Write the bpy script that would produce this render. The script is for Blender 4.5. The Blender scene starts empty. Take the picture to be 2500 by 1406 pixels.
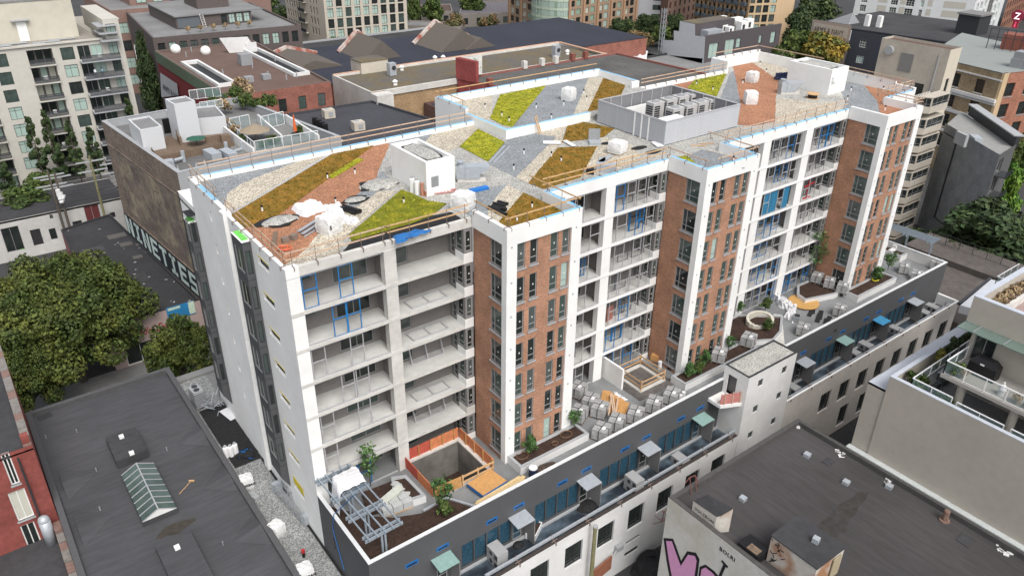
import bpy, math, random
from mathutils import Vector, Matrix
rnd = random.Random(11)
S = bpy.context.scene
COL = S.collection

# ---------------------------------------------------------------- camera, sky, sun, exposure
cam_d = bpy.data.cameras.new("camera"); cam = bpy.data.objects.new("camera", cam_d); COL.objects.link(cam)
CAMP = Vector((-15.647, -45.443, 44.936)); PITCH, YAW, ROLL = math.radians(28.585), math.radians(52.774), math.radians(0.715)
_f = Vector((math.cos(YAW)*math.cos(PITCH), math.sin(YAW)*math.cos(PITCH), -math.sin(PITCH)))
_r = Vector((math.sin(YAW), -math.cos(YAW), 0)); _u = _r.cross(_f)
CR = _r*math.cos(ROLL) + _u*math.sin(ROLL); CU = -_r*math.sin(ROLL) + _u*math.cos(ROLL); CF = _f
cam.matrix_world = Matrix(((CR.x, CU.x, -CF.x, CAMP.x), (CR.y, CU.y, -CF.y, CAMP.y), (CR.z, CU.z, -CF.z, CAMP.z), (0, 0, 0, 1)))
FOC = 1901.08
cam_d.sensor_fit = 'HORIZONTAL'; cam_d.sensor_width = 36; cam_d.lens = FOC/2500*36
cam_d.clip_start = 0.5; cam_d.clip_end = 3000
S.camera = cam
W = bpy.data.worlds.new("World"); S.world = W; W.use_nodes = True
nt = W.node_tree; nt.nodes.clear()
sky = nt.nodes.new('ShaderNodeTexSky'); sky.sky_type = 'NISHITA'; sky.sun_disc = False
SUN_EL, SUN_AZ = math.radians(54), math.radians(-100)     # azimuth: direction towards the sun, from +x towards +y
sky.sun_elevation = SUN_EL; sky.sun_rotation = math.pi/2 - SUN_AZ
sky.air_density = 1.0; sky.dust_density = 4.0; sky.ozone_density = 1.0
hsv = nt.nodes.new('ShaderNodeHueSaturation'); hsv.inputs['Saturation'].default_value = 0.35
bg = nt.nodes.new('ShaderNodeBackground'); bg.inputs[1].default_value = 0.15
wo = nt.nodes.new('ShaderNodeOutputWorld')
nt.links.new(sky.outputs[0], hsv.inputs['Color']); nt.links.new(hsv.outputs[0], bg.inputs[0]); nt.links.new(bg.outputs[0], wo.inputs[0])
sun_d = bpy.data.lights.new("sun", 'SUN'); sun_d.energy = 1.25; sun_d.angle = math.radians(30); sun_d.color = (1, .965, .92)
sun = bpy.data.objects.new("sun", sun_d); COL.objects.link(sun)
_sd = Vector((math.cos(SUN_AZ)*math.cos(SUN_EL), math.sin(SUN_AZ)*math.cos(SUN_EL), math.sin(SUN_EL)))
sun.rotation_euler = _sd.to_track_quat('Z', 'Y').to_euler()
VS = S.view_settings; VS.view_transform = 'Standard'; VS.look = 'None'; VS.gamma = 1; VS.use_curve_mapping = False
VS.exposure = 0.5

# ---------------------------------------------------------------- from the surveyed picture point to the place: rays cut with real planes
def ray(u, v): return CR*((u-1250)/FOC) - CU*((v-703)/FOC) + CF
def P(u, v, z=0.0): d = ray(u, v); return CAMP + d*((z-CAMP.z)/d.z)
def PX(u, v, x): d = ray(u, v); return CAMP + d*((x-CAMP.x)/d.x)
def PY(u, v, y): d = ray(u, v); return CAMP + d*((y-CAMP.y)/d.y)
G = -12.5           # street level; the podium deck is z = 0

# ---------------------------------------------------------------- materials
MATS = {}
def mat(name, col, rough=.8, var=.12, scale=3.0, var2=0, scale2=.25, col2=None, metal=0, bump=0, spec=.3, island=0, stretch=None, speck=None, trans=0):
    if name in MATS: return MATS[name]
    m = bpy.data.materials.new(name); m.use_nodes = True; t = m.node_tree; N = t.nodes; L = t.links
    b = N['Principled BSDF']; b.inputs['Roughness'].default_value = rough; b.inputs['Metallic'].default_value = metal
    b.inputs['Specular IOR Level'].default_value = spec
    tc = N.new('ShaderNodeTexCoord'); mp = N.new('ShaderNodeMapping'); L.new(tc.outputs['Object'], mp.inputs[0])
    if stretch: mp.inputs['Scale'].default_value = stretch
    n1 = N.new('ShaderNodeTexNoise'); n1.inputs['Scale'].default_value = scale; n1.inputs['Detail'].default_value = 5; n1.inputs['Roughness'].default_value = .65
    L.new(mp.outputs[0], n1.inputs[0])
    def mul(val_socket, lo, hi, prev):
        r = N.new('ShaderNodeMapRange'); r.inputs[1].default_value = .3; r.inputs[2].default_value = .7
        r.inputs[3].default_value = lo; r.inputs[4].default_value = hi; L.new(val_socket, r.inputs[0])
        x = N.new('ShaderNodeMix'); x.data_type = 'RGBA'; x.blend_type = 'MULTIPLY'; x.inputs[0].default_value = 1
        L.new(prev, x.inputs[6]); L.new(r.outputs[0], x.inputs[7]); return x.outputs[2]
    rgb = N.new('ShaderNodeRGB'); rgb.outputs[0].default_value = (*col, 1); c = rgb.outputs[0]
    if col2:
        n2 = N.new('ShaderNodeTexNoise'); n2.inputs['Scale'].default_value = scale2; n2.inputs['Detail'].default_value = 4; L.new(tc.outputs['Object'], n2.inputs[0])
        r = N.new('ShaderNodeMapRange'); r.inputs[1].default_value = .42; r.inputs[2].default_value = .62; L.new(n2.outputs[0], r.inputs[0])
        x = N.new('ShaderNodeMix'); x.data_type = 'RGBA'; L.new(r.outputs[0], x.inputs[0]); L.new(c, x.inputs[6]); x.inputs[7].default_value = (*col2, 1); c = x.outputs[2]
    if var: c = mul(n1.outputs[0], 1-var, 1+var, c)
    if var2:
        n3 = N.new('ShaderNodeTexNoise'); n3.inputs['Scale'].default_value = scale2; n3.inputs['Detail'].default_value = 6; L.new(tc.outputs['Object'], n3.inputs[0])
        c = mul(n3.outputs[0], 1-var2, 1+var2, c)
    if island:
        g = N.new('ShaderNodeNewGeometry'); c = mul(g.outputs['Random Per Island'], 1-island, 1+island, c)
    if speck:
        vo = N.new('ShaderNodeTexVoronoi'); vo.inputs['Scale'].default_value = speck[0]; L.new(tc.outputs['Object'], vo.inputs[0])
        sp = N.new('ShaderNodeSeparateColor'); L.new(vo.outputs['Color'], sp.inputs[0]); c = mul(sp.outputs[0], 1-speck[1], 1+speck[1], c)
    L.new(c, b.inputs['Base Color'])
    if bump:
        bp = N.new('ShaderNodeBump'); bp.inputs['Strength'].default_value = bump; bp.inputs['Distance'].default_value = .03
        L.new(vo.outputs['Distance'] if speck else n1.outputs[0], bp.inputs['Height']); L.new(bp.outputs[0], b.inputs['Normal'])
    if trans:
        b.inputs['Alpha'].default_value = 1-trans
    MATS[name] = m; return m

def brick_mat(name, col, mortar, scale=1.0, var=.25, bw=.24, bh=.085, offs=.5, rough=.9):
    """running brick on upright walls: u = x+y, v = z"""
    m = bpy.data.materials.new(name); m.use_nodes = True; t = m.node_tree; N = t.nodes; L = t.links
    b = N['Principled BSDF']; b.inputs['Roughness'].default_value = rough; b.inputs['Specular IOR Level'].default_value = .2
    tc = N.new('ShaderNodeTexCoord'); se = N.new('ShaderNodeSeparateXYZ'); L.new(tc.outputs['Object'], se.inputs[0])
    ad = N.new('ShaderNodeMath'); ad.operation = 'ADD'; L.new(se.outputs[0], ad.inputs[0]); L.new(se.outputs[1], ad.inputs[1])
    cb = N.new('ShaderNodeCombineXYZ'); L.new(ad.outputs[0], cb.inputs[0]); L.new(se.outputs[2], cb.inputs[1])
    br = N.new('ShaderNodeTexBrick'); L.new(cb.outputs[0], br.inputs[0])
    br.inputs['Scale'].default_value = scale; br.inputs['Brick Width'].default_value = bw; br.inputs['Row Height'].default_value = bh
    br.inputs['Mortar Size'].default_value = .012; br.inputs['Bias'].default_value = 0; br.offset = offs
    lo = tuple(c*(1-var) for c in col); hi = tuple(min(1, c*(1+var)) for c in col)
    br.inputs['Color1'].default_value = (*lo, 1); br.inputs['Color2'].default_value = (*hi, 1); br.inputs['Mortar'].default_value = (*mortar, 1)
    n = N.new('ShaderNodeTexNoise'); n.inputs['Scale'].default_value = .5; n.inputs['Detail'].default_value = 6; L.new(tc.outputs['Object'], n.inputs[0])
    r = N.new('ShaderNodeMapRange'); r.inputs[1].default_value = .3; r.inputs[2].default_value = .7; r.inputs[3].default_value = .82; r.inputs[4].default_value = 1.15; L.new(n.outputs[0], r.inputs[0])
    x = N.new('ShaderNodeMix'); x.data_type = 'RGBA'; x.blend_type = 'MULTIPLY'; x.inputs[0].default_value = 1; L.new(br.outputs[0], x.inputs[6]); L.new(r.outputs[0], x.inputs[7])
    L.new(x.outputs[2], b.inputs['Base Color'])
    bp = N.new('ShaderNodeBump'); bp.inputs['Strength'].default_value = .4; bp.inputs['Distance'].default_value = .01; L.new(br.outputs['Fac'], bp.inputs['Height']); bp.invert = True; L.new(bp.outputs[0], b.inputs['Normal'])
    MATS[name] = m; return m

def emit_mat(name, col, st):
    m = bpy.data.materials.new(name); m.use_nodes = True; b = m.node_tree.nodes['Principled BSDF']
    b.inputs['Base Color'].default_value = (*col, 1); b.inputs['Emission Color'].default_value = (*col, 1); b.inputs['Emission Strength'].default_value = st
    MATS[name] = m; return m

def glass_mat(name, col, rough=.08, spec=.5, alpha=1, var=.5):
    m = mat(name, col, rough=rough, var=var, scale=.45, spec=spec)
    m.node_tree.nodes['Principled BSDF'].inputs['Alpha'].default_value = alpha
    return m

STUCCO = mat('white_stucco', (.78, .78, .76), .75, .03, 1.2, .05, .35)
STUCCO2 = mat('white_stucco_weathered', (.66, .66, .65), .8, .05, 1.5, .1, .25)
CONC = mat('raw_concrete', (.56, .545, .51), .85, .07, 1.6, .1, .4)
SLAB = mat('slab_concrete', (.5, .5, .48), .8, .08, 1.2, .12, .35)
DARKP = mat('charcoal_panel', (.082, .084, .088), .7, .1, 6, .06, .4)
GREYP = mat('grey_panel', (.2, .195, .19), .7, .06, 4, .05, .4)
GREYW = mat('grey_back_wall', (.2, .185, .175), .8, .08, 3)
BRICK = brick_mat('orange_brick', (.41, .185, .105), (.34, .27, .21))
FRAME = mat('grey_window_frame', (.27, .27, .27), .5, .03)
FRAMEL = mat('aluminium_frame', (.5, .5, .51), .4, .03, metal=.3)
FRAMED = mat('dark_window_frame', (.04, .042, .045), .5, .05)
FRAMEW = mat('white_window_frame', (.7, .7, .68), .5, .03)
GL = [glass_mat('dark_glass', (.022, .028, .026)), glass_mat('green_glass', (.06, .085, .075)), glass_mat('grey_glass', (.085, .1, .095))]
BLIND = glass_mat('green_blind_behind_glass', (.36, .47, .42), .3, .4, var=.1)
BLINDW = glass_mat('pale_blind_behind_glass', (.5, .5, .43), .3, .4, var=.1)
CLEAR = glass_mat('balustrade_glass', (.25, .36, .36), .05, .5, alpha=.35, var=0)
TARP = mat('blue_film', (.02, .13, .36), .4, .25, 4)
FILM = mat('blue_glass_film', (.022, .065, .1), .3, .85, 5, spec=.5)
INSUL = mat('pale_blue_insulation', (.25, .5, .7), .7, .12, 1.5)
WHITE = mat('white_painted_metal', (.78, .78, .78), .5, .03)
GALV = mat('galvanised_metal', (.42, .45, .48), .45, .1, 3, metal=.3)
GALVD = mat('grey_sheet_metal', (.3, .31, .32), .5, .1, 3, metal=.2)
BLACKM = mat('black_membrane', (.018, .018, .019), .75, .4, 4, bump=.5)
BLACKP = mat('black_plastic', (.012, .012, .013), .45, .2)
WOOD = mat('new_lumber', (.52, .33, .17), .8, .15, 5, island=.15)
WOODP = mat('pinkish_lumber', (.5, .36, .26), .8, .15, 5, island=.2)
WOODD = mat('weathered_wood', (.16, .115, .082), .85, .25, 4, island=.2)
PLY = mat('orange_plywood', (.5, .27, .1), .7, .15, 3)
ROOFD = mat('dark_roof_felt', (.066, .066, .071), .9, .16, 1.4, .16, .12, speck=None, stretch=(.35, 2.2, 1))
ROOFD2 = mat('charcoal_roof_felt', (.047, .047, .05), .9, .16, 1.6, .22, .15)
ROOFG = mat('grey_roof', (.2, .2, .2), .9, .1, 1.4, .15, .15)
ROOFB = mat('brown_roof', (.13, .085, .07), .95, .12, 2, .1, .2)
ROOFM = mat('mossy_roof', (.125, .115, .1), .95, .15, 1.5, .2, .2, col2=(.125, .1, .06))
ROOFN = mat('navy_roof', (.032, .036, .05), .9, .15, 1.2, .12, .1)
COPING = mat('grey_coping', (.34, .35, .36), .6, .06, 2)
SOIL = mat('dark_soil', (.045, .027, .02), 1, .4, 4, .2, .7, bump=.8)
ASPH = mat('asphalt', (.05, .05, .052), .95, .12, 3, .2, .1)
PAVE = mat('concrete_pavement', (.2, .2, .195), .95, .1, 2, .1, .2)
REDB = brick_mat('red_brick', (.28, .095, .07), (.2, .15, .12), bw=.3, bh=.11)
REDP = mat('red_painted_brick', (.22, .062, .052), .9, .2, 2, .15, .6)
BEIGE = mat('beige_stucco', (.42, .385, .33), .9, .05, 1.5, .06, .2)
BEIGEC = mat('beige_concrete', (.5, .46, .39), .9, .05, 1.2, .08, .2)
LEAFDRY = mat('dry_grass', (.33, .24, .14), .9, .3, 5, island=.3)

def leaf_mat(name, col, col2, sc=.5):
    m = mat(name, col, .65, .25, 1.2, 0, sc, col2=col2, island=.38, spec=.25)
    b = m.node_tree.nodes['Principled BSDF']
    b.inputs['Subsurface Weight'].default_value = 0
    return m
LF_OLIVE = leaf_mat('olive_leaves', (.05, .075, .018), (.095, .108, .022), .35)
LF_MID = leaf_mat('mid_green_leaves', (.05, .085, .02), (.09, .12, .03), .5)
LF_DARK = leaf_mat('dark_green_leaves', (.03, .052, .02), (.06, .085, .028), .4)
LF_BRIGHT = leaf_mat('bright_green_leaves', (.09, .19, .03), (.16, .26, .04), .3)
LF_YEL = leaf_mat('yellowing_leaves', (.1, .12, .03), (.3, .2, .03), .3)
LF_RUST = leaf_mat('rusty_leaves', (.1, .1, .04), (.2, .12, .06), .25)
LF_SHRUB = leaf_mat('shrub_leaves', (.05, .11, .03), (.09, .16, .05), .8)
SEDG = leaf_mat('yellow_green_sedum', (.2, .215, .012), (.3, .285, .018), 1.4)
SEDB = leaf_mat('ochre_sedum', (.165, .105, .012), (.205, .11, .016), 1.2)
BARK = mat('bark', (.1, .085, .07), .95, .3, 5)
GRAV_R = mat('red_brick_gravel', (.34, .165, .095), .95, .2, 4, .12, .5, speck=(20, .4), bump=.4)
GRAV_C = mat('cream_pebbles', (.43, .385, .31), .95, .16, 4, .1, .5, speck=(13, .38), bump=.5)
GRAV_G = mat('blue_grey_gravel', (.225, .24, .25), .95, .16, 4, .12, .5, speck=(20, .38), bump=.4)
GRAV_L = mat('pale_grey_gravel', (.36, .355, .33), .95, .12, 2, .14, .35, speck=(14, .3), bump=.4)
CLOTH = mat('white_sheet', (.68, .68, .69), .6, .04, 2)
PAVER = mat('wrapped_pavers', (.36, .36, .355), .45, .25, 4.5, island=.12)

# ---------------------------------------------------------------- mesh builder
class MB:
    def __init__(s): s.v = []; s.f = []; s.m = []
    def poly(s, pts, mi=0):
        n = len(s.v); s.v += [tuple(p) for p in pts]; s.f.append(tuple(range(n, n+len(pts)))); s.m.append(mi); return s
    def obox(s, o, a, b, c, mi=0):
        """corner o, edges a b c (right-handed)"""
        o, a, b, c = Vector(o), Vector(a), Vector(b), Vector(c); n = len(s.v)
        s.v += [tuple(o + a*i + b*j + c*k) for k in (0, 1) for j in (0, 1) for i in (0, 1)]
        for q in ((0, 2, 3, 1), (4, 5, 7, 6), (0, 1, 5, 4), (1, 3, 7, 5), (3, 2, 6, 7), (2, 0, 4, 6)):
            s.f.append(tuple(n+i for i in q)); s.m.append(mi)
        return s
    def box(s, x0, y0, z0, x1, y1, z1, mi=0): return s.obox((x0, y0, z0), (x1-x0, 0, 0), (0, y1-y0, 0), (0, 0, z1-z0), mi)
    def rbox(s, cx, cy, z0, w, d, h, ang=0, mi=0):
        ca, sa = math.cos(ang), math.sin(ang); a = Vector((ca, sa, 0)); b = Vector((-sa, ca, 0))
        return s.obox(Vector((cx, cy, z0)) - a*w/2 - b*d/2, a*w, b*d, (0, 0, h), mi)
    def bar(s, p, q, w, h=None, mi=0):
        p, q = Vector(p), Vector(q); d = q-p; h = h or w
        if d.length < 1e-6: return s
        up = Vector((0, 0, 1)) if abs(d.normalized().z) < .95 else Vector((0, 1, 0))
        a = d.cross(up).normalized(); b = a.cross(d).normalized()
        return s.obox(p - a*w/2 - b*h/2, a*w, d, b*h, mi) if False else s.obox(p + a*w/2 - b*h/2, d, -a*w + Vector((0,0,0)), b*h, mi)
    def tube(s, p, q, r, n=6, r2=None, mi=0, cap=True):
        p, q = Vector(p), Vector(q); d = (q-p); r2 = r if r2 is None else r2
        if d.length < 1e-6: return s
        d.normalize(); up = Vector((0, 0, 1)) if abs(d.z) < .95 else Vector((1, 0, 0))
        a = d.cross(up).normalized(); b = d.cross(a); k = len(s.v)
        for c, rr in ((p, r), (q, r2)):
            for i in range(n):
                t = 2*math.pi*i/n; s.v.append(tuple(c + a*(rr*math.cos(t)) + b*(rr*math.sin(t))))
        for i in range(n):
            j = (i+1) % n; s.f.append((k+i, k+n+i, k+n+j, k+j)); s.m.append(mi)
        if cap:
            s.f.append(tuple(k+i for i in range(n))); s.m.append(mi); s.f.append(tuple(k+n+i for i in reversed(range(n)))); s.m.append(mi)
        return s
    def prism(s, pts, z0, z1, mi=0, mtop=None, bottom=True):
        """pts counter-clockwise seen from above"""
        pts = [(p[0], p[1]) for p in pts]
        ar = sum(pts[i][0]*pts[(i+1) % len(pts)][1] - pts[(i+1) % len(pts)][0]*pts[i][1] for i in range(len(pts)))
        if ar < 0: pts = pts[::-1]
        n = len(pts); k = len(s.v)
        s.v += [(x, y, z0) for x, y in pts] + [(x, y, z1) for x, y in pts]
        for i in range(n):
            j = (i+1) % n; s.f.append((k+i, k+j, k+n+j, k+n+i)); s.m.append(mi)
        s.f.append(tuple(k+n+i for i in range(n))); s.m.append(mi if mtop is None else mtop)
        if bottom: s.f.append(tuple(k+i for i in reversed(range(n)))); s.m.append(mi)
        return s
    def ring(s, pts, w, z0, z1, mi=0, inset=.0):
        """kerb of width w just inside a convex-ish outline"""
        pts = [Vector((p[0], p[1])) for p in pts]
        ar = sum(pts[i].x*pts[(i+1) % len(pts)].y - pts[(i+1) % len(pts)].x*pts[i].y for i in range(len(pts)))
        if ar < 0: pts = pts[::-1]
        n = len(pts); ins = []; out_ = []
        for i in range(n):
            a, b, c = pts[i-1], pts[i], pts[(i+1) % n]
            d1 = (b-a).normalized(); d2 = (c-b).normalized(); n1 = Vector((-d1.y, d1.x)); n2 = Vector((-d2.y, d2.x))
            k = n1 + n2; k = k/max(.3, k.dot(n1)) if k.length > 1e-6 else n1
            ins.append(b + k*w)
            if inset: out_.append(b + k*inset)
        if inset: pts = out_
        k = len(s.v)
        for z in (z0, z1):
            s.v += [(p.x, p.y, z) for p in pts] + [(p.x, p.y, z) for p in ins]
        for i in range(n):
            j = (i+1) % n
            for q in ((i, j, 2*n+j, 2*n+i), (n+j, n+i, 3*n+i, 3*n+j), (2*n+i, 2*n+j, 3*n+j, 3*n+i)):
                s.f.append(tuple(k+x for x in q)); s.m.append(mi)
        return s
    def blob(s, c, rx, ry, rz, n=10, m=6, jit=.12, mi=0, flat=False):
        k = len(s.v); c = Vector(c)
        for i in range(m+1):
            th = math.pi*i/m
            for j in range(n):
                ph = 2*math.pi*j/n; q = 1 + rnd.uniform(-jit, jit)
                z = math.cos(th)*rz*q
                if flat: z = max(z, -rz*.55)
                s.v.append((c.x + rx*math.sin(th)*math.cos(ph)*q, c.y + ry*math.sin(th)*math.sin(ph)*q, c.z + z))
        for i in range(m):
            for j in range(n):
                a, b = k+i*n+j, k+i*n+(j+1) % n; s.f.append((a, a+n, b+n, b)); s.m.append(mi)
        return s
    def mesh(s, name, mats, off=(0, 0, 0), smooth=False):
        me = bpy.data.meshes.new(name); ox, oy, oz = off
        me.from_pydata([(x-ox, y-oy, z-oz) for x, y, z in s.v], [], s.f)
        for mm in (mats if isinstance(mats, (list, tuple)) else [mats]): me.materials.append(mm)
        if any(s.m): me.polygons.foreach_set('material_index', s.m)
        if smooth: me.polygons.foreach_set('use_smooth', [True]*len(s.f))
        return me
    def build(s, name, mats, parent=None, smooth=False, local=False, stuff=False):
        """vertices in world coordinates unless local; the object sits at its parent's base"""
        off = (0, 0, 0) if local else (LOC.get(parent.name, Vector()) if parent else Vector())
        o = bpy.data.objects.new(name, s.mesh(name, mats, off, smooth)); COL.objects.link(o)
        if parent: o.parent = parent; LOC[o.name] = off
        else: LOC[o.name] = Vector()
        if stuff: o['kind'] = 'stuff'
        return o
LOC = {}
def thing(name, label, cat, loc=(0, 0, 0), group=None, rotz=0):
    o = bpy.data.objects.new(name, None); COL.objects.link(o); o.empty_display_size = .2
    o.location = loc; o.rotation_euler = (0, 0, rotz); LOC[o.name] = Vector(loc)
    o['label'] = label; o['category'] = cat
    if group: o['group'] = group
    return o
def tag(o, label, cat, group=None, kind=None):
    if label: o['label'] = label
    if cat: o['category'] = cat
    if group: o['group'] = group
    if kind: o['kind'] = kind
    return o
def single(name, mb, m, label, cat, group=None, smooth=False, kind=None):
    """a thing that is one mesh: origin at the middle of its base"""
    xs = [v[0] for v in mb.v]; ys = [v[1] for v in mb.v]; off = ((min(xs)+max(xs))/2, (min(ys)+max(ys))/2, min(v[2] for v in mb.v))
    o = bpy.data.objects.new(name, mb.mesh(name, m, off, smooth)); COL.objects.link(o); o.location = off; LOC[o.name] = Vector(off)
    return tag(o, label, cat, group, kind)
def struct(name, mb, m, kind='structure'):
    o = mb.build(name, m); o['kind'] = kind; return o
def inst(name, me, parent, loc, rotz=0):
    o = bpy.data.objects.new(name, me); COL.objects.link(o); o.parent = parent; o.location = loc; o.rotation_euler = (0, 0, rotz); return o
def dup(root, loc, rotz=0, label=None, group=None, scale=1):
    r = root.copy(); COL.objects.link(r); r.location = loc; r.rotation_euler = (0, 0, rotz); r.scale = (scale,)*3; LOC[r.name] = Vector(loc)
    if label: r['label'] = label
    if group: r['group'] = group
    for ch in list(root.children):
        c = ch.copy(); COL.objects.link(c); c.parent = r
        for g in ch.children:
            d = g.copy(); COL.objects.link(d); d.parent = c
    return r

# ---------------------------------------------------------------- windows and walls with real openings
WIN = {}
STY = {  # vertical bars, horizontal bars (fractions), frame material, frame width
 'pair':  ((.5,), (), FRAME, .07), 'tower': ((), (.27,), FRAME, .08), 'corner': ((.3,), (.27,), FRAME, .09), 'grey': ((), (.25,), FRAME, .09),
 'slide': ((.5,), (), FRAME, .08), 'triple': ((.33, .66), (.3,), FRAME, .06), 'slot': ((), (), FRAMED, .06), 'alley': ((.62,), (.25,), FRAMED, .07),
 'sash':  ((), (.5,), FRAMED, .07), 'sashw': ((.5,), (.5,), FRAMEW, .1), 'two': ((.45,), (.72,), FRAMED, .07), 'far': ((.5,), (.6,), FRAMED, .09),
 'farw': ((.33, .66), (.33, .66), FRAMEW, .1), 'none': ((), (), FRAMED, .06), 'grid': ((.25, .5, .75), (.25, .5, .75), FRAMED, .07), 'storm': ((.5,), (), FRAMEW, .1)}
def win_meshes(w, h, st, pane):
    key = (round(w, 2), round(h, 2), st, pane.name)
    if key in WIN: return WIN[key]
    vs, hs, fm, fw = STY[st]; a = MB(); x = w/2
    a.box(-x, -.05, 0, -x+fw, .03, h); a.box(x-fw, -.05, 0, x, .03, h); a.box(-x+fw, -.05, 0, x-fw, .03, fw); a.box(-x+fw, -.05, h-fw, x-fw, .03, h)
    for v in vs: a.box(-x+w*v-fw*.4, -.04, fw, -x+w*v+fw*.4, .02, h-fw)
    cuts = [-x+fw] + [-x+w*v for v in vs] + [x-fw]
    for t in hs:
        for i in range(len(cuts)-1):
            l = cuts[i] + (fw*.4 if i else 0); r = cuts[i+1] - (fw*.4 if i < len(cuts)-2 else 0); a.box(l, -.035, h*t-fw*.35, r, .015, h*t+fw*.35)
    p = MB(); st in ('tower', 'corner', 'grey') and p.box(x*.05, -.006, h*.5, x*.05+.11, -.003, h*.5+.13, 1); p.poly([(-x+fw*.5, 0, fw*.5), (x-fw*.5, 0, fw*.5), (x-fw*.5, 0, h-fw*.5), (-x+fw*.5, 0, h-fw*.5)])
    WIN[key] = (a.mesh('window', fm), p.mesh('pane', [pane, FRAMEW])); return WIN[key]
def pick(pal): return pal[rnd.randrange(len(pal))]
def window(parent, pos, w, h, ang, st, pal=GL, name='window'):
    f, p = win_meshes(w, h, st, pick(pal)); base = LOC.get(parent.name, Vector())
    o = inst(name, f, parent, Vector(pos)-base, ang); inst('pane', p, o, (0, 0, 0)); return o
def facade(parent, A, B, z0, z1, ops, m, depth=.16, name='wall', pal=GL, sill=None, base=None):
    """upright wall from A to B (outside on the right hand), ops = (s0, s1, za, zb, style) openings with a window set back in each"""
    A = Vector((A[0], A[1])); B = Vector((B[0], B[1])); d = (B-A); Ln = d.length; d.normalize(); nrm = Vector((d.y, -d.x)); ang = math.atan2(d.y, d.x)
    ops = [o for o in ops if o[0] > -.01 and o[1] < Ln+.01]
    mb = MB(); zb = z0 if base is None else base
    def pt(s, z, k=0): q = A + d*s - nrm*k; return (q.x, q.y, z)
    xs = sorted({0.0, Ln} | {o[0] for o in ops} | {o[1] for o in ops})
    for i in range(len(xs)-1):
        a, b = xs[i], xs[i+1]
        if b-a < 1e-4: continue
        cut = sorted([(o[2], o[3]) for o in ops if o[0] < (a+b)/2 < o[1]]); z = z0
        for (c0, c1) in cut:
            if c0 > z+1e-4: mb.poly([pt(a, z), pt(b, z), pt(b, c0), pt(a, c0)])
            z = max(z, c1)
        if z < z1-1e-4: mb.poly([pt(a, z), pt(b, z), pt(b, z1), pt(a, z1)])
    for o in ops:
        s0, s1, za, zt = o[:4]; st = o[4] if len(o) > 4 else None; dd = .18 if st and depth > 1 else depth
        mb.poly([pt(s0, za), pt(s1, za), pt(s1, za, dd), pt(s0, za, dd)]); mb.poly([pt(s0, zt, dd), pt(s1, zt, dd), pt(s1, zt), pt(s0, zt)])
        mb.poly([pt(s0, za), pt(s0, za, dd), pt(s0, zt, dd), pt(s0, zt)]); mb.poly([pt(s1, za, dd), pt(s1, za), pt(s1, zt), pt(s1, zt, dd)])
        if st: window(parent, pt((s0+s1)/2, za, dd), s1-s0, zt-za, ang, st, o[5] if len(o) > 5 else pal)
        if sill:
            q = A + d*((s0+s1)/2); key = ('sill', round(s1-s0, 2), sill.name)
            if key not in WIN: b_ = MB(); b_.box(-(s1-s0)/2-.08, -.09, -.13, (s1-s0)/2+.08, .11, 0); WIN[key] = b_.mesh('window_sill', sill)
            inst('window_sill', WIN[key], parent, Vector((q.x, q.y, za)) - LOC.get(parent.name, Vector()), ang)
    w = mb.build(name, m, parent)
    return w
def grid_ops(L_, n, w, zs, h, st, m0=None, pal=None):
    """n evenly spread openings per storey, sills at zs"""
    out = []
    m0 = (L_/n-w)/2 if m0 is None else m0; step = (L_-2*m0-w)/max(1, n-1)
    for z in zs:
        for i in range(n): out.append((m0+i*step, m0+i*step+w, z, z+h, st) + ((pal,) if pal else ()))
    return out
def text(parent, s, pos, size, ang, m, name='lettering', tilt=math.pi/2, sx=1, shear=0, extr=.01, rot=None, space=1, align='LEFT', bold=0):
    c = bpy.data.curves.new(name, 'FONT'); c.body = s; c.size = size; c.extrude = extr; c.shear = shear; c.resolution_u = 2; c.space_character = space; c.align_x = align
    c.materials.append(m); c.offset = bold; o = bpy.data.objects.new(name, c); COL.objects.link(o)
    me = bpy.data.meshes.new_from_object(o); bpy.data.objects.remove(o); me.materials.clear(); me.materials.append(m); o = bpy.data.objects.new(name, me); COL.objects.link(o); base = LOC.get(parent.name, Vector()) if parent else Vector()
    o.parent = parent; o.location = Vector(pos)-base; o.rotation_euler = rot or (tilt, 0, ang); o.scale = (sx, 1, 1); return o

# ---------------------------------------------------------------- trees: tapered trunk, limbs, leaf cards through the crown's volume
def leaf_cloud(lobes, n, size, seed=1, flat=.35, shell=.55):
    """lobes: (centre, rx, ry, rz); leaf-sized cards, mostly in the outer part of each lobe"""
    r = random.Random(seed); v = []; f = []
    vol = [a*b*c for _, a, b, c in lobes]; tot = sum(vol)
    for (c, rx, ry, rz), vv in zip(lobes, vol):
        for _ in range(int(n*vv/tot)):
            while True:
                x, y, z = r.uniform(-1, 1), r.uniform(-1, 1), r.uniform(-1, 1); q = x*x+y*y+z*z
                if .02 < q < 1: break
            k = (r.uniform(shell**3, 1)**(1/3))/math.sqrt(q); p = Vector((c[0]+x*k*rx, c[1]+y*k*ry, c[2]+z*k*rz))
            nn = Vector((x/rx, y/ry, z/rz+flat)).normalized() + Vector((r.gauss(0, .5), r.gauss(0, .5), r.gauss(0, .5)))
            a = nn.orthogonal().normalized(); a.rotate(Matrix.Rotation(r.uniform(0, 6.28), 3, nn)); b = nn.cross(a).normalized()
            s = size*r.uniform(.6, 1.3); i = len(v)
            v += [tuple(p-a*s), tuple(p-b*s*.55), tuple(p+a*s), tuple(p+b*s*.55)]; f.append((i, i+1, i+2, i+3))
    mb = MB(); mb.v = v; mb.f = f; mb.m = [0]*len(f); return mb
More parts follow.
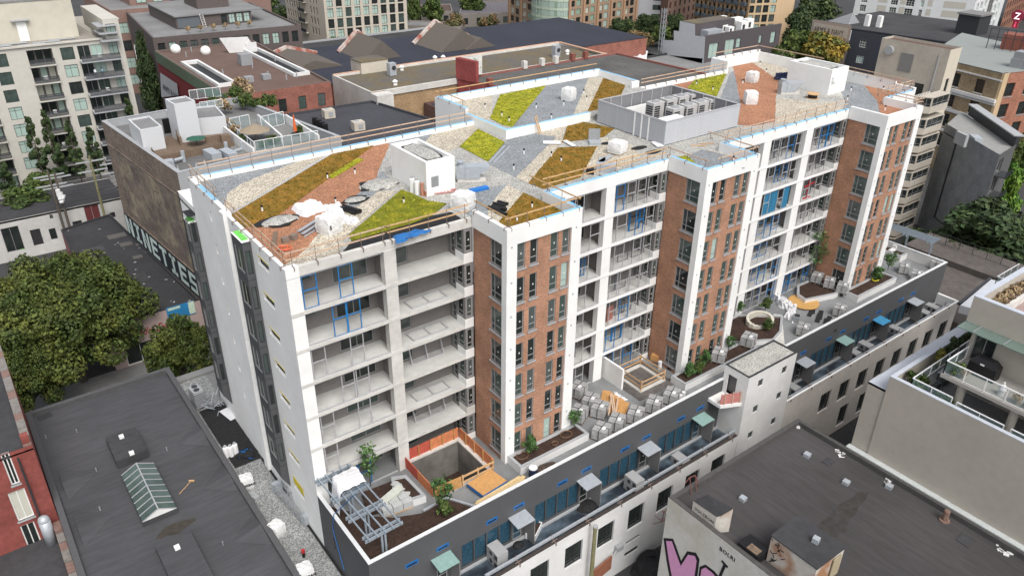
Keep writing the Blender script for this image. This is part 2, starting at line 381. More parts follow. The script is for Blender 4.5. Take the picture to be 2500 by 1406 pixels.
def lobes_for(h, R, n, seed, base=.35, squash=.8, qs=(.26, .42), core=.62):
    r = random.Random(seed); out = [((0, 0, h*(base+1)/2), R*core, R*core, h*(1-base)/2*core*1.25)]
    for i in range(n):
        a = r.uniform(0, 6.283); t = r.uniform(0, 1); rr = R*(.35+.45*math.sin(math.pi*min(1, t*.9+.1)))*r.uniform(.62, 1.1); q = R*r.uniform(*qs)
        out.append(((math.cos(a)*rr, math.sin(a)*rr, h*(base + (1-base)*(.12+.76*t))), q, q, q*squash))
    return out
TREE = {}; SIZE = {}
def tree_proto(key, h, R, nl, leaves, size, lm, seed, base=.35, lobes=14, trunk=None, limbs=6, qs=(.26, .42), core=.62):
    lb = lobes_for(h, R, lobes, seed, base, .8, qs, core)
    if nl: lb = [((c[0]*k, c[1]*k, c[2]), a*k, b*k, d*1.4) for c, a, b, d in lb[1:] for k in (1.15-.8*max(0, c[2]/h-.3)/.7,)]
    cm = leaf_cloud(lb, leaves, size, seed).mesh('crown', lm)
    t = MB(); tr = trunk or max(.12, h*.022); t.tube((0, 0, 0), (0, 0, h*base), tr, 8, tr*.75); t.tube((0, 0, h*base), (0, 0, h*.8), tr*.75, 7, tr*.2)
    tm = t.mesh('trunk', BARK); l = MB()
    for c, rx, ry, rz in lb[1:1+limbs]: l.tube((0, 0, h*base*rnd.uniform(.8, 1.2)), c, tr*.4, 5, tr*.12)
    SIZE[key] = (max(abs(q.co.x) for q in cm.vertices), max(q.co.z for q in cm.vertices)); TREE[key] = (cm, tm, l.mesh('limbs', BARK)); return TREE[key]
def tree(key, loc, label, group=None, rotz=None, sc=1, name='tree', cat='tree', sz=None):
    o = thing(name, label, cat, loc, group, rnd.uniform(0, 6.28) if rotz is None else rotz); o.scale = (sc, sc, sz or sc)
    for nm, me in zip(('crown', 'trunk', 'limbs'), TREE[key]): inst(nm, me, o, (0, 0, 0))
    return o
# ================================================================ the setting
H = 2.95
mb = MB(); mb.poly([(-400, -200, G), (700, -200, G), (700, 900, G), (-400, 900, G)]); struct('ground', mb, ASPH)
mb = MB(); mb.box(-120, 31.5, G+.004, 300, 34.5, G+.14); mb.box(-120, 46.2, G+.004, 300, 50.3, G+.14); struct('pavement', mb, PAVE)
mb = MB()
for i in range(-14, 40): mb.box(i*6-1.4, 40.2, G+.004, i*6+1.6, 40.35, G+.008)
struct('road_marking', mb, mat('road_paint', (.6, .5, .12), .8))

# ================================================================ the new apartment block
B = thing('apartment_block', 'long new white framed apartment block with three orange brick bays and green roof', 'building', (40, 8, G))
T0 = (14.96, 36.63, 65.5); TW, TY = 7.25, -4.49; ZT = 21.79; ZB = 20.42; RZ = 20.9
# -- roof deck and parapets
mb = MB()
mb.prism([(.2, .3), (79.0, .3), (79.0, 22.8), (69.5, 22.8), (69.5, 20.5), (53.4, 20.5), (.2, 20.5)], 20.5, RZ)
for x in T0: mb.box(x+.2, TY+.2, 20.5, x+TW-.2, .3, RZ)
mb.build('roof_deck', GRAV_L, B)
mb = MB(); mb.box(29.07, 14.67, RZ, 53.4, 27.85, 21.4); mb.build('upper_roof', GRAV_L, B)
up = [(29.07, 14.67), (52.3, 14.67), (52.3, 21.9), (53.4, 21.9), (53.4, 27.85), (29.07, 27.85)]
mb = MB()
mb.box(29.03, 14.63, RZ, 40.2, 14.97, 21.8); mb.box(29.03, 14.97, RZ, 29.37, 21.8, 21.8); mb.box(29.03, 21.8, 8, 29.37, 27.55, 22.35); mb.box(29.03, 27.55, 8, 53.4, 27.9, 22.2)
mb.box(53.1, 20.9, 8, 53.42, 27.55, 22.1); mb.box(52.2, 20.6, RZ, 53.42, 20.9, 22.1)
mb.build('upper_parapet', STUCCO, B)
mb = MB(); mb.box(29.2, 27.6, 22.2, 53.3, 27.85, 22.24); mb.box(29.08, 14.66, 21.8, 40.2, 14.94, 21.84); mb.box(29.08, 14.94, 21.8, 29.34, 21.8, 21.84); mb.box(29.06, 21.8, 22.35, 29.34, 27.5, 22.39); mb.box(53.13, 20.95, 22.1, 53.38, 27.5, 22.14)
mb.build('parapet_insulation', INSUL, B)
mb = MB(); mb.box(69.3, 22.7, 8, 79.2, 23.05, 22.5); mb.box(69.3, 20.3, RZ-1, 69.6, 22.7, 22.5); mb.box(79.0, 2.5, 8, 79.3, 22.7, 22.2); mb.box(78.9, -.02, 8, 79.3, 2.5, 21.9); mb.build('end_parapet', STUCCO, B)
mb = MB(); mb.box(0.01, 20.3, RZ-.3, 29.03, 20.62, 21.35); mb.build('rear_parapet', STUCCO, B); mb = MB(); mb.box(53.42, 20.3, 8, 69.3, 20.6, 21.35); mb.build('rear_parapet', STUCCO, B)
mb = MB(); mb.box(1.3, 20.32, 21.35, 29.0, 20.6, 21.39); mb.build('parapet_insulation', INSUL, B)
# -- bays of open balconies
BAYS = [(0, 14.96, 21.14, [(0, .96), (7.3, 8.28)], 14.15), (22.21, 36.63, 21.5, [(29.03, 30.1)], 35.82), (44.01, 65.5, 21.5, [(45.2, 46.3), (50.75, 51.95), (57.95, 59.2)], 64.69), (72.9, 79.0, 21.6, [(77.8, 79.0)], 78.4)]
COLB = CONC
for bi, (x0, x1, zt, cols, gx) in enumerate(BAYS):
    mb = MB(); mb.box(x0+.02, .04, ZB, x1-.02, .4, zt-.02); mb.build('roof_beam', CONC if bi == 0 else STUCCO, B)
    if bi: mb = MB(); mb.box(x0+.05, .06, zt-.02, x1-.05, .36, zt+.03); mb.build('parapet_insulation', INSUL, B)
    for ci, (a, b) in enumerate(cols):
        mb = MB(); mb.box(a, 0, -.3 if a else -4.2, b, .62, zt if a == 0 else ZB); mb.build('column', CONC if (bi == 0 and ci) else STUCCO, B)
        mb = MB(); mb.box((a+b)/2-.14, .62, 0, (a+b)/2+.14, 2.2, ZB)
        if a: mb.build('balcony_divider', GREYW, B)
    for k in range(1, 7):
        z = k*H; mb = MB(); mb.box(x0+.03, .02, z-.22, x1-.03, 2.25, z); mb.build('floor_slab', SLAB, B)
        mb = MB(); mb.box(x0+.03, -.03, z-.24, x1-.03, .02, z+.03); mb.build('slab_edge', CONC if bi == 0 else STUCCO, B)
    ops = []
    segs = [x0+.3] + [(a+b)/2 for a, b in cols if a] + [gx]
    for k in range(7):
        z = k*H
        for i in range(len(segs)-1):
            a, b = segs[i], segs[i+1]; w = b-a
            if w < 2.2: continue
            if i % 2 == 0:
                ops.append((a+.5-x0, a+min(2.3, w*.34)-x0, z+1.05, z+2.35, 'slide')); ops.append((a+w*.52-x0, a+w*.9-x0, z+.12, z+2.4, 'slide'))
            else:
                ops.append((a+.45-x0, a+w*.42-x0, z+.12, z+2.4, 'slide')); ops.append((a+w*.52-x0, a+w*.93-x0, z+1.35, z+2.35, 'triple'))
    facade(B, (x0, 2.25), (x1, 2.25), 0, 20.5, ops, GREYW, .1, 'back_wall')
    if bi < 3:      # the grey corner bays beside each brick bay
        fo = []; so = []
        for k in range(7): z = k*H; fo.append((.12, .7, z+.75, z+2.55, 'grey')); so += [(.35, 1.0, z+.2, z+2.5, 'grey'), (1.15, 2.05, z+.75, z+2.55, 'grey')]
        facade(B, (gx, 0.0), (x1, 0.0), .02, ZB, fo, GREYP, .06, 'corner_bay_wall'); facade(B, (gx, 2.25), (gx, 0.0), .02, ZB, so, GREYP, .06, 'corner_bay_wall')
        for k in range(7):
            z = k*H; mb = MB(); mb.box(gx-.05, -.05, z-.24, x1, .0, z+.62); mb.box(gx-.05, 0, z-.24, gx, 1.15, z+.62); mb.build('corner_bay_base', STUCCO if not (bi == 0 and k == 1) else CONC, B)
# -- brick bays in their white frames
for x0 in T0:
    lo = [(2.2, 3.84, k*H+.55, k*H+2.72, 'corner', GL + [GL[1]]) for k in range(7)]
    facade(B, (x0+.12, 0), (x0+.12, TY+.63), 0, ZB, lo, BRICK, .12, 'brick_wall', sill=COPING)
    fo = []
    for k in range(7):
        for s0, s1 in ((.1, .86), (1.32, 2.07), (3.3, 4.08), (4.48, 5.22)):
            fo.append((s0, s1, k*H+.55, k*H+2.72, 'tower', GL + [GL[1], BLIND if rnd.random() < .35 else GL[0]]))
    facade(B, (x0+.95, TY+.14), (x0+6.23, TY+.14), 0, ZB, fo, BRICK, .12, 'brick_wall', sill=COPING)
    facade(B, (x0+TW-.12, TY+.9), (x0+TW-.12, 0), 0, ZB, [], BRICK, .1, 'brick_wall')
    for a, b, d in ((x0, x0+.95, .63), (x0+6.23, x0+TW, .9)):
        mb = MB(); mb.box(a, TY, -.3, b, TY+d, ZB); mb.build('column', STUCCO, B)
    mb = MB(); mb.box(x0, TY, ZB, x0+TW, TY+.36, ZT); mb.box(x0, TY+.36, ZB, x0+.36, .0, ZT); mb.box(x0+TW-.36, TY+.36, ZB, x0+TW, 0.0, ZT); mb.build('brick_bay_crown', STUCCO, B)
    if x0 < 60:
        mb = MB()
        if x0 > 20: mb.box(x0+.05, TY+.36, ZT, x0+.31, -.1, ZT+.04); mb.box(x0+.05, TY+.05, ZT, x0+6.9, TY+.31, ZT+.04)
        else: mb.box(x0+3.2, TY+.05, ZT, x0+TW-.05, TY+.31, ZT+.04)
        mb.box(x0+TW-.31, TY+.31, ZT, x0+TW-.05, -.1, ZT+.04); mb.build('parapet_insulation', INSUL, B)
    mb = MB(); mb.box(x0+.9, TY+.1, -.02, x0+6.3, TY+.2, .5); mb.build('base_course', STUCCO2, B)
# fixing dots left on the white frames
mb = MB()
for x0 in T0:
    for k in range(8):
        for dx in (.45, 6.7): mb.box(x0+dx-.07, TY-.012, 20.2-k*H, x0+dx+.07, TY, 20.36-k*H)
mb.build('fixing_marks', COPING, B)
# joint lines across the columns at each floor
mb = MB()
for bi, (x0, x1, zt, cols, gx) in enumerate(BAYS):
    for a, b in cols:
        for k in range(1, 8): mb.box(a-.004, -.006, k*H-.28, b+.004, 0.3, k*H-.25)
mb.build('column_joints', COPING, B)
# -- left end wall, slot windows, two charcoal window strips
ops = [(20.6-5.24, 20.6-3.16, k*H+1.85, k*H+2.5, 'slot') for k in range(0, 7)] + [(20.6-5.24, 20.6-3.16, -1.75, -1.15, 'slot')]
ops += [(20.6-15.9, 20.6-15.45, k*H+1.4, k*H+2.3, 'none', [BLACKP]) for k in range(7)]
facade(B, (0, 20.6), (0, .62), -4.2, 21.12, ops, STUCCO, .22, 'end_wall')
mb = MB(); mb.box(.02, .62, 20.5, .3, 11.2, 21.14); mb.box(.02, 11.2, 20.5, .4, 20.3, 21.34); mb.box(-.28, 11.2, -4, 0, 12.1, 21.34); mb.build('end_parapet', STUCCO, B)
mb = MB(); mb.box(.06, 14.2, 21.34, .36, 18.2, 21.38); mb.build('parapet_insulation', INSUL, B)
facade(B, (0.05, 25.6), (.05, 20.6), -4.2, 18.5, [], STUCCO, .1, 'end_wall')
mb = MB(); mb.box(.05, 20.6, 17.8, 20, 25.6, 18.0); mb.box(.05, 25.3, -4.2, 20, 25.6, 18.5); mb.box(.05, 20.62, 18.0, .5, 20.9, 20.6); mb.build('rear_wing', STUCCO, B)
YEL = mat('yellow_sheathing', (.62, .5, .05), .8)
for a, b in [(-1.14, -.35)] + [(k*H+2.5, k*H+2.56) for k in range(7)]: mb = MB(); mb.box(-.02, 3.16, a, .0, 5.24, b); mb.build('yellow_sheathing', YEL, B)
GREENM = mat('green_membrane', (.16, .58, .1), .6)
for (ya, yb, zt, kb) in ((6.3, 8.6, 20.9, 0), (20.75, 22.3, 17.2, 0)):
    nk = int((zt+1)/H)
    oo = [(.35, yb-ya-.35, k*H+.5, k*H+2.5, 'pair') for k in range(-1 if kb else 0, nk)]; ff = [(.12, .5, k*H+.6, k*H+2.5, 'none') for k in range(0, nk)]
    facade(B, (-.64, yb), (-.64, ya), -1.2, zt, oo, DARKP, .08, 'window_strip'); facade(B, (-.64, ya), (0, ya), -1.2, zt, ff, DARKP, .08, 'window_strip')
    mb = MB(); mb.poly([(-.64, ya, -1.2), (-.64, yb, -1.2), (0, yb, -2.4), (0, ya, -2.4)]); mb.poly([(-.64, ya, -1.2), (0, ya, -2.4), (0, ya, -1.2)]); mb.poly([(-.64, yb, zt), (-.64, yb, -1.2), (0, yb, -1.2), (0, yb, zt)]); mb.build('window_strip_foot', DARKP, B)
    mb = MB(); mb.poly([(-.66, ya-.02, zt+.01), (.0, ya-.02, zt+.01), (0, yb, zt+.01), (-.66, yb, zt+.01)]); mb.build('window_strip_top', STUCCO, B)
    mb = MB(); mb.box(-.5, ya+.35, zt+.012, -.06, yb-.05, zt+.05); mb.build('green_membrane', GREENM, B)
    mb = MB()
    for k in range(0, nk+1): mb.box(-.646, ya-.006, k*H+.12, .0, yb+.0, k*H+.15)
    mb.build('panel_joints', BLACKP, B)
# -- podium: deck with two pits, charcoal front wall, glazed ledge, white alley wall
PX0, PX1, PF, AW = 0.0, 81.4, -8.51, -11.2
pits = [(8.2, 13.3, -4.3, .35), (31.9, 34.7, -3.75, -.9)]
xs = sorted({PX0+.3, PX1-.3} | {p[0] for p in pits} | {p[1] for p in pits}); ys = sorted({PF+.3, 2.3} | {p[2] for p in pits} | {p[3] for p in pits})
mb = MB()
for i in range(len(xs)-1):
    for j in range(len(ys)-1):
        cx, cy = (xs[i]+xs[i+1])/2, (ys[j]+ys[j+1])/2
        if not any(p[0] < cx < p[1] and p[2] < cy < p[3] for p in pits): mb.poly([(xs[i], ys[j], 0), (xs[i+1], ys[j], 0), (xs[i+1], ys[j+1], 0), (xs[i], ys[j+1], 0)])
mb.poly([(79.3, 2.3, 0), (PX1-.3, 2.3, 0), (PX1-.3, 28, 0), (79.3, 28, 0)])
mb.build('podium_deck', mat('wet_grey_deck', (.2, .207, .21), .6, .14, .9, .22, .3), B)
for a, b, c, d in pits:
    mb = MB(); mb.poly([(a, c, -3.4), (b, c, -3.4), (b, d, -3.4), (a, d, -3.4)]); mb.build('pit_floor', SOIL, B)
    mb = MB()
    mb.poly([(a, c, 0), (a, d, 0), (a, d, -3.4), (a, c, -3.4)]); mb.poly([(b, d, 0), (b, c, 0), (b, c, -3.4), (b, d, -3.4)]); mb.poly([(a, d, 0), (b, d, 0), (b, d, -3.4), (a, d, -3.4)]); mb.poly([(b, c, 0), (a, c, 0), (a, c, -3.4), (b, c, -3.4)])
    mb.build('pit_wall', mat('dirty_shaded_concrete', (.17, .16, .145), .95, .2, 1.2, .25, .4), B)  # dirty concrete, its grey also darkened to paint in the shade of the pit
    mb = MB(); mb.ring([(a-.35, c-.35), (b+.35, c-.35), (b+.35, d+.35), (a-.35, d+.35)], .35, 0.0, .16); mb.build('pit_kerb', CONC, B)
ZPP = 1.42
# charcoal wall: glazing in groups of four with a door, as the canopies stand
CAN = [7.0, 14.3, 21.6, 28.9, 36.2, 45.6, 52.6, 60.0, 67.4, 75.0]      # right edge of each door canopy
ops = []
for c in CAN:
    if c-6.4 > .6 and not (38.3 < c-5 < 45.7):
        for i in range(4): ops.append((c-6.5+i*1.22, c-6.5+i*1.22+1.14, -4.1, -1.72, 'none', [FILM] if c > 8 else [GL[1]]))
    ops.append((c-1.5, c-.55, -4.3, -1.75, 'grey', [FILM, GL[0]]))
ops = [o for o in ops if o[1] < 80.9]
facade(B, (PX0, PF), (PX1, PF), -4.5, ZPP-.06, ops, DARKP, .1, 'podium_front_wall')
facade(B, (PX0, 0), (PX0, PF), -9, ZPP-.06, [(2.2, 2.5, -2.6, -1.2), (6.2, 6.5, -3.6, -2.2)], DARKP, .1, 'podium_side_wall')
facade(B, (PX1, PF), (PX1, 30), G, ZPP-.06, [], DARKP, .1, 'podium_side_wall')
mb = MB(); mb.box(PX0, PF, ZPP-.06, PX1, PF+.3, ZPP); mb.box(PX0, PF+.3, ZPP-.06, PX0+.3, -.02, ZPP); mb.box(PX1-.3, PF+.3, ZPP-.06, PX1, 28, ZPP); mb.build('parapet_cap', mat('pale_cap', (.62, .63, .63), .6, .05, 1.2), B)
mb = MB(); mb.box(PX0+.02, PF+.1, 0, PX1-.02, PF+.28, ZPP-.06); mb.box(PX0+.02, PF+.28, 0, PX0+.28, 0, ZPP-.06); mb.box(PX1-.28, PF+.28, 0, PX1-.02, 28, ZPP-.06); mb.build('parapet_back', STUCCO2, B)
mb = MB()
for c in CAN:
    for dx in (-1.9, -4.6):
        z = -.95; x = c + dx + 1.0
        mb.box(x-.55, PF-.012, z, x+.55, PF-.001, z+.42)
mb.build('vent_tape', TARP, B)
mb = MB()
for c in CAN:
    for dx in (-1.9, -4.6): x = c+dx+1.0; mb.box(x-.42, PF-.02, -.86, x+.42, PF-.012, -.72)
mb.build('vent_slot', BLACKP, B)
# ledge floor with wet membrane, parapet and alley wall
mb = MB(); mb.poly([(PX0, AW+.4, -4.5), (PX1-.3, AW+.4, -4.5), (PX1-.3, PF, -4.5), (PX0, PF, -4.5)])
mb.build('ledge_floor', mat('wet_blue_black_membrane', (.03, .038, .048), .28, .35, 1.2, .35, .5, col2=(.075, .1, .125), spec=.5), B)
mb = MB(); mb.box(PX0, PF-.22, -4.49, PX1-.3, PF-.01, -4.3); mb.build('ledge_kerb', COPING, B)
ops = []
for x in [16.3+3.69*i for i in range(-4, 6)] + [45.3+3.62*i for i in range(2, 10)]:
    ops.append((x, x+1.95, -7.65, -5.12, 'alley', [GL[0]]))
for x in (23.7,): ops += [(x, x+1.85, -9.4, -9.0, 'none', [GL[0]]), (x, x+1.85, -11.0, -10.4, 'none', [GL[0]])]
for x in (57.5, 61.5): ops += [(x, x+1.8, -11.8, -9.0, 'none', [GL[0]])]
facade(B, (PX0, AW), (38.3, AW), G, -3.75, [o for o in ops if o[1] < 38.2], STUCCO2, .22, 'alley_wall')
facade(B, (45.7, AW), (PX1, AW), G, -3.05, [(a-45.7, b-45.7) + tuple(r) for a, b, *r in ops if a > 45.8], mat('pinkish_stucco', (.58, .54, .5), .85, .06, 1.5, .1, .25), .22, 'alley_wall')
facade(B, (PX1, AW), (PX1, PF), G, -3.05, [], STUCCO2, .1, 'alley_wall')
mb = MB(); mb.box(45.75, AW+.02, -3.05, PX1+.02, AW+.24, -2.98); mb.box(PX1-.3, AW+.24, -4.4, PX1+.02, PF-.02, -2.98); mb.build('parapet_cap', STUCCO, B)
mb = MB(); mb.box(PX0, AW+.02, -4.5, 38.3, AW+.4, -3.78); mb.box(45.7, AW+.26, -4.5, PX1-.3, AW+.42, -3.5); mb.build('parapet_back', mat('brown_membrane', (.05, .04, .036), .9, .3, 4), B)
mb = MB(); mb.box(8.5, AW+.42, -3.62, 38.3, AW+.62, -3.42); mb.box(46, AW+.52, -3.42, PX1-1, AW+.66, -3.22); mb.build('gutter_rail', GALV, B)
# plinth below the end wall: lower roof strip with gravel
mb = MB(); mb.box(-2.95, -14, -4.6, 0, 30, -4.2); mb.build('side_roof_strip', mat('grey_strip_gravel', (.24, .245, .24), .95, .12, 2, .16, .35, speck=(12, .35), bump=.4), B)
mb = MB(); mb.box(-2.6, 13.5, -4.196, -.05, 24, -4.19); mb.build('black_membrane', BLACKM, B)
mb = MB(); mb.box(-.2, -9, -4.196, -.02, 13.4, -4.13); mb.build('membrane_upturn', BLACKM, B)
mb = MB(); mb.box(0, 20.7, -4.6, 80, 31, -4.2); mb.box(-2.95, 30, G, 80, 31, -3.9); mb.build('rear_podium', PAVE, B)
# -- stair tower on the podium edge
t0, t1, ya, zt = 38.3, 45.7, -8.4, 3.07
ops = [(x, x+.75, z, z+.8, 'none', [GL[2]]) for z in (1.3, -1.8, -5.0) for x in (1.6, 5.3)]
facade(B, (t0, AW-.02), (t1, AW-.02), G, zt, ops, STUCCO2, .14, 'stair_tower_wall')
facade(B, (t0, ya), (t0, AW-.02), -4.5, zt, [(.5, 1.55, .05, 2.25)], STUCCO, .14, 'stair_tower_wall')
facade(B, (t1, AW-.02), (t1, ya), -4.5, zt, [], STUCCO, .1, 'stair_tower_wall'); facade(B, (t1, ya), (t0, ya), 0, zt, [], STUCCO, .1, 'stair_tower_wall')
mb = MB(); mb.poly([(t0+.5, AW+.1, .02), (t0+.5, AW+.1, 2.3), (t0+.5, ya, 2.3), (t0+.5, ya, .02)]); mb.build('stair_recess', GREYP, B)
mb = MB(); mb.box(t0+.18, AW+.16, zt-.3, t1-.18, ya-.18, zt-.06); mb.build('stair_tower_roof', GRAV_L, B)
mb = MB(); mb.ring([(t0-.02, AW-.04), (t1+.02, AW-.04), (t1+.02, ya+.02), (t0-.02, ya+.02)], .2, zt-.02, zt+.03); mb.build('stair_tower_coping', FRAMED, B)
mb = MB(); mb.prism([(36.3, PF-.0), (38.29, -10.9), (38.29, -8.52)], -.35, 0); mb.prism([(36.3, PF-.02), (36.3, -10.0), (38.29, -10.9), (38.29, -8.53)], -.35, -.004); mb.build('landing_slab', STUCCO, B)
# -- rooftop housings
def housing(x0, y0, x1, y1, zt, gz):
    mb = MB(); mb.box(x0, y0, RZ, x1, y1, zt-.35); mb.ring([(x0, y0), (x1, y0), (x1, y1), (x0, y1)], .28, zt-.35, zt); mb.build('roof_housing', STUCCO, B)
    mb = MB(); n = 16; pts = []
    for i in range(n): a = 6.283*i/n; pts.append(((x0+x1)/2 + (x1-x0)*.4*math.copysign(abs(math.cos(a))**.5, math.cos(a))*rnd.uniform(.85, 1.08), (y0+y1)/2 + (y1-y0)*.42*math.copysign(abs(math.sin(a))**.5, math.sin(a))*rnd.uniform(.9, 1.07)))
    mb.prism(pts, zt-.35, zt-.2); mb.build('housing_membrane', BLACKM, B)
    mb = MB(); c = ((x0+x1)/2, (y0+y1)/2); mb.prism([(c[0]+(p[0]-c[0])*.82, c[1]+(p[1]-c[1])*.86) for p in pts], zt-.2, zt-.12); mb.build('housing_gravel', GRAV_L, B)
housing(14.75, 6.21, 17.5, 12.0, 23.82, 0); housing(70.9, 6.26, 74.4, 12.2, 23.88, 0)
mb = MB(); mb.box(15.2, 6.19, 21.6, 15.9, 6.205, 22.5)
for i in range(6): mb.box(15.22, 6.17, 21.66+i*.14, 15.88, 6.19, 21.72+i*.14)
mb.build('vent_grille', GALVD, B)
# door and access panels on the second housing
mb = MB(); mb.box(71.2, 6.0, 22.4, 72.0, 6.25, 23.0); mb.build('wall_air_unit', WHITE, B)

# ================================================================ green roof: gravel and sedum strips
def inpoly(x, y, p):
    c = False; j = len(p)-1
    for i in range(len(p)):
        if (p[i][1] > y) != (p[j][1] > y) and x < (p[j][0]-p[i][0])*(y-p[i][1])/(p[j][1]-p[i][1])+p[i][0]: c = not c
        j = i
    return c
def stuff(name, mbx, m, label): o = struct(name, mbx, m, 'stuff'); o['label'] = label; return o
def strip(name, pts, m, z, label, dz=.012):
    mb = MB(); n = len(pts); q = []
    for i in range(n):                                    # a slightly wandering edge
        a, b = Vector(pts[i]), Vector(pts[(i+1) % n]); L_ = (b-a).length; k = max(1, int(L_/.6))
        for s in range(k): p = a.lerp(b, s/k); q.append((p.x + (rnd.uniform(-.06, .06) if s else 0), p.y + (rnd.uniform(-.06, .06) if s else 0)))
    mb.prism(q, z-.004, z+dz, bottom=False); return stuff(name, mb, m, label)
def sedum(pts, m, z, label, dens=55, sz=.06):
    mb = MB(); mb.prism(pts, z-.004, z+.07, bottom=False)
    xs = [p[0] for p in pts]; ys = [p[1] for p in pts]; n = int((max(xs)-min(xs))*(max(ys)-min(ys))*dens)
    for _ in range(n):
        x, y = rnd.uniform(min(xs)-.08, max(xs)+.08), rnd.uniform(min(ys)-.08, max(ys)+.08)
        if not inpoly(x, y, pts): continue
        for t in range(1):
            a = rnd.uniform(0, 3.14); s = sz*rnd.uniform(.6, 1.5); dx, dy = math.cos(a)*s, math.sin(a)*s; h = s*rnd.uniform(.1, .7); lx, ly = rnd.uniform(-.05, .05), rnd.uniform(-.05, .05)
            mb.poly([(x-dx, y-dy, z+.05), (x+dx, y+dy, z+.05), (x+dx*.6+lx, y+dy*.6+ly, z+.08+h), (x-dx*.6+lx, y-dy*.6+ly, z+.08+h)])
    return stuff('sedum', mb, m, label)
Z1 = RZ+.004; ZU = 21.404
strip('gravel', [(.4, 12.4), (1.85, 16.3), (3.57, 17.8), (9.7, 20.25), (.6, 20.2)], GRAV_G, Z1, 'blue grey gravel at the rear left corner of the roof')
strip('gravel', [(.4, 13.2), (1.72, 12.75), (12.2, 20.25), (9.69, 20.25), (3.57, 17.81), (1.85, 16.3)], GRAV_C, Z1+.014, 'cream pebble strip on the left of the roof')
strip('gravel', [(.6, 12.2), (1.72, 12.75), (12.2, 20.25), (13.0, 20.25), (3.4, 12.98), (.7, 11.7)], mat('grey_paver_strip', (.4, .4, .4), .9, .06, 1), Z1+.02, 'plain grey strip beside the long ochre sedum')
sedum([(.45, 11.6), (.4, 8.94), (1.52, 8.1), (17.3, 20.25), (13.0, 20.25)], SEDB, Z1, 'long ochre sedum strip on the left of the roof')
strip('gravel', [(.4, 8.9), (1.52, 8.1), (17.3, 20.25), (18.9, 20.25), (18.6, 19.5), (15.0, 14.7), (13.6, 12.6), (8.3, 8.2), (5, 5.2), (2.6, 2.6), (.5, 1.2)], GRAV_R, Z1+.008, 'red brick gravel beside the long ochre sedum')
strip('gravel', [(18.9, 20.25), (18.6, 19.5), (21.6, 18), (23.9, 20.25)], GRAV_G, Z1, 'blue grey gravel behind the white housing')
strip('gravel', [(13.6, 12.6), (8.3, 8.2), (9.1, 7.6), (14.2, 11.2), (14.7, 13.6)], GRAV_G, Z1+.016, 'narrow blue grey gravel beside the red gravel')
strip('gravel', [(.4, .45), (.5, 1.2), (2.6, 2.6), (5, 5.2), (8.3, 8.2), (9.1, 7.6), (12.0, 9.4), (13.4, 8.8), (6.0, 3.1), (4.5, 1.3), (4, .45)], GRAV_C, Z1+.02, 'cream pebbles at the front left corner of the roof')
sedum([(10.12, 15.03), (10.2, 14.35), (14.65, 17.16), (14.41, 17.8)], SEDG, Z1+.03, 'small strip of bright sedum on the red gravel')
sedum([(6.1, 3.0), (13.73, 8.65), (13.98, 7.7), (14.25, 5.28), (15.2, 3.97), (13.0, 2.6), (10.8, 2.2), (5.86, 2.05)], SEDG, Z1+.02, 'bright yellow green sedum near the front edge of the roof')
mb = MB(); mb.prism([(4.2, .45), (14.5, .5), (14.6, 2.4), (13, 2.6), (10.8, 2.2), (5.8, 2.0)], RZ, RZ+.03); stuff('loose_membrane', mb, BLACKM, 'bare black membrane along the front edge')
sedum([(21.67, 2.26), (21.8, -1.86), (21.6, -4.1), (15.5, -4.1), (16.2, -1.6)], SEDB, Z1+.01, 'ochre sedum on top of the left brick bay')
strip('gravel', [(21.73, 4.58), (21.67, 2.26), (16.2, -1.6), (15.4, -3.8), (15.4, -1.6), (17.53, 1.52)], GRAV_C, Z1+.012, 'cream pebbles on the left brick bay')
strip('gravel', [(21.73, 4.58), (17.53, 1.52), (15.4, -1.6), (15.4, 2.6), (16.5, 4.0), (18.6, 5.4)], GRAV_G, Z1+.006, 'blue grey gravel on the left brick bay')
sedum([(28.61, 18.9), (28.27, 13.85), (23.75, 10.3), (23.98, 15.29)], SEDG, Z1+.01, 'bright sedum square beside the raised roof')
strip('gravel', [(23.9, 20.25), (28.9, 20.25), (28.5, 18.9), (23.9, 15.3), (21.6, 14.4), (21.5, 18)], GRAV_C, Z1+.008, 'cream pebbles behind the bright sedum square')
strip('gravel', [(28.9, 14.5), (32.5, 14.5), (33.6, 12.3), (23.33, 5.5), (23.4, 9.7), (23.75, 10.3), (28.27, 13.85)], GRAV_G, Z1+.006, 'blue grey gravel in front of the raised roof')
strip('gravel', [(32.5, 14.5), (36.6, 14.5), (32.9, 10.6), (31.45, 9.54), (23.39, 3.8), (23.33, 5.5), (33.6, 12.3)], GRAV_C, Z1+.012, 'cream pebbles in front of the raised roof')
sedum([(31.45, 9.54), (34.84, 7.69), (28.05, 2.3), (23.65, 2.0), (23.39, 3.8)], SEDB, Z1+.01, 'ochre sedum above the middle balconies')
sedum([(36.8, 14.4), (39.2, 14.5), (40.2, 10.99), (37.5, 9.58), (32.9, 10.62)], SEDB, Z1+.01, 'ochre sedum beside the louvred screen')
strip('gravel', [(34.84, 7.69), (28.05, 2.3), (33, 2.0), (36.4, 3.4), (38, 6), (37.5, 9.5)], GRAV_C, Z1+.004, 'cream pebbles around the bag by the louvred screen')
sedum([(37.2, 26.9), (44.4, 27.3), (31.02, 16.24), (30.6, 17.2), (30.9, 20)], SEDG, ZU, 'bright sedum strip on the raised roof')
strip('gravel', [(44.4, 27.4), (51.4, 27.4), (38.0, 15.1), (29.6, 15.1), (31.02, 16.24)], GRAV_G, ZU+.004, 'blue grey gravel on the raised roof')
strip('gravel', [(51.4, 27.4), (52.6, 26.0), (41, 16), (40, 15.1), (38.0, 15.1)], GRAV_C, ZU+.008, 'cream pebble strip on the raised roof')
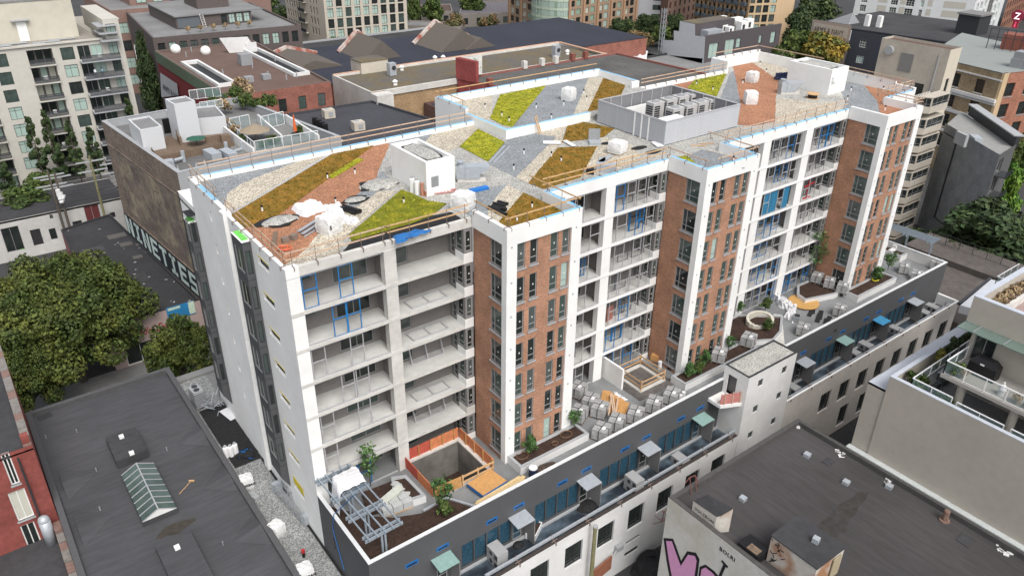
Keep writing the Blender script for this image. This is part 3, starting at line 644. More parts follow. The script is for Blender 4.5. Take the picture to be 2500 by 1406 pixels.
strip('gravel', [(29.6, 21), (29.6, 27.4), (36.5, 27.4), (30.6, 19.5)], GRAV_C, ZU+.008, 'cream pebbles at the rear left of the raised roof')
sedum([(52.6, 26.0), (52.4, 21.9), (45.3, 16), (41, 16)], SEDB, ZU+.006, 'ochre sedum on the raised roof')
strip('gravel', [(58.3, 20.2), (63.4, 20.2), (59.3, 17.8), (53, 12), (53, 15)], GRAV_R, Z1+.004, 'red gravel behind the louvred screen')
sedum([(63.0, 20.2), (69.2, 20.2), (59.18, 13.39), (59.28, 18.0)], SEDG, Z1+.01, 'bright sedum strip behind the louvred screen')
strip('gravel', [(69.9, 20.2), (73.5, 21.6), (59.1, 9.8), (58.6, 12.4)], GRAV_G, Z1+.006, 'blue grey strip behind the louvred screen')
strip('gravel', [(73.5, 22.6), (77.6, 22.6), (72, 14), (64.5, 8.9), (56.3, 2.96), (53.0, 3.3), (52, 4.9), (59.1, 9.8)], GRAV_R, Z1+.012, 'red gravel field at the far end of the roof')
strip('gravel', [(77.6, 22.6), (78.9, 22.4), (78.9, 18), (74.6, 12.5), (72, 14)], GRAV_C, Z1+.008, 'cream pebbles at the far end of the roof')
strip('gravel', [(64.5, 8.94), (67.2, 4.6), (68.6, 4.1), (66.5, .5), (58, .5), (56.3, 2.96)], GRAV_C, Z1+.008, 'cream pebbles above the right hand balconies')
strip('gravel', [(78.6, 10), (78.9, 6.5), (73.3, 1.2), (69.6, -2.3), (66.5, -2), (66.0, .4), (69.2, 2.74), (74.8, 7)], GRAV_G, Z1+.008, 'blue grey gravel on the right brick bay')
strip('gravel', [(78.9, 6.3), (78.8, .5), (73.2, .6), (72.4, -4.1), (66, -4.1), (69.7, -1.2), (73.3, 1.2)], GRAV_R, Z1+.014, 'red gravel at the far front corner of the roof')
sedum([(38.2, 1.2), (40, .8), (38, -3), (37.1, -3.6)], SEDG, Z1+.006, 'small bright sedum patch on the middle brick bay')
strip('gravel', [(40, .8), (42.6, 1.2), (43.2, -1.5), (41.6, -4), (37.6, -4), (38.2, -3)], GRAV_G, Z1+.01, 'blue grey gravel on the middle brick bay')
strip('gravel', [(42.8, .8), (43.6, -3.9), (41.8, -4), (43.2, -1.5)], GRAV_R, Z1+.014, 'red gravel on the middle brick bay')

# ================================================================ louvred plant screen
LX0, LX1, LY0, LY1, LT = 40.4, 51.5, 4.14, 13.8, 23.25
t = thing('louvred_screen', 'grey louvred plant screen standing on the new green roof', 'plant screen', (46, 9, RZ))
def slat_mesh(L_, inward):
    mb = MB(); mb.obox((0, 0, 0), (L_, 0, 0), (0, .07, .125), (0, -.012, .012)); return mb.mesh('louvre_slat', mat('louvre_grey', (.45, .46, .48), .5, .04, 1))
for (p, q) in (((LX0, LY0), (LX1, LY0)), ((LX1, LY0), (LX1, LY1)), ((LX1, LY1), (LX0, LY1)), ((LX0, LY1), (LX0, 8.36)), ((LX0, 8.3), (LX0, 6.42)), ((LX0, 6.36), (LX0, LY0))):
    p, q = Vector(p), Vector(q); L_ = (q-p).length; a = math.atan2((q-p).y, (q-p).x); me = slat_mesh(L_, 1)
    for i in range(13): inst('louvre_slat', me, t, Vector((p.x, p.y, RZ+.1+i*.175)) - LOC[t.name], a)
mb = MB()
def posts(x0, y0, x1, y1, n):
    for i in range(n+1):
        f = i/n; x, y = x0+(x1-x0)*f, y0+(y1-y0)*f; mb.box(x-.05, y-.05, RZ, x+.05, y+.05, LT)
posts(LX0+.12, LY0+.14, LX1-.12, LY0+.14, 7); posts(LX0+.12, LY1-.14, LX1-.12, LY1-.14, 7); posts(LX1-.14, LY0+.2, LX1-.14, LY1-.2, 6); posts(LX0+.14, 8.4, LX0+.14, LY1-.2, 4); posts(LX0+.14, 4.4, LX0+.14, 6.3, 2)
mb.build('screen_post', FRAMEL, t)
mb = MB(); mb.box(LX0-.03, LY0-.03, LT, LX1+.03, LY0+.16, LT+.07); mb.box(LX0-.03, LY1-.16, LT, LX1+.03, LY1+.03, LT+.07); mb.box(LX1-.16, LY0+.16, LT, LX1+.03, LY1-.16, LT+.07); mb.box(LX0-.03, LY0+.16, LT, LX0+.16, LY1-.16, LT+.07); mb.build('screen_cap', FRAMEL, t)
mb = MB()
for y in (6.39, 8.33, 7.36): mb.box(LX0-.06, y-.07, RZ, LX0+.02, y+.07, LT)
mb.build('gate_post', WHITE, t)
mb = MB(); mb.box(LX0+.3, LY0+.5, RZ, LX1-.3, LY1-.3, RZ+.05); mb.build('plant_floor', mat('plant_floor_grey', (.3, .3, .295), .9, .1), t)
mb = MB(); [mb.box(*q) for q in ((LX0+.1, LY0+.1, RZ, LX1-.1, LY0+.11, LT), (LX0+.1, LY0+.11, RZ, LX0+.11, LY1-.1, LT), (LX1-.11, LY0+.11, RZ, LX1-.1, LY1-.1, LT), (LX0+.1, LY1-.11, RZ, LX1-.1, LY1-.1, LT))]; mb.build('gap_shade_sheet', mat('slat_gap_shade', (.2, .2, .21), .7, .05), t)  # dark sheets added behind the slats, standing in for shadow in the gaps
mb = MB(); mb.box(LX0+.5, LY1-.75, RZ+.05, LX1-.6, LY1-.5, RZ+1.1); mb.box(LX1-.75, LY0+.5, RZ+.05, LX1-.5, LY1-.8, RZ+1.1); mb.build('plant_upstand', STUCCO, t)
mb = MB(); mb.box(40.75, 4.35, RZ, 44.2, 6.3, 22.95); mb.build('white_enclosure', WHITE, t)
# condensers in the screen
cp = thing('condenser', 'grey condenser unit inside the louvred screen, one of two ranks', 'condenser', (0, 0, 0), 'condensers in the louvred screen')
mb = MB(); mb.box(-.55, -.4, .12, .55, .4, 1.75); mb.build('casing', mat('warm_grey_metal', (.47, .46, .45), .5, .04), cp, local=True)
mb = MB(); mb.box(-.62, -.3, 0, -.4, .3, .12); mb.box(.4, -.3, 0, .62, .3, .12); mb.build('feet', GALVD, cp, local=True)
mb = MB(); mb.tube((0, 0, 1.75), (0, 0, 1.79), .33, 14); mb.build('fan', GALVD, cp, local=True)
mb = MB()
for i in range(6): mb.box(-.45, -.425, .35+i*.2, .1, -.4, .47+i*.2)
for i in range(6): mb.box(-.575, -.3, .35+i*.2, -.55, .3, .47+i*.2)
mb.build('grille', FRAMED, cp, local=True)
k = 0
for (u, v) in ((1170, 750), (1265, 725), (1350, 705), (1437, 690), (1310, 790), (1405, 768), (1488, 745), (1570, 725)):
    q = P(1200+u/2.929, v/2.929, RZ+1.8); q.z = RZ+.05
    lb_ = 'grey condenser in the louvred screen, ' + ('leftmost of the rear rank', 'second of the rear rank', 'third of the rear rank', 'farthest of the rear rank', 'nearest of the front rank', 'second of the front rank', 'third of the front rank', 'farthest of the front rank')[k]
    if k == 0: cp.location = q; cp['label'] = lb_; cp.scale = (1.45, 1.45, 1.2)
    else: dup(cp, q, label=lb_).scale = (1.45, 1.45, 1.2)
    k += 1

# ================================================================ guard rails round the roof
RAIL = {}
def guard(pts, z, label, h=1.05, mid=True, m=WOODP, step=1.9, over=.25):
    c = Vector(pts[0]).lerp(Vector(pts[-1]), .5); t = thing('guard_rail', label, 'guard rail', (c.x, c.y, z), 'temporary guard rails round the roof')
    for i in range(len(pts)-1):
        a, b = Vector((*pts[i], z)), Vector((*pts[i+1], z)); d = b-a; n = max(1, round(d.length/step)); u = d.normalized(); nr = Vector((u.y, -u.x, 0))
        for j in range(n+1):
            p = a + d*(j/n)*.96 + d*.02; mb = MB(); mb.tube(p - Vector((0, 0, .12)), p + Vector((0, 0, h+.12)), .022, 5); mb.bar(p + nr*.28 + Vector((0, 0, .02)), p - nr*.1 + Vector((0, 0, .02)), .06, .05); mb.bar(p + nr*.28 + Vector((0, 0, .04)), p + nr*.28 - Vector((0, 0, .25)), .05); mb.build('post', mat('rusty_steel', (.2, .15, .13), .7, .2), t)
        for zz in ([h, h*.52] if mid else [h]):
            o = -nr*.04; s = rnd.uniform(-.03, .03)
            mb = MB(); mb.bar(a - u*over + o + Vector((0, 0, zz+s)), b + u*over + o + Vector((0, 0, zz-s)), .04, .1); mb.build('rail', m, t)
    return t
guard([(.2, 20.4), (.2, 14.2)], 21.35, 'timber guard rail on the rear half of the left end wall', m=WOODP)
guard([(.18, 11.8), (.18, .35)], 21.15, 'timber guard rail on the front half of the left end wall', m=WOODP)
guard([(.5, .25), (7.6, .25)], 21.15, 'timber guard rail above the raw concrete beam', m=WOODP)
guard([(7.9, .25), (14.6, .25)], 21.15, 'new yellow timber guard rail by the bright sedum', m=WOOD)
guard([(15.2, -.2), (15.25, -4.2), (22.0, -4.2), (22.0, 1.6)], 21.8, 'timber guard rail round the left brick bay', h=.72, mid=False, m=WOOD)
guard([(22.6, .6), (36.3, .3)], 21.53, 'timber guard rail above the middle balconies', m=WOOD, h=.95)
guard([(36.9, .3), (36.9, -4.0)], 21.82, 'short timber guard rail on the left of the middle brick bay', h=.6, mid=False)
guard([(38.5, -4.2), (43.6, -4.2), (43.7, 1.4)], 21.82, 'timber guard rail on the right of the middle brick bay', h=.6, mid=False)
guard([(44.6, .3), (65.2, .3)], 21.53, 'long timber guard rail above the right hand balconies', h=.95)
guard([(71.2, -4.2), (72.6, -4.2), (72.7, 1.2)], 21.82, 'timber guard rail on the right brick bay', h=.7, mid=True)
guard([(73.4, .4), (78.8, .4), (79.1, 12)], 21.9, 'timber guard rail at the far right end of the roof', h=.8)
guard([(1.2, 20.5), (28.6, 20.5)], 21.37, 'long timber guard rail on the rear parapet', h=1.0)
guard([(29.4, 27.8), (52.8, 27.8)], 22.22, 'orange timber guard rail behind the raised roof', h=.62, mid=False, m=WOOD)
guard([(29.3, 27.2), (29.25, 22.6)], 22.36, 'short timber guard rail at the left of the raised roof', h=.62, mid=False, m=WOOD)
guard([(53.9, 20.5), (69.0, 20.5)], 21.37, 'timber guard rail behind the far sedum strip', h=.9)
guard([(69.8, 22.9), (78.8, 22.9), (79.15, 13)], 22.5, 'timber guard rail at the far rear corner', h=.55, mid=False)

# ================================================================ things standing on the roof
def bag_mesh():
    mb = MB(); n = 7
    def pnt(u, v, w):
        p = Vector((u, v, w)); q = .5*p.normalized()*1.25; s = p.lerp(q*1.0, .3); return s
    idx = {}
    for ax in range(3):
        for sg in (-1, 1):
            for i in range(n):
                for j in range(n):
                    pts = []
                    for (a, b) in ((i, j), (i+1, j), (i+1, j+1), (i, j+1)):
                        c = [0, 0, 0]; c[ax] = sg*.5; c[(ax+1) % 3] = (a/n-.5); c[(ax+2) % 3] = (b/n-.5)
                        p = pnt(*c); r = random.Random(hash((round(p.x, 3), round(p.y, 3), round(p.z, 3)))); p += Vector((r.uniform(-.016, .016), r.uniform(-.016, .016), r.uniform(-.016, .016)))
                        if p.z > .2: p.z += .07*math.sin(p.x*14)*math.cos(p.y*11)
                        pts.append(p + Vector((0, 0, .47)))
                    mb.poly(pts if sg > 0 else pts[::-1])
    return mb
BAGM = bag_mesh().mesh('sack', mat('white_woven_sack', (.66, .66, .65), .8, .12, 4, bump=.5))
_h = MB()
for sx in (-1, 1):
    for sy in (-1, 1): _h.tube((sx*.33, sy*.33, .85), (sx*.2, sy*.2, 1.04), .04, 5); _h.tube((sx*.2, sy*.2, 1.04), (sx*.08, sy*.3, .92), .04, 5)
BAGL = _h.mesh('loops', MATS['white_woven_sack'])
def bag(loc, label, sc=1.2, rot=0, group='bulk bags', letters=None, sz=1.0):
    t = thing('bulk_bag', label, 'bulk bag', loc, group, rot); o = inst('sack', BAGM, t, (0, 0, 0)); o.scale = (sc, sc, sc*sz); o = inst('loops', BAGL, t, (0, 0, 0)); o.scale = (sc, sc, sc*sz)
    if letters:
        c = text(t, letters, Vector(loc), .3*sc, 0, BLACKP, 'lettering', bold=.012); c.location = (-.42*sc, -.545*sc, .36*sc); c.scale = (.92, 1, 1);
    return t
bag(P(1388, 243, 21.42), 'white bulk bag on the raised roof', 1.35, .4)
bag(P(1835, 200, RZ+.05), 'white bulk bag on the far red gravel, the farther one', 1.3, .2)
bag(P(1831, 252, RZ+.05), 'white bulk bag on red gravel just beyond the louvred screen', 1.4, .9)
bag(P(1507, 371, RZ+.15), 'white bulk bag on a pallet in front of the louvred screen', 1.45, .3, sz=.75)
bag(P(1131, 508, RZ+.05), 'white bulk bag behind the left brick bay', 1.55, .5, sz=.85)
bag(P(805, 565, RZ+.05), 'white bulk bag beside the heap of sheets and metal studs', 1.45, .3, sz=.9, letters='S')
mb = MB(); q = P(1507, 373, RZ+.02); mb.rbox(q.x, q.y, RZ+.02, 1.4, 1.2, .13, .3); single('pallet', mb, WOODP, 'pinkish pallet under the bag in front of the louvred screen', 'pallet')
for i, (u, v, l, r, s) in enumerate(((604, 1185, 'lettered bulk bag on the gravel strip nearest the gas bottles', .45, 1.0), (677, 1300, 'open bulk bag on the gravel strip between two lettered ones', .9, 1.0), (747, 1406, 'lettered bulk bag on the gravel strip at the bottom edge', .5, 1.05))):
    bag(P(u, v, -4.2), l, s*1.1, r - .55, letters='BIGBAG' if i != 1 else None)

def ahu(loc, rot, label):
    t = thing('air_handler', label, 'air handler', loc, None, rot); t.scale = (.78, .85, .85)
    mb = MB(); mb.box(-1.6, -.55, 0, 1.5, .55, .35); mb.build('curb', CONC, t, local=True)
    mb = MB(); mb.box(-1.7, -.6, .36, -.75, .6, 1.55); mb.build('end_cabinet', GALV, t, local=True)
    mb = MB(); mb.box(-.74, -.65, .36, .9, .65, 1.6); mb.box(-.1, -.665, .5, .7, -.65, 1.45); mb.build('cabinet', GALV, t, local=True)
    mb = MB(); mb.prism([(0, 0), (1, 0), (1, 1), (0, 1)], 0, 0.01); mb = MB(); a = [(.9, -.65, .9), (.9, .65, .9), (.9, .65, 1.6), (.9, -.65, 1.6)]; b = [(1.9, -.7, 1.35), (1.9, .7, 1.35), (1.9, .7, 1.6), (1.9, -.7, 1.6)]
    for i in range(4): j = (i+1) % 4; mb.poly([a[i], b[i], b[j], a[j]])
    mb.poly(a); mb.poly(b[::-1]); mb.build('intake_hood', GALV, t, local=True)
    mb = MB(); mb.tube((-1.25, 0, 1.55), (-1.25, 0, 1.95), .32, 14); mb.tube((-1.25, 0, 1.95), (-1.25, 0, 2.05), .42, 14); mb.build('fan', GALV, t, local=True)
    return t
q = P(1152, 440, RZ); ahu((q.x, q.y, RZ), -.55, 'grey rooftop air handler beside the white housing')
q = P(1925, 228, RZ); ahu((q.x, q.y, RZ), -.45, 'grey rooftop air handler at the far end of the roof')
# vent pipes poking out of the beds
vp = None
for (u, v, z) in [(641, 517, RZ), (800, 437, RZ), (867, 425, RZ), (820, 497, RZ), (986, 497, RZ), (1044, 463, RZ), (1279, 377, RZ), (1346, 384, RZ), (1254, 415, RZ), (1370, 395, RZ), (1299, 508, RZ), (1262, 541, RZ), (1225, 285, ZU), (1243, 298, ZU), (1309, 265, ZU), (1376, 258, ZU), (1346, 290, ZU), (1425, 230, ZU), (1432, 246, ZU), (1184, 265, ZU), (1825, 150, RZ), (1855, 160, RZ), (1870, 178, RZ), (1813, 205, RZ), (1740, 222, RZ), (1700, 208, RZ), (2077, 223, RZ), (2155, 222, RZ), (2068, 245, RZ), (2160, 270, RZ), (1790, 395, RZ)]:
    if vp is None:
        vp = thing('vent_pipe', 'short white vent pipe with dark cap standing in the roof beds', 'vent pipe', P(u, v, z), 'vent pipes in the roof beds')
        mb = MB(); mb.tube((0, 0, 0), (0, 0, .42), .07, 8); mb.build('pipe', WHITE, vp, local=True); mb = MB(); mb.tube((0, 0, .4), (0, 0, .55), .09, 8); mb.build('cap', BLACKP, vp, local=True)
    else: dup(vp, P(u, v, z))
def sheets(name, uv, z, wl, m, label, cat, h=.25, n=5, rot=None):
    q = P(*uv, z); mb = MB()
    for i in range(n):
        a = (rot if rot is not None else 0)+rnd.uniform(-.5, .5) if n > 1 else (rot or 0)
        mb.obox(q + Vector((rnd.uniform(-.5, .5), rnd.uniform(-.5, .5), .03+h*i/n)) - Vector((wl[0]/2, wl[1]/2, 0)), Vector((math.cos(a)*wl[0], math.sin(a)*wl[0], rnd.uniform(-.1, .15))), Vector((-math.sin(a)*wl[1], math.cos(a)*wl[1], rnd.uniform(-.1, .15))), (0, 0, .03))
    return single(name, mb, m, label, cat)
def cloth(name, uvs, z, m, label, cat, n=9, amp=.22, base=.12):
    """a crumpled sheet spread over a quad of picture points"""
    a, b, c, d = [P(u, v, z) for u, v in uvs]; mb = MB(); r = random.Random(len(label)); g = []
    for i in range(n+1):
        for j in range(n+1):
            p = a.lerp(b, i/n).lerp(d.lerp(c, i/n), j/n); e = min(i, j, n-i, n-j)
            g.append((p.x + r.uniform(-.12, .12), p.y + r.uniform(-.12, .12), z + base*min(1, e) + (r.uniform(0, amp) if e else r.uniform(0, .04))))
    mb.v = g
    for i in range(n):
        for j in range(n): k = i*(n+1)+j; mb.f.append((k, k+n+1, k+n+2, k+1)); mb.m.append(0)
    return single(name, mb, m, label, cat)
cloth('plastic_sheet', ((712, 512), (765, 495), (800, 512), (742, 535)), RZ, CLOTH, 'crumpled white sheet heaped on the red gravel', 'sheet', amp=.22, base=.35)
cloth('plastic_sheet', ((790, 508), (830, 500), (845, 530), (805, 540)), RZ, CLOTH, 'white sheet behind the bulk bag at the front', 'sheet', amp=.2, base=.25)
cloth('plastic_sheet', ((838, 530), (875, 535), (870, 552), (830, 545)), RZ, CLOTH, 'small torn white sheet right of the front bulk bag', 'sheet', amp=.25, base=.1)
mb = MB()
for i in range(7): a = P(725+i*3, 566+i*2, RZ+.1); b = P(775+i*3, 535+i*2, RZ+.1); mb.bar(a + Vector((0, 0, .08*(i % 3))), b + Vector((0, 0, .08*(i % 3))), .1, .09)
single('stud_bundle', mb, GALV, 'bundle of galvanised studs below the white sheet', 'metal studs')
mb = MB(); mb.tube(P(832, 508, RZ+.2), P(868, 520, RZ+.2), .17, 10); mb.tube(P(838, 503, RZ+.2), P(880, 516, RZ+.2), .17, 10); mb.tube(P(845, 505, RZ+.42), P(876, 515, RZ+.42), .15, 10)
single('membrane_rolls', mb, BLACKP, 'black membrane rolls lying by the white sheets', 'rolls')
def heap(name, uv, z, rx, ry, h, m, label, cat, n=14, rim=None):
    q = P(*uv, z); 
    if rim:
        mb = MB(); mb.prism([(q.x + (rx+.1)*math.cos(6.283*i/n)*rnd.uniform(.72, 1.3), q.y + (ry+.1)*math.sin(6.283*i/n)*rnd.uniform(.7, 1.35)) for i in range(n)], z+.02, z+.07); single(rim, mb, BLACKM, 'black membrane scrap under ' + label, 'membrane')
    mb = MB(); mb.blob((q.x, q.y, z), rx, ry, h, n, 8, .12); return single(name, mb, m, label, cat, kind=None)
heap('gravel_heap', (682, 541), RZ+.06, 1.5, .8, .3, GRAV_L, 'pale gravel heap at the foot of the ochre sedum', 'gravel heap', rim='membrane_scrap')
heap('gravel_heap', (925, 452), RZ+.06, 1.7, 1.2, .28, GRAV_L, 'pale gravel heap left of the white housing', 'gravel heap', rim='membrane_scrap')
heap('gravel_heap', (868, 489), RZ+.06, 1.0, .6, .2, GRAV_L, 'small gravel heap behind the black rolls', 'gravel heap', rim='membrane_scrap')
mb = MB(); a = P(668, 600, RZ+.05); mb.bar(a, P(673, 567, RZ+.05), .35, .1); mb.bar(P(690, 590, RZ+.1), P(715, 570, RZ+.1), .1); single('planks', mb, WOODD, 'grey plank lying on the red gravel at the left end', 'plank')
mb = MB()
for i in range(24):
    a = 6.28*i/12; q = P(690 + (i//12)*9, 606, RZ+.1); mb.tube(q + Vector((.35*math.cos(a), .35*math.sin(a), .02)), q + Vector((.35*math.cos(a+.5236), .35*math.sin(a+.5236), .02)), .05, 4)
single('orange_cable', mb, mat('orange_rubber', (.6, .12, .05), .5), 'coils of orange cable by the left end rail', 'cable')
mb = MB()
for i, (u, v) in enumerate(((697, 590), (718, 583))): q = P(u, v, RZ+.05); mb.rbox(q.x, q.y, RZ+.05, .5, .35, .35, .5*i)
single('blocks', mb, mat('paver_brown', (.2, .16, .13), .9), 'small stack of blocks at the left end', 'blocks')
# gas cylinders, ladder, boards by the white housing
def cylinder(loc, label, group, h=1.25, r=.19):
    t = thing('gas_cylinder', label, 'gas cylinder', loc, group); mb = MB(); mb.tube((0, 0, 0), (0, 0, h*.82), r, 10); mb.tube((0, 0, h*.82), (0, 0, h*.92), r, 10, r*.4); mb.build('tank', WHITE, t, local=True)
    mb = MB(); mb.tube((0, 0, h*.9), (0, 0, h), r*.55, 8); mb.build('collar', COPING, t, local=True); return t
for i, (u, v) in enumerate(((1007, 468), (1019, 474))): cylinder(P(u, v, RZ), ('left', 'right')[i] + ' white gas cylinder against the white housing', 'gas cylinders by the roof housing', 1.35, .22)
for i, (u, v) in enumerate(((554, 1114), (566, 1112), (577, 1106))): cylinder(P(u, v, -4.2), ('leftmost', 'middle', 'rightmost')[i] + ' of three white gas cylinders on the black strip', 'gas cylinders on the side strip', 1.3, .24)
q = P(1031, 478, RZ); mb = MB(); mb.tube(q, q + Vector((0, 0, 1.1)), .14, 8); mb.rbox(q.x+.3, q.y-.2, RZ, .35, .35, .4); single('orange_tool', mb, mat('orange_dusty', (.42, .2, .13), .8), 'orange breaker tool standing by the gas cylinders', 'tool')
def ladder(p, q, w, m, label, n=8):
    t = thing('ladder', label, 'ladder', p); p, q = Vector(p), Vector(q); d = q-p; s = d.cross(Vector((0, 0, 1))); s = s.normalized() if s.length > .2 else Vector((1, 0, 0))
    for k in (-.5, .5): mb = MB(); mb.bar(p + s*w*k, q + s*w*k, .06, .09); mb.build('stile', m, t)
    for i in range(n): c = p + d*((i+.5)/n); mb = MB(); mb.bar(c - s*w*.5, c + s*w*.5, .05); mb.build('rung', m, t)
    return t
ladder(P(1046, 472, RZ+.1), P(1116, 464, RZ+.1), .5, mat('red_ladder', (.5, .22, .2), .5), 'red and grey ladder lying in front of the white housing')
ladder(P(1319, 326, RZ), PY(1307, 283, 14.7), .55, WOOD, 'wooden ladder leaning on the raised roof edge')
mb = MB(); mb.bar(P(1147, 467, RZ+.15), P(1190, 457, RZ+.15), .5, .22); single('blue_bundle', mb, mat('blue_plastic', (.02, .16, .5), .45), 'blue wrapped bundle on the grey gravel', 'bundle')
mb = MB()
for (u0, v0, u1, v1, r) in ((1204, 497, 1234, 503, .16), (1200, 504, 1236, 512, .16), (1192, 506, 1222, 513, .16), (1215, 492, 1240, 498, .12), (1210, 515, 1236, 524, .16)): mb.tube(P(u0, v0, RZ+.2), P(u1, v1, RZ+.2), r, 10)
single('membrane_rolls', mb, BLACKP, 'strapped black membrane rolls on the left brick bay', 'rolls')
for (u0, v0, u1, v1, w) in ((1195, 398, 1232, 356, .14), (1205, 398, 1245, 358, .14)):
    mb = MB(); mb.bar(P(u0, v0, RZ+.06), P(u1, v1, RZ+.06), w, .1); single('metal_channel', mb, GALV, 'grey metal channel beside the bright sedum square, ' + ('left' if u0 < 1200 else 'right') + ' one', 'channel')
# roof hatch, boards, flue
q = P(1452, 352, RZ); t = thing('roof_hatch', 'open steel roof hatch on the ochre sedum', 'roof hatch', q, None, -.62)
mb = MB(); mb.box(-.8, -.6, 0, .8, .6, .35); mb.build('curb', GALV, t, local=True); t.scale = (.7, .8, .8); mb = MB(); mb.box(-.85, .55, .35, .75, .62, 1.75); mb.build('lid', GALVD, t, local=True)
for (u, v, w, l, r, lab) in ((1347, 348, .9, 1.7, .9, 'pale sheet lying across the cream pebbles'), (1390, 350, .5, 1.9, -.2, 'white board at the edge of the ochre sedum'), (1478, 388, .5, 2.4, -1.2, 'long grey board near the louvred screen, upper one'), (1470, 398, .6, 3.0, -.75, 'long grey board near the louvred screen, lower one'), (1605, 352, .8, 1.6, -.4, 'white board at the louvred screen corner'), (1785, 408, .7, 2.4, 1.1, 'grey plank on the middle brick bay')):
    q = P(u, v, RZ+.12); mb = MB(); mb.rbox(q.x, q.y, RZ+.1, w, l, .05, r); single('board', mb, GALV if 'grey' in lab else CLOTH, lab, 'board')
q = P(1478, 418, RZ); mb = MB(); mb.rbox(q.x, q.y, RZ, 1.7, .9, .7, -.7); mb.rbox(q.x-1.6, q.y+.3, RZ, .7, .6, .5, -.7, 1); single('duct_section', mb, [GALV, BLACKP], 'grey duct section lying behind the middle balconies', 'duct')
for i, (u, v) in enumerate(((1560, 362), (1595, 372))): heap('membrane_scrap', (u, v), RZ, 1.0, .45, .12, BLACKM, ('larger', 'smaller')[i] + ' black membrane scrap by the louvred screen', 'membrane')
heap('membrane_scrap', (1480, 351), RZ, .7, .4, .1, BLACKM, 'black membrane scrap by the roof hatch', 'membrane')
q = P(1983, 240, RZ); mb = MB(); mb.tube(q, q + Vector((0, 0, .5)), .55, 14); mb.tube(q + Vector((0, 0, .5)), q + Vector((0, 0, .56)), .75, 14, mi=1); mb.tube(q + Vector((0, 0, -.0)), q + Vector((0, 0, .05)), .75, 14, mi=1); single('cable_reel', mb, [BLACKP, WOOD], 'black cable reel with wooden flanges at the far end of the roof', 'cable reel')
q = P(1895, 195, RZ); mb = MB(); [mb.rbox(q.x + i*.35, q.y - i*.12, RZ+.35, .25, .3, .5, .3) for i in range(7)]; mb.rbox(q.x+1, q.y-.4, RZ, 2.6, .6, .35, -.33); single('pipe_rack', mb, mat('navy_metal', (.03, .04, .09), .5), 'dark blue pipe bundle by the far air handler', 'pipes')
cloth('blue_tarp', ((960, 577), (1015, 562), (1058, 562), (970, 596)), 21.16, TARP, 'blue tarp draped over the concrete beam', 'tarp', amp=.07, base=.06)
mb = MB(); [mb.rbox(P(u, v, RZ).x, P(u, v, RZ).y, RZ+.02, .12, l, .06, a) for u, v, l, a in ((1705, 357, 1.6, 1.0), (1725, 352, 1.4, 1.0))]; single('loose_lumber', mb, WOOD, 'two yellow boards lying beside the louvred screen', 'lumber')
# ================================================================ balcony glazing frames, parts of the block
def gframe(x, z, w=1.15, h=2.55, y=.16, m=FRAMEL, mid=.55):
    mb = MB(); f = .07
    mb.box(x, y-.03, z, x+f, y+.03, z+h); mb.box(x+w-f, y-.03, z, x+w, y+.03, z+h)
    for zz in (0, h*mid, h-f): mb.box(x+f, y-.03, z+zz, x+w-f, y+.03, z+zz+f)
    mb.build('glazing_frame', m, B)
def gtrack(x0, x1, z): mb = MB(); mb.box(x0, .1, z, x1, .24, z+.05); mb.box(x0, .1, z+2.6, x1, .24, z+2.66); mb.build('glazing_track', FRAMEL, B)
BLUEF = mat('blue_wrap', (.02, .17, .42), .4, .2, 6)
DKF = mat('dark_frame', (.16, .17, .19), .45, .05)
for k in range(7):                                                          # first bay, left half
    z = k*H; gtrack(1.0, 7.2, z)
    m = BLUEF if k in (6, 5, 0) else FRAMEL
    for x in ({6: (1.05, 3.75), 5: (3.0, 4.1), 4: (1.05, 4.1), 3: (3.1, 4.3), 2: (1.1, 4.2), 1: (1.1,), 0: (2.6, 3.7)}[k]): gframe(x, z, 1.1, 2.6, m=m)
    if k in (5, 4, 2):                                                      # frames laid flat in the right half
        mb = MB(); a = Vector((9.8, .45, z+.08))
        for (x0, y0, x1, y1) in ((9.6, .45, 12.8, .45), (9.6, 1.6, 12.8, 1.6), (9.6, .45, 9.6, 1.6), (11.2, .45, 11.2, 1.6), (12.8, .45, 12.8, 1.6)): mb.bar((x0, y0, z+.08), (x1, y1, z+.08), .1, .1)
        mb.build('laid_frame', FRAMEL, B)
    if k in (3, 1):                                                         # frames leaning on the back wall
        mb = MB()
        for i in range(2):
            for dx in (0, 1.5, 3.0): mb.bar((9.9+dx, 1.5+i*.15, z+.02), (9.9+dx, 2.0+i*.1, z+1.5), .08)
            mb.bar((9.9, 1.5+i*.15, z+.05), (12.9, 1.5+i*.15, z+.05), .08); mb.bar((9.9, 2.0+i*.1, z+1.5), (12.9, 2.0+i*.1, z+1.5), .08)
        mb.build('leaning_frame', FRAMEL, B)
for (x0, x1) in ((22.35, 28.95), (30.2, 35.7), (52.05, 57.85), (59.3, 64.6), (46.4, 50.65), (73.0, 77.7)):
    for k in range(7):
        z = k*H; gtrack(x0, x1, z); x = x0 + rnd.uniform(.1, .6)
        while x < x1-1.2:
            r = rnd.random(); gframe(x, z, rnd.choice((1.05, 1.25)), 2.58, m=(BLUEF if r < .17 else FRAMEL))
            x += rnd.choice((1.3, 1.35, 2.4))
        mb = MB()                                                           # dark inner frames further back
        for q in range(2): xx = rnd.uniform(x0, x1-1.4); mb.bar((xx, 1.15, z), (xx, 1.15, z+2.6), .07); mb.bar((xx+1.3, 1.15, z), (xx+1.3, 1.15, z+2.6), .07); mb.bar((xx, 1.15, z+1.4), (xx+1.3, 1.15, z+1.4), .06); mb.bar((xx, 1.15, z+.03), (xx+1.3, 1.15, z+.03), .06)
        mb.build('inner_frame', BLUEF if rnd.random() < .4 else DKF, B)
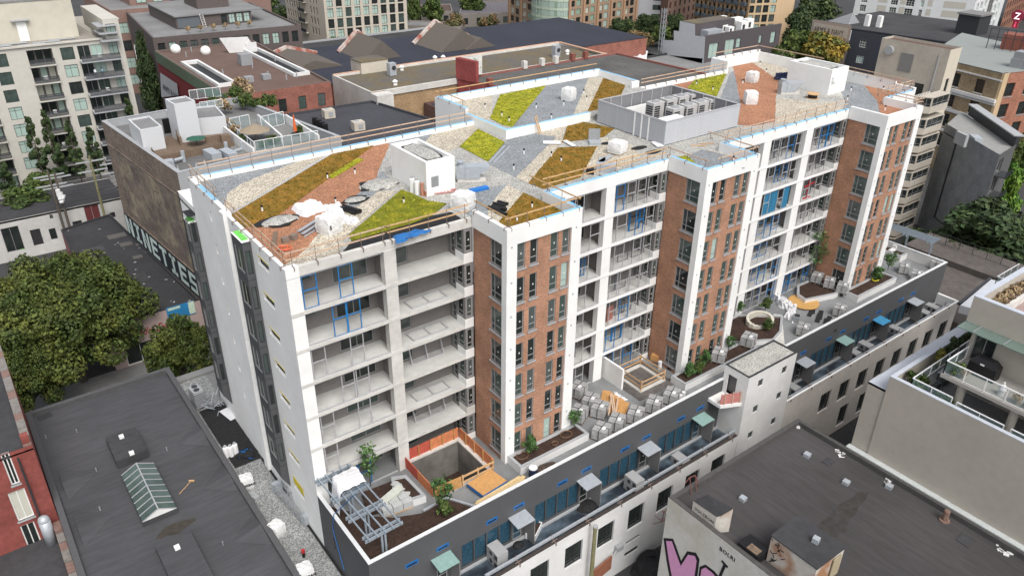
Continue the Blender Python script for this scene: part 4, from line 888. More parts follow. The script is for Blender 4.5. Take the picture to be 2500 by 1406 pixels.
for (x, k) in ((55.9, 4), (52.7, 4), (53.9, 4)): mb = MB(); mb.box(x, .18, k*H+.1, x+1.15, .2, k*H+2.5); mb.build('blue_film_panel', mat('sheer_blue_film', (.03, .17, .3), .3, .15, 3), B)
mb = MB(); mb.bar((61.2, .5, 4*H+.03), (61.2, .5, 4*H+2.5), .14); mb.bar((60.4, .5, 4*H+1.5), (62.3, .5, 4*H+1.7), .1); mb.bar((60.6, .5, 4*H+.05), (61.9, .5, 4*H+.05), .1); single('red_stand', mb, mat('red_paint', (.5, .02, .03), .5), 'red steel stand on a right hand balcony', 'stand')
q = Vector((30.9, .6, 2*H)); mb = MB(); mb.obox(q, (1.1, .3, 0), (0, .05, 0), (0.1, .1, 1.5)); single('red_board', mb, mat('dusty_red_board', (.35, .15, .12), .8), 'dusty red board leaning on a middle balcony', 'board')

# ================================================================ podium terrace
def soil(pts, z, label): mb = MB(); mb.prism(pts, z-.15, z, bottom=False); o = struct('soil', mb, SOIL, 'stuff'); o['label'] = label
def planter(pts, z, h, label, zs=None):
    t = thing('planter', label, 'planter', (pts[0][0], pts[0][1], z)); mb = MB(); mb.ring(pts, .22, z, z+h); mb.build('planter_wall', STUCCO2, t)
    mb = MB(); mb.ring(pts, .26, z+h, z+h+.04); mb.build('planter_coping', COPING, t)
    c = sum((Vector(p) for p in pts), Vector((0, 0)))/len(pts); mb = MB(); mb.prism([Vector(p).lerp(c, .02) for p in pts], z+.02, z+h-.12, bottom=False); mb.build('planter_soil', SOIL, t, stuff=True); return t
planter([(15.2, -6.35), (22.8, -6.35), (22.8, -4.52), (15.2, -4.52)], 0, .75, 'long white planter at the foot of the left brick bay')
planter([(35.3, -6.4), (46.5, -6.4), (46.5, -4.52), (35.3, -4.52)], 0, .75, 'long white planter at the foot of the middle brick bay')
planter([(65.0, -6.4), (73.4, -6.4), (73.4, -4.52), (65.0, -4.52)], 0, .75, 'white planter with soil round the right brick bay')
p5 = [(P(u, v, 0).x, P(u, v, 0).y) for u, v in ((2352-160-300+35, 705),)]
planter([(59.6, -3.0), (63.8, -4.2), (64.9, -4.2), (64.9, -.3), (62, -.2), (60, -1.6)], 0, .6, 'angled white planter left of the right brick bay')
planter([(45.2, -3.8), (49.5, -6.2), (51.6, -5.6), (54.6, -3.6), (50.6, -.4), (46.6, -.4)], 0, .5, 'soil bed with a stone ring right of the middle brick bay')
soil([(.3, PF+.3), (10.2, PF+.3), (8.5, -5.6), (6.0, -5.7), (4.0, -4.8), (2.4, -3.4), (.3, -.4)], .55, 'dark soil bed under the steel pergola')
mb = MB(); mb.prism([(2.6, -3.0), (7.2, -4.3), (7.0, -1.2), (3.4, -.8)], .0, .45); struct('soil', mb, SOIL, 'stuff')
t = planter([(4.6, -3.9), (7.2, -4.4), (7.1, -1.4), (6.0, -.9)], 0, .7, 'angled white planter with stone slabs behind the pergola')
mb = MB()
for a, b in (((6.2, -5.6), (8.45, -5.5)), ((8.45, -5.5), (9.9, -7.9))): mb.bar((*a, .6), (*b, .62), .16, .14)
single('edge_flashing', mb, GALV, 'pale metal flashing edging the soil bed', 'flashing')
# steel pergola
def pergola(base, rot, L_, Wd, hh, nb, nr, label, m=mat('galvanised_steel', (.29, .335, .38), .45, .08, 2, metal=.2)):
    t = thing('pergola', label, 'pergola', base, None, rot)
    for i in range(nb):
        x = L_*i/(nb-1)
        mb = MB()
        for dy in (-.14, .14): mb.box(x-.06, dy-.07, 0, x+.06, dy+.07, hh+.05)
        mb.build('post', m, t, local=True)
        mb = MB()
        for dx in (-.2, .2): mb.box(x+dx-.045, -Wd/2, hh-.26, x+dx+.045, Wd/2, hh)
        mb.build('cross_beam', m, t, local=True)
    for j in range(nr):
        y = -Wd/2+.25 + (Wd-.5)*j/(nr-1); mb = MB(); mb.box(-.5, y-.045, hh, L_+.35, y+.045, hh+.12); mb.build('rafter', m, t, local=True)
    return t
a = P(940, 1345, .55); d = P(838, 1178, 2.6); ang = math.radians(90)
q0 = P(940, 1352, .5)
pergola((q0.x, q0.y, .5), math.radians(92), 7.3, 3.1, 2.5, 4, 5, 'grey steel pergola on the soil bed at the left corner')
cl = MB(); N_ = 14; gg = []
PA = [P(u, v, 3.5) for u, v in ((795, 1172), (868, 1136), (893, 1172), (812, 1212))]
for i in range(N_+1):
    for j in range(N_+1):
        fi, fj = i/N_, j/N_; a_ = PA[0].lerp(PA[1], fi); d_ = PA[3].lerp(PA[2], fi); p = a_.lerp(d_, fj)
        if fi < .22: k_ = (.22-fi)/.22; p = PA[0].lerp(PA[1], .22).lerp(PA[3].lerp(PA[2], .22), fj) + Vector((-.35*k_, -.2*k_, -1.9*k_))
        w_ = .06*math.sin(i*1.7+j*.9)+.05*math.sin(j*2.1)+.22*math.sin(3*fi)*math.sin(3*fj); gg.append((p.x + rnd.uniform(-.03, .03), p.y + rnd.uniform(-.03, .03), p.z + w_))
cl.v = gg
for i in range(N_):
    for j in range(N_): k = i*(N_+1)+j; cl.f.append((k, k+N_+1, k+N_+2, k+1)); cl.m.append(0)
single('dust_sheet', cl, CLOTH, 'white dust sheet thrown over the end of the steel pergola', 'dust sheet', smooth=True)
pergola(P(2266, 628, .7), math.radians(93), 9.5, 2.4, 2.4, 4, 6, 'grey steel pergola on the far right corner of the terrace')
planter([(79.3, -3.6), (81.0, -3.6), (81.0, 9), (79.3, 9)], 0, .8, 'white planter under the far right pergola')
t = thing('terrace_seats', 'row of pale wrapped seats below the far right pergola', 'seats', (80.2, 0, .8))
for i in range(8): mb = MB(); y = -2.2+i*1.25; mb.box(79.5, y, .8, 80.6, y+.5, 1.0); mb.box(80.4, y, 1.0, 80.6, y+.5, 1.5); mb.build('seat', STUCCO2, t)
# orange hoarding round the first pit
HB = mat('orange_hoarding', (.55, .2, .09), .8, .2, 2, .15, .6); HR = mat('red_hoarding', (.45, .09, .06), .8, .2, 2)
t = thing('pit_hoarding', 'orange and red plywood hoarding round the left pit', 'hoarding', (10.8, -2, 0))
def panel(a, b, z0, z1, m, par, th=.06, nm='panel'): mb = MB(); a, b = Vector((*a, z0)), Vector((*b, z0)); d = (b-a).normalized(); n = Vector((-d.y, d.x, 0))*th; mb.obox(a, b-a, n, (0, 0, z1-z0)); mb.build(nm, m, par)
for (a, b, m) in (((8.2, .65), (10.7, .65), HR), ((10.75, .65), (13.6, .65), HB), ((13.65, .55), (13.65, -2.0), HB), ((13.65, -2.05), (13.65, -4.6), HB), ((7.9, -4.3), (7.9, -2), HB), ((7.9, -1.95), (7.9, .6), HR), ((7.9, -4.62), (10.35, -4.75), PLY)): panel(a, b, .16, 1.25, m, t)
mb = MB()
for zz in (.55, 1.15): mb.bar((10.4, -4.75, zz), (13.6, -4.75, zz), .05, .2)
for x in (10.5, 12, 13.5): mb.bar((x, -4.72, .1), (x, -4.72, 1.3), .1)
mb.build('timber_rails', WOOD, t)
mb = MB()
for x in (8.3, 9.5, 10.7, 11.9, 13.1): mb.bar((x, .58, .1), (x, .58, 1.3), .09)
for y in (-.6, -1.9, -3.2, -4.5): mb.bar((13.55, y, .1), (13.55, y, 1.3), .09)
mb.build('stud', PLY, t)
mb = MB(); mb.obox((10.7, -5.0, .2), (2.6, .25, 0), (.3, -1.9, -.05), (0, 0, .3), 0); single('panel_stack', mb, [TARP], 'blue edged stack of plywood sheets by the hoarding', 'plywood stack')
mb = MB(); mb.obox((10.72, -5.02, .51), (2.55, .24, 0), (.29, -1.85, -.05), (0, 0, .03)); single('plywood_sheet', mb, PLY, 'orange plywood sheet on top of the blue edged stack', 'plywood')
t = thing('lumber_pile', 'pile of long new lumber beside the charcoal parapet', 'lumber', (12, -7.5, 0))
for i in range(9): mb = MB(); y = -7.0-.17*(i % 5)-rnd.uniform(0, .05); mb.bar((10.2+rnd.uniform(-.2, .2), y, .15+.14*(i//5)), (14.9+rnd.uniform(-.3, .3), y+.35, .15+.14*(i//5)), .14, .12); mb.build('board', mat('yellow_lumber', (.6, .45, .24), .8, .12, 4, island=.15), t)
# second pit rail
t = thing('pit_rail', 'yellow timber rail round the square middle pit', 'guard rail', (33.3, -2.3, 0))
c4 = [(31.7, -4.0), (34.9, -4.0), (34.9, -.7), (31.7, -.7)]
for i in range(4):
    a, b = c4[i], c4[(i+1) % 4]; mb = MB(); mb.bar((*a, .1), (*a, 1.35), .1); mb.build('post', WOOD, t)
    for zz in (.6, 1.15): mb = MB(); mb.bar((*a, zz), (*b, zz+rnd.uniform(-.05, .05)), .05, .13); mb.build('rail', WOOD, t)
mb = MB(); mb.prism([(30.6, -5.0), (35.6, -5.0), (35.8, .2), (30.8, .2), (30.6, -.6)], .004, .02); 
mb.build('pit_membrane', mat('dusty_membrane', (.11, .1, .095), .9, .3, 2, .2, .5), B)
# wrapped paver pallets
pp = thing('paver_pallet', '', 'paver pallet', (0, 0, 0), 'plastic wrapped paver pallets on the terrace')
mb = MB(); [mb.box(-.6, y-.05, 0, .6, y+.05, .14) for y in (-.45, 0, .45)]; mb.build('pallet', WOODD, pp, local=True)
for sx in (-1, 1):
    mb = MB()
    for k in range(5): j = rnd.uniform(-.015, .015); mb.box(sx*.31-.28+j, -.5, .14+k*.155, sx*.31+.28+j, .5, .285+k*.155)
    mb.build('pavers', PAVER, pp, local=True)
mb = MB(); mb.box(-.625, -.02, .15, .625, .02, .93); mb.box(-.02, -.52, .15, .02, .52, .93); mb.build('strap', FRAMED, pp, local=True)
mb = MB(); mb.box(-.3, -.3, .93, .05, -.05, .95); mb.build('delivery_note', CLOTH, pp, local=True)
def c5(a, b): return 1380+a/2.93, 700+b/2.93
PAL = [(c5(180, 860), 0, .5, 'nearest the left brick bay, upper of the front pair'), (c5(245, 915), 0, .5, 'in the middle of the terrace beside the plywood heap'), (c5(258, 1075), 0, .45, 'against the charcoal parapet, lowest of the row'), (c5(365, 1010), 0, .45, 'against the charcoal parapet, second of the row'), (c5(500, 955), 0, .45, 'against the charcoal parapet on orange battens'), (c5(632, 880), 0, .45, 'against the charcoal parapet, dark wrapped'), (c5(755, 820), 0, .4, 'beside the white jugs at the parapet'),
       (c5(90, 775), 0, .4, 'behind the left brick bay, farther'), (c5(95, 945), 0, .4, 'behind the left brick bay by the shrub'), (c5(1095, 525), .65, .4, 'in the middle planter beside the shrubs'), (c5(1305, 415), .65, .4, 'at the right end of the middle planter')]
def zz_(u, v, z): return P(u, v, z)
for i, (uv, z, r, lab) in enumerate(PAL):
    q = zz_(uv[0], uv[1], z+.0); l = 'grey wrapped paver pallet ' + lab
    if i == 0: pp.location = q; pp.rotation_euler = (0, 0, r); pp['label'] = l; pp.scale = (1.3,)*3
    else: dup(pp, q, r + rnd.uniform(-.1, .1), l, scale=1.3)
for u, v, z, lab in ((1993, 688, .5, 'in the angled planter, leftmost of three'), (2023, 700, .5, 'in the angled planter, middle of three'), (2055, 712, .5, 'in the angled planter, rightmost of three'), (2048, 768, 0, 'against the far parapet, right of the round board'), (2130, 675, .6, 'beside the yellow hose in the right planter'), (2205, 665, 0, 'near the far right pergola, nearer the brick bay'), (2235, 683, 0, 'near the far right pergola, against the parapet'), (2283, 655, 0, 'in the far right corner of the terrace'), (1958, 815, 0, 'below the dark boards on the right terrace')):
    dup(pp, P(u, v, z), rnd.uniform(.3, .5), 'grey wrapped paver pallet ' + lab, scale=1.2)
# heap of shuttering plywood, loose sheets, jugs, drum, blocks
t = thing('plywood_heap', 'heap of orange shuttering plywood between the paver pallets', 'plywood heap', P(1495, 985, 0))
for i in range(8): q = P(1478+i*6, 972+i*5, .1); mb = MB(); mb.rbox(q.x, q.y, .05+i*.05, .8, 2.6, .04, -.9+rnd.uniform(-.15, .15)); mb.build('sheet', PLY, t)
for i in range(4): q = P(1490+i*5, 985+i*4, .6); mb = MB(); mb.rbox(q.x, q.y, .5+i*.04, .14, 3.4, .06, -.75+rnd.uniform(-.1, .1)); mb.build('batten', WOODP, t)
cloth('plastic_sheet', ((1500, 955), (1530, 975), (1520, 1000), (1485, 975)), 0, CLOTH, 'white plastic sheet right of the shuttering heap', 'sheet', amp=.15, base=.08)
mb = MB(); [mb.tube(P(u, v, 0), P(u, v, 0) + Vector((0, 0, .55)), .2, 8) for u, v in ((1650, 970), (1660, 975), (1668, 968))]; single('jugs', mb, CLOTH, 'white jugs on the terrace by the charcoal parapet', 'jugs')
t = thing('steel_drum', 'navy steel drum with a white lid beside the left planter', 'drum', P(1301, 1163, 0)); mb = MB(); mb.tube(LOC[t.name], LOC[t.name] + Vector((0, 0, .95)), .36, 14); mb.build('drum', mat('navy_drum', (.02, .03, .07), .4), t); mb = MB(); mb.tube(LOC[t.name] + Vector((0, 0, .95)), LOC[t.name] + Vector((0, 0, .99)), .37, 14); mb.build('lid', CLOTH, t)
heap('debris_heap', (1333, 1142), 0, 1.0, .5, .3, mat('brown_debris', (.07, .05, .04), .95, .5, 5), 'dark heap of straps beside the navy drum', 'debris')
t = thing('block_stack', 'stack of pale concrete blocks on a pallet behind the pergola', 'block stack', P(965, 1240, 0))
q = LOC[t.name]; mb = MB(); mb.rbox(q.x, q.y, 0, 2.6, 1.2, .14, -.15); mb.build('pallet', WOOD, t)
for i in range(3):
    for j in range(2):
        for k in range(2): mb = MB(); mb.rbox(q.x-.85+i*.85, q.y-.28+j*.56+i*-.1, .14+k*.32, .8, .52, .3, -.15); mb.build('block', mat('pale_block', (.42, .43, .42), .9, .08, 2), t)
t = thing('stone_slabs', 'broken pale stone slabs in the angled planter', 'stone slabs', (6.2, -2.2, .5))
for i in range(9): mb = MB(); x, y = rnd.uniform(5.6, 6.9), rnd.uniform(-3.3, -1.6); mb.rbox(x, y, .5+rnd.uniform(0, .3), rnd.uniform(.4, .8), rnd.uniform(.3, .6), .08, rnd.uniform(0, 3)); mb.build('slab', mat('pale_block', (.42, .43, .42)), t)
for i, (u, v, l) in enumerate(((935, 1235, 1.9), (958, 1222, 1.2))): q = P(u, v, .7); mb = MB(); mb.obox(q, (l, .3, .4), (-.1, .7, 0), (0, 0, .05)); single('board', mb, mat('pale_green_board', (.5, .52, .46), .8), ('longer', 'shorter')[i] + ' pale board below the pergola', 'board')
# round timber disc, white heap, dark boards, stone ring
q = P(1962, 738, .15); mb = MB(); mb.tube(q, q + Vector((0, 0, .08)), 1.75, 28); single('round_board', mb, mat('orange_ply_disc', (.5, .29, .1), .7, .1, 2), 'round orange plywood disc lying on the right terrace', 'plywood disc')
cloth('plastic_sheet', ((1880, 722), (1925, 738), (1945, 770), (1900, 748)), 0, CLOTH, 'crumpled white sheet beside the round plywood disc', 'sheet', amp=.6, base=.3)
cloth('plastic_sheet', ((1925, 752), (1945, 742), (1938, 790), (1915, 775)), 0, CLOTH, 'smaller white sheet by the light concrete strip', 'sheet', amp=.3, base=.3)
q = P(1855, 783, .55); mb = MB(); n = 18
for i in range(n): a0, a1 = 6.283*i/n, 6.283*(i+1)/n; mb.prism([(q.x+1.9*math.cos(a0), q.y+1.3*math.sin(a0)), (q.x+1.9*math.cos(a1), q.y+1.3*math.sin(a1)), (q.x+1.55*math.cos(a1), q.y+1.0*math.sin(a1)), (q.x+1.55*math.cos(a0), q.y+1.0*math.sin(a0))], .35, .85+.25*math.sin(a0))
single('stone_ring', mb, mat('ivory_stone', (.55, .53, .45), .9, .1, 2), 'pale curved stone ring in the right soil bed', 'stone ring')
mb = MB()
for i in range(7): q = P(1985+i*9-(i % 2)*14, 755+i*7, .03); mb.rbox(q.x, q.y, .02+.012*i, 2.2, .5, .03, .45+rnd.uniform(-.1, .1))
single('dark_boards', mb, BLACKM, 'blackened boards spread beside the round plywood disc', 'boards')
q = P(1942, 783, 0); mb = MB(); mb.rbox(q.x, q.y, 0, .9, .8, .7, .4); mb.tube(q + Vector((0, -.1, .7)), q + Vector((0, -.1, .8)), .3, 10, mi=1); single('drilling_machine', mb, [GALVD, FRAMED], 'grey wheeled machine on the right terrace', 'machine')
mb = MB(); q0, q1 = P(1898, 770, .1), P(1905, 848, .1); mb.bar(q0, q1, .9, .3); single('concrete_strip', mb, mat('chalky_concrete', (.5, .49, .46), .9, .25, 3), 'chalky pale concrete strip on the right terrace', 'concrete strip')
mb = MB(); q = P(2137, 683, .8); [mb.tube(q + Vector((.5*math.cos(.6*i), .35*math.sin(.6*i), .04*(i % 4))), q + Vector((.5*math.cos(.6*i+.6), .35*math.sin(.6*i+.6), .04*(i % 4))), .06, 5) for i in range(22)]; single('hose_coil', mb, mat('yellow_hose', (.55, .5, .03), .5), 'coiled yellow hose in the right planter', 'hose')
mb = MB(); q = P(1600, 880, 0); mb.rbox(q.x, q.y, 0, 1.2, .9, .25, .4); mb.rbox(q.x, q.y, .25, 1.0, .8, .6, .4, 1); single('timber_crate', mb, [WOODD, PLY], 'small orange timber crate at the middle brick bay', 'crate')
mb = MB(); mb.box(28.6, .4, 0, 28.8, 2.2, 0); mb = MB(); mb.box(30.4, -2.6, 0, 30.62, 1.9, 2.35); single('privacy_wall', mb, STUCCO, 'white privacy wall standing on the middle terrace', 'wall')
mb = MB(); q = P(1632, 897, .1); mb.tube(q, P(1650, 905, .1), .28, 10); single('membrane_roll', mb, BLACKP, 'black membrane roll lying beside the middle pit', 'roll')
mb = MB(); q = P(1610, 900, 0); mb.tube(q, q + Vector((0, 0, .9)), .2, 10); single('white_roll', mb, CLOTH, 'white roll standing beside the middle pit', 'roll')
# red hoarding on the landing
t = thing('landing_hoarding', 'faded red hoarding on the landing of the white stair tower', 'hoarding', (37.3, -9.6, 0))
panel((36.35, -9.9), (38.25, -10.75), .05, 1.15, mat('faded_red', (.5, .2, .18), .8, .15, 3), t)
for f in (.15, .55, .92): a = Vector((36.35, -9.9, 0)).lerp(Vector((38.25, -10.75, 0)), f); mb = MB(); mb.bar(a + Vector((.02, -.05, .02)), a + Vector((.02, -.05, 1.35)), .1); mb.bar(a + Vector((-.25, .5, .05)), a + Vector((.02, 0, .7)), .08); mb.build('brace', WOODP, t)
# canopies over the ledge doors: parts of the block
for i, c in enumerate(CAN):
    if 39 < c < 45 or c > 80: continue
    m = {0: mat('green_metal', (.22, .34, .31), .5), 4: MATS['green_metal'], 7: MATS['green_metal'], 8: mat('blue_canopy', (.05, .24, .42), .5)}.get(i, GALV)
    mb = MB(); mb.obox((c-2.0, PF-1.35, -1.6), (1.75, 0, 0), (0, 1.35, .1), (0, 0, .07)); mb.build('door_canopy', m, B)
    mb = MB(); mb.box(c-.28, PF-1.3, -4.4, c-.2, PF-.01, -1.62); mb.build('door_screen', GREYP, B)
cu = None
for i, (u, v, st, lab) in enumerate(((1214, 1370, 2, 'stacked grey air units on the ledge, nearest the bottom edge'), (1546, 1195, 2, 'stacked grey air units on the ledge left of the stair tower'), (1660, 1130, 1, 'single grey air unit on the ledge beside the stair tower'), (1868, 918, 1, 'grey air unit on the ledge just right of the stair tower'), (2078, 868, 1, 'grey air unit on the ledge, second right of the stair tower'), (2105, 848, 1, 'grey air unit on the ledge, third right of the stair tower'), (2185, 812, 1, 'grey air unit on the ledge below the green canopy'), (2245, 768, 1, 'grey air unit on the ledge near the far end, left one'), (2267, 755, 1, 'grey air unit on the ledge near the far end, right one'))):
    q = P(u, v, -4.45); q.y = min(q.y, PF-.75)
    t = thing('air_unit', lab, 'air unit', q, 'air units on the ledge')
    for k in range(st):
        if cu is None:
            a_ = MB(); a_.box(-.45, -.75, 0, .45, .75, .72); g = MB(); g.box(-.46, -.7, .12, -.45, -.3, .55); g.tube((-.47, .15, .35), (-.45, .15, .35), .2, 10); cu = (a_.mesh('casing', mat('air_unit_grey', (.33, .33, .33), .5, .05)), g.mesh('grille', FRAMED))
        o = inst('casing', cu[0], t, (0, 0, k*.82)); inst('grille', cu[1], o, (0, 0, 0)); o.scale = (1.15, 1, 1)
q = P(1303, 1300, -4.5); t = thing('white_tub', 'white tub of soil standing on the ledge', 'tub', q, None, .55)
mb = MB(); mb.ring([(-.85, -.45), (.85, -.45), (.85, .45), (-.85, .45)], .07, .0, .6); mb.build('tub', CLOTH, t, local=True); mb = MB(); mb.box(-.78, -.38, .05, .78, .38, .5); mb.build('soil', SOIL, t, local=True)
for i, (u, v, r) in enumerate(((1435, 1235, 1.0), (1265, 1330, .5))): heap('black_tarp', (u, v), -4.48, r, r*.8, .3, BLACKM, ('larger', 'smaller')[i] + ' black tarp heap on the wet ledge', 'tarp')
# clamp brackets along the alley parapet
mb0 = MB(); mb0.bar((0, -.15, -.1), (0, .5, .1), .06); mb0.bar((0, .45, -.1), (0, .45, .45), .06); mb0.bar((0, -.12, -.3), (0, -.12, 0), .09); mb0.bar((-.3, .1, .05), (.3, .1, .12), .06); ME = mb0.mesh('clamp', MATS['rusty_steel']); c0 = None
for x in [11.5+3.7*i for i in range(8)] + [46.5+3.6*i for i in range(10)]:
    o = bpy.data.objects.new('rail_clamp', ME); COL.objects.link(o); o.location = (x, AW+.1, -3.7 if x < 40 else -3.0); tag(o, 'rusty steel rail clamp on the alley parapet', 'clamp', 'rail clamps along the alley parapet')

# ================================================================ shrubs and saplings on the terrace
tree_proto('sapling', 4.6, .95, 0, 420, .13, LF_SHRUB, 3, .25, 16, .05, 8)
tree_proto('shrub', 2.1, .75, 0, 900, .11, LF_SHRUB, 4, .1, 9, .05, 4)
tree_proto('shrub2', 1.7, .7, 0, 700, .11, LF_MID, 5, .05, 8, .05, 4)
tree_proto('wispy', 2.3, .8, 0, 350, .12, LF_SHRUB, 6, .2, 10, .04, 6)
for k, u, v, z, lab, sc in (('sapling', 905, 1185, .5, 'tall thin sapling behind the steel pergola', 1.05), ('wispy', 1080, 1240, -1.2, 'thin sapling standing in the left pit', 1.4), ('shrub2', 1085, 1255, .55, 'bushy plant in the soil bed by the metal flashing', 1.0),
    ('shrub', 1297, 1105, .6, 'bushy shrub at the left end of the left planter', .95), ('wispy', 1402, 1045, .6, 'airy shrub at the right end of the left planter', .95), ('shrub', 1680, 920, .6, 'leftmost shrub in the middle planter', .9), ('shrub2', 1702, 912, .6, 'second shrub in the middle planter', .95), ('shrub', 1722, 890, .6, 'third shrub in the middle planter', .9), ('wispy', 1778, 858, .6, 'airy shrub right of the pallet in the middle planter', .9),
    ('shrub', 1802, 762, .4, 'narrow shrub against the middle brick bay', .8), ('shrub2', 1868, 755, .45, 'upper shrub in the right soil bed', 1.0), ('shrub2', 1873, 805, .45, 'lower shrub in the right soil bed', .95), ('sapling', 1985, 680, .5, 'tall thin sapling left of the right brick bay', 1.5), ('shrub', 2138, 685, .6, 'dense shrub at the foot of the right brick bay', 1.05), ('wispy', 2167, 660, .6, 'airy shrub right of the right brick bay', 1.15)):
    tree(k, P(u, v, z), lab, None, sc=sc, name='sapling' if k in ('sapling', 'wispy') else 'shrub', cat='sapling' if k in ('sapling', 'wispy') else 'shrub')
for i, (u, v, r) in enumerate(((1275, 1112, .55), (1382, 1060, .55), (1355, 1082, .3))):
    q = P(u, v, .72); mb = MB(); [mb.tube(q + Vector((r*math.cos(.5*j)*(1+.05*(j//13)), r*.8*math.sin(.5*j)*(1+.05*(j//13)), .03*(j//13))), q + Vector((r*math.cos(.5*j+.5), r*.8*math.sin(.5*j+.5), .03*(j//13))), .025, 4) for j in range(38)]
    single('hose_coil', mb, mat('brown_hose', (.16, .09, .05), .6), ('brown hose coil at the left end of the left planter', 'brown hose coil at the right end of the left planter', 'small brown hose coil in the middle of the left planter')[i], 'hose')
# ================================================================ neighbours close by
def flat_roof(parent, pts, z, m, pw=.35, ph=.45, pm=None, cap=None):
    c_ = sum((Vector((p[0], p[1])) for p in pts), Vector((0, 0)))/len(pts); mb = MB(); mb.prism([c_+(Vector((p[0], p[1]))-c_)*.995 for p in pts], z-.3, z, bottom=False); mb.build('roof', m, parent)
    mb = MB(); mb.ring(pts, pw, z-.05, z+ph+.015, inset=.02); mb.build('parapet', pm or m, parent)
    if cap: mb = MB(); mb.ring([Vector(p) for p in pts], pw+.05, z+ph+.02, z+ph+.06); mb.build('coping', cap, parent)
def walls(parent, pts, z0, z1, m, skip=(), ops={}, **k):
    """pts clockwise seen from above starts a wall whose outside is on the right... give counter-clockwise outlines"""
    n = len(pts)
    for i in range(n):
        if i in skip: continue
        a, b = pts[i], pts[(i+1) % n]; facade(parent, a, b, z0, z1, ops.get(i, []), m[i] if isinstance(m, (list, tuple)) else m, **k)
# -- low building with the dark felt roof, lower left
D = thing('felt_roof_building', 'low building with a wide charcoal felt roof and two rooflights at the lower left', 'building', (-9.5, 10, G))
dp = [(-16.72, -16), (-2.98, -16), (-2.98, 32.4), (-16.72, 32.4)]
walls(D, dp, G, -3.2, STUCCO2, skip=(0,)); flat_roof(D, dp, -3.65, ROOFD, .5, .45, mat('grey_parapet_felt', (.085, .085, .088), .9, .12, 3))
for v, (u0, u1) in ((1062, (478, 505)), (1165, (548, 575)), (1290, (618, 660))):
    q = P((u0+u1)/2, v, -3.64); mb = MB(); mb.poly([(-3.5, q.y-2.2, -3.62), (-3.5, q.y+2.2, -3.62), (-3.5, q.y, -3.2)]); mb.poly([(-3.5, q.y-2.2, -3.62), (-3.5, q.y, -3.2), (-6.0, q.y, -3.63)]); mb.poly([(-3.5, q.y, -3.2), (-3.5, q.y+2.2, -3.62), (-6.0, q.y, -3.63)]); mb.build('roof_cricket', ROOFD, D)
for v in (1170, 1290):
    q = P(190, v, -3.64); mb = MB(); mb.poly([(-15.7, q.y-2.5, -3.62), (-15.7, q.y+2.5, -3.62), (-12.9, q.y, -3.63)][::-1]); mb.poly([(-15.7, q.y-2.5, -3.62), (-12.9, q.y, -3.63), (-15.7, q.y, -3.3)]); mb.poly([(-15.7, q.y, -3.3), (-12.9, q.y, -3.63), (-15.7, q.y+2.5, -3.62)]); mb.build('roof_cricket', ROOFD, D)
a, b, c = P(262, 1085, -3.64), P(335, 1058, -3.64), P(362, 1112, -3.64)
mb = MB(); mb.box(a.x, c.y-.3, -3.65, b.x, a.y, -2.75)
for i in range(1, 4): yy = c.y-.3+(a.y-c.y+.3)*i/4; mb.box(a.x, yy-.03, -2.75, b.x, yy+.03, -2.72)
mb.build('dark_rooflight', ROOFD2, D)
for u, v in ((297, 1068), (322, 1108)): q = P(u, v, -2.75); mb = MB(); mb.box(q.x-.2, q.y-.2, -2.75, q.x+.2, q.y+.2, -2.5); mb.build('roof_vent', WHITE, D)
a, b, c, d = P(300, 1172, -3.64), P(378, 1140, -3.64), P(438, 1252, -3.64), P(352, 1286, -3.64)
x0, x1, y0, y1 = a.x, b.x, d.y, a.y; xm = (x0+x1)/2
R_ = thing('gabled_rooflight', 'gabled glass rooflight with pale glazing bars on the charcoal roof', 'rooflight', (xm, (y0+y1)/2, -3.64))
mb = MB(); mb.ring([(x0, y0), (x1, y0), (x1, y1), (x0, y1)], .12, -3.64, -3.1); mb.build('kerb', ROOFD2, R_)
gp = glass_mat('rooflight_glass', (.07, .1, .09), .15, .5, var=.4)
for i in range(8):
    ya, yb = y0+(y1-y0)*i/8+.04, y0+(y1-y0)*(i+1)/8-.04
    for s in (0, 1): xe = x1 if s else x0; mb = MB(); mb.poly([(xe, ya, -3.08), (xe, yb, -3.08), (xm, yb, -2.4), (xm, ya, -2.4)] if not s else [(xe, yb, -3.08), (xe, ya, -3.08), (xm, ya, -2.4), (xm, yb, -2.4)]); mb.build('pane', gp, R_)
for i in range(9):
    y = y0+(y1-y0)*i/8
    for xe in (x0, x1): mb = MB(); mb.bar((xe, y, -3.06), (xm, y, -2.37), .06); mb.build('glazing_bar', COPING, R_)
mb = MB(); mb.bar((xm, y0, -2.36), (xm, y1, -2.36), .1); mb.build('ridge', COPING, R_)
mb = MB(); mb.poly([(x0, y0, -3.1), (x1, y0, -3.1), (xm, y0, -2.4)]); mb.build('gable', STUCCO2, R_)
a, b = P(382, 1345, -3.64), P(470, 1312, -3.64); mb = MB(); mb.box(a.x, a.y-14, -3.65, b.x, a.y, -3.0); mb.build('raised_roof', ROOFD, D)
q = P(433, 1338, -3.0); mb = MB(); mb.box(q.x-.2, q.y-.2, -3.0, q.x+.2, q.y+.2, -2.75); mb.build('roof_vent', WHITE, D)
mb = MB(); a = P(395, 1297, -3.64); mb.prism([(a.x+1.5*math.cos(.4*i)*rnd.uniform(.7, 1.2)+1, a.y+.6*math.sin(.4*i)*rnd.uniform(.6, 1.3)-.3+.12*math.cos(.4*i)) for i in range(16)], -3.64, -3.635, bottom=False); mb.build('water_stain', mat('stain_brown', (.05, .043, .034), .5, .3, 3), D)
mb = MB(); mb.bar(P(438, 1205, -3.6), P(468, 1172, -3.6), .05); mb.bar(P(461, 1173, -3.58), P(474, 1173, -3.58), .12); single('push_broom', mb, WOOD, 'push broom lying on the charcoal roof', 'broom')
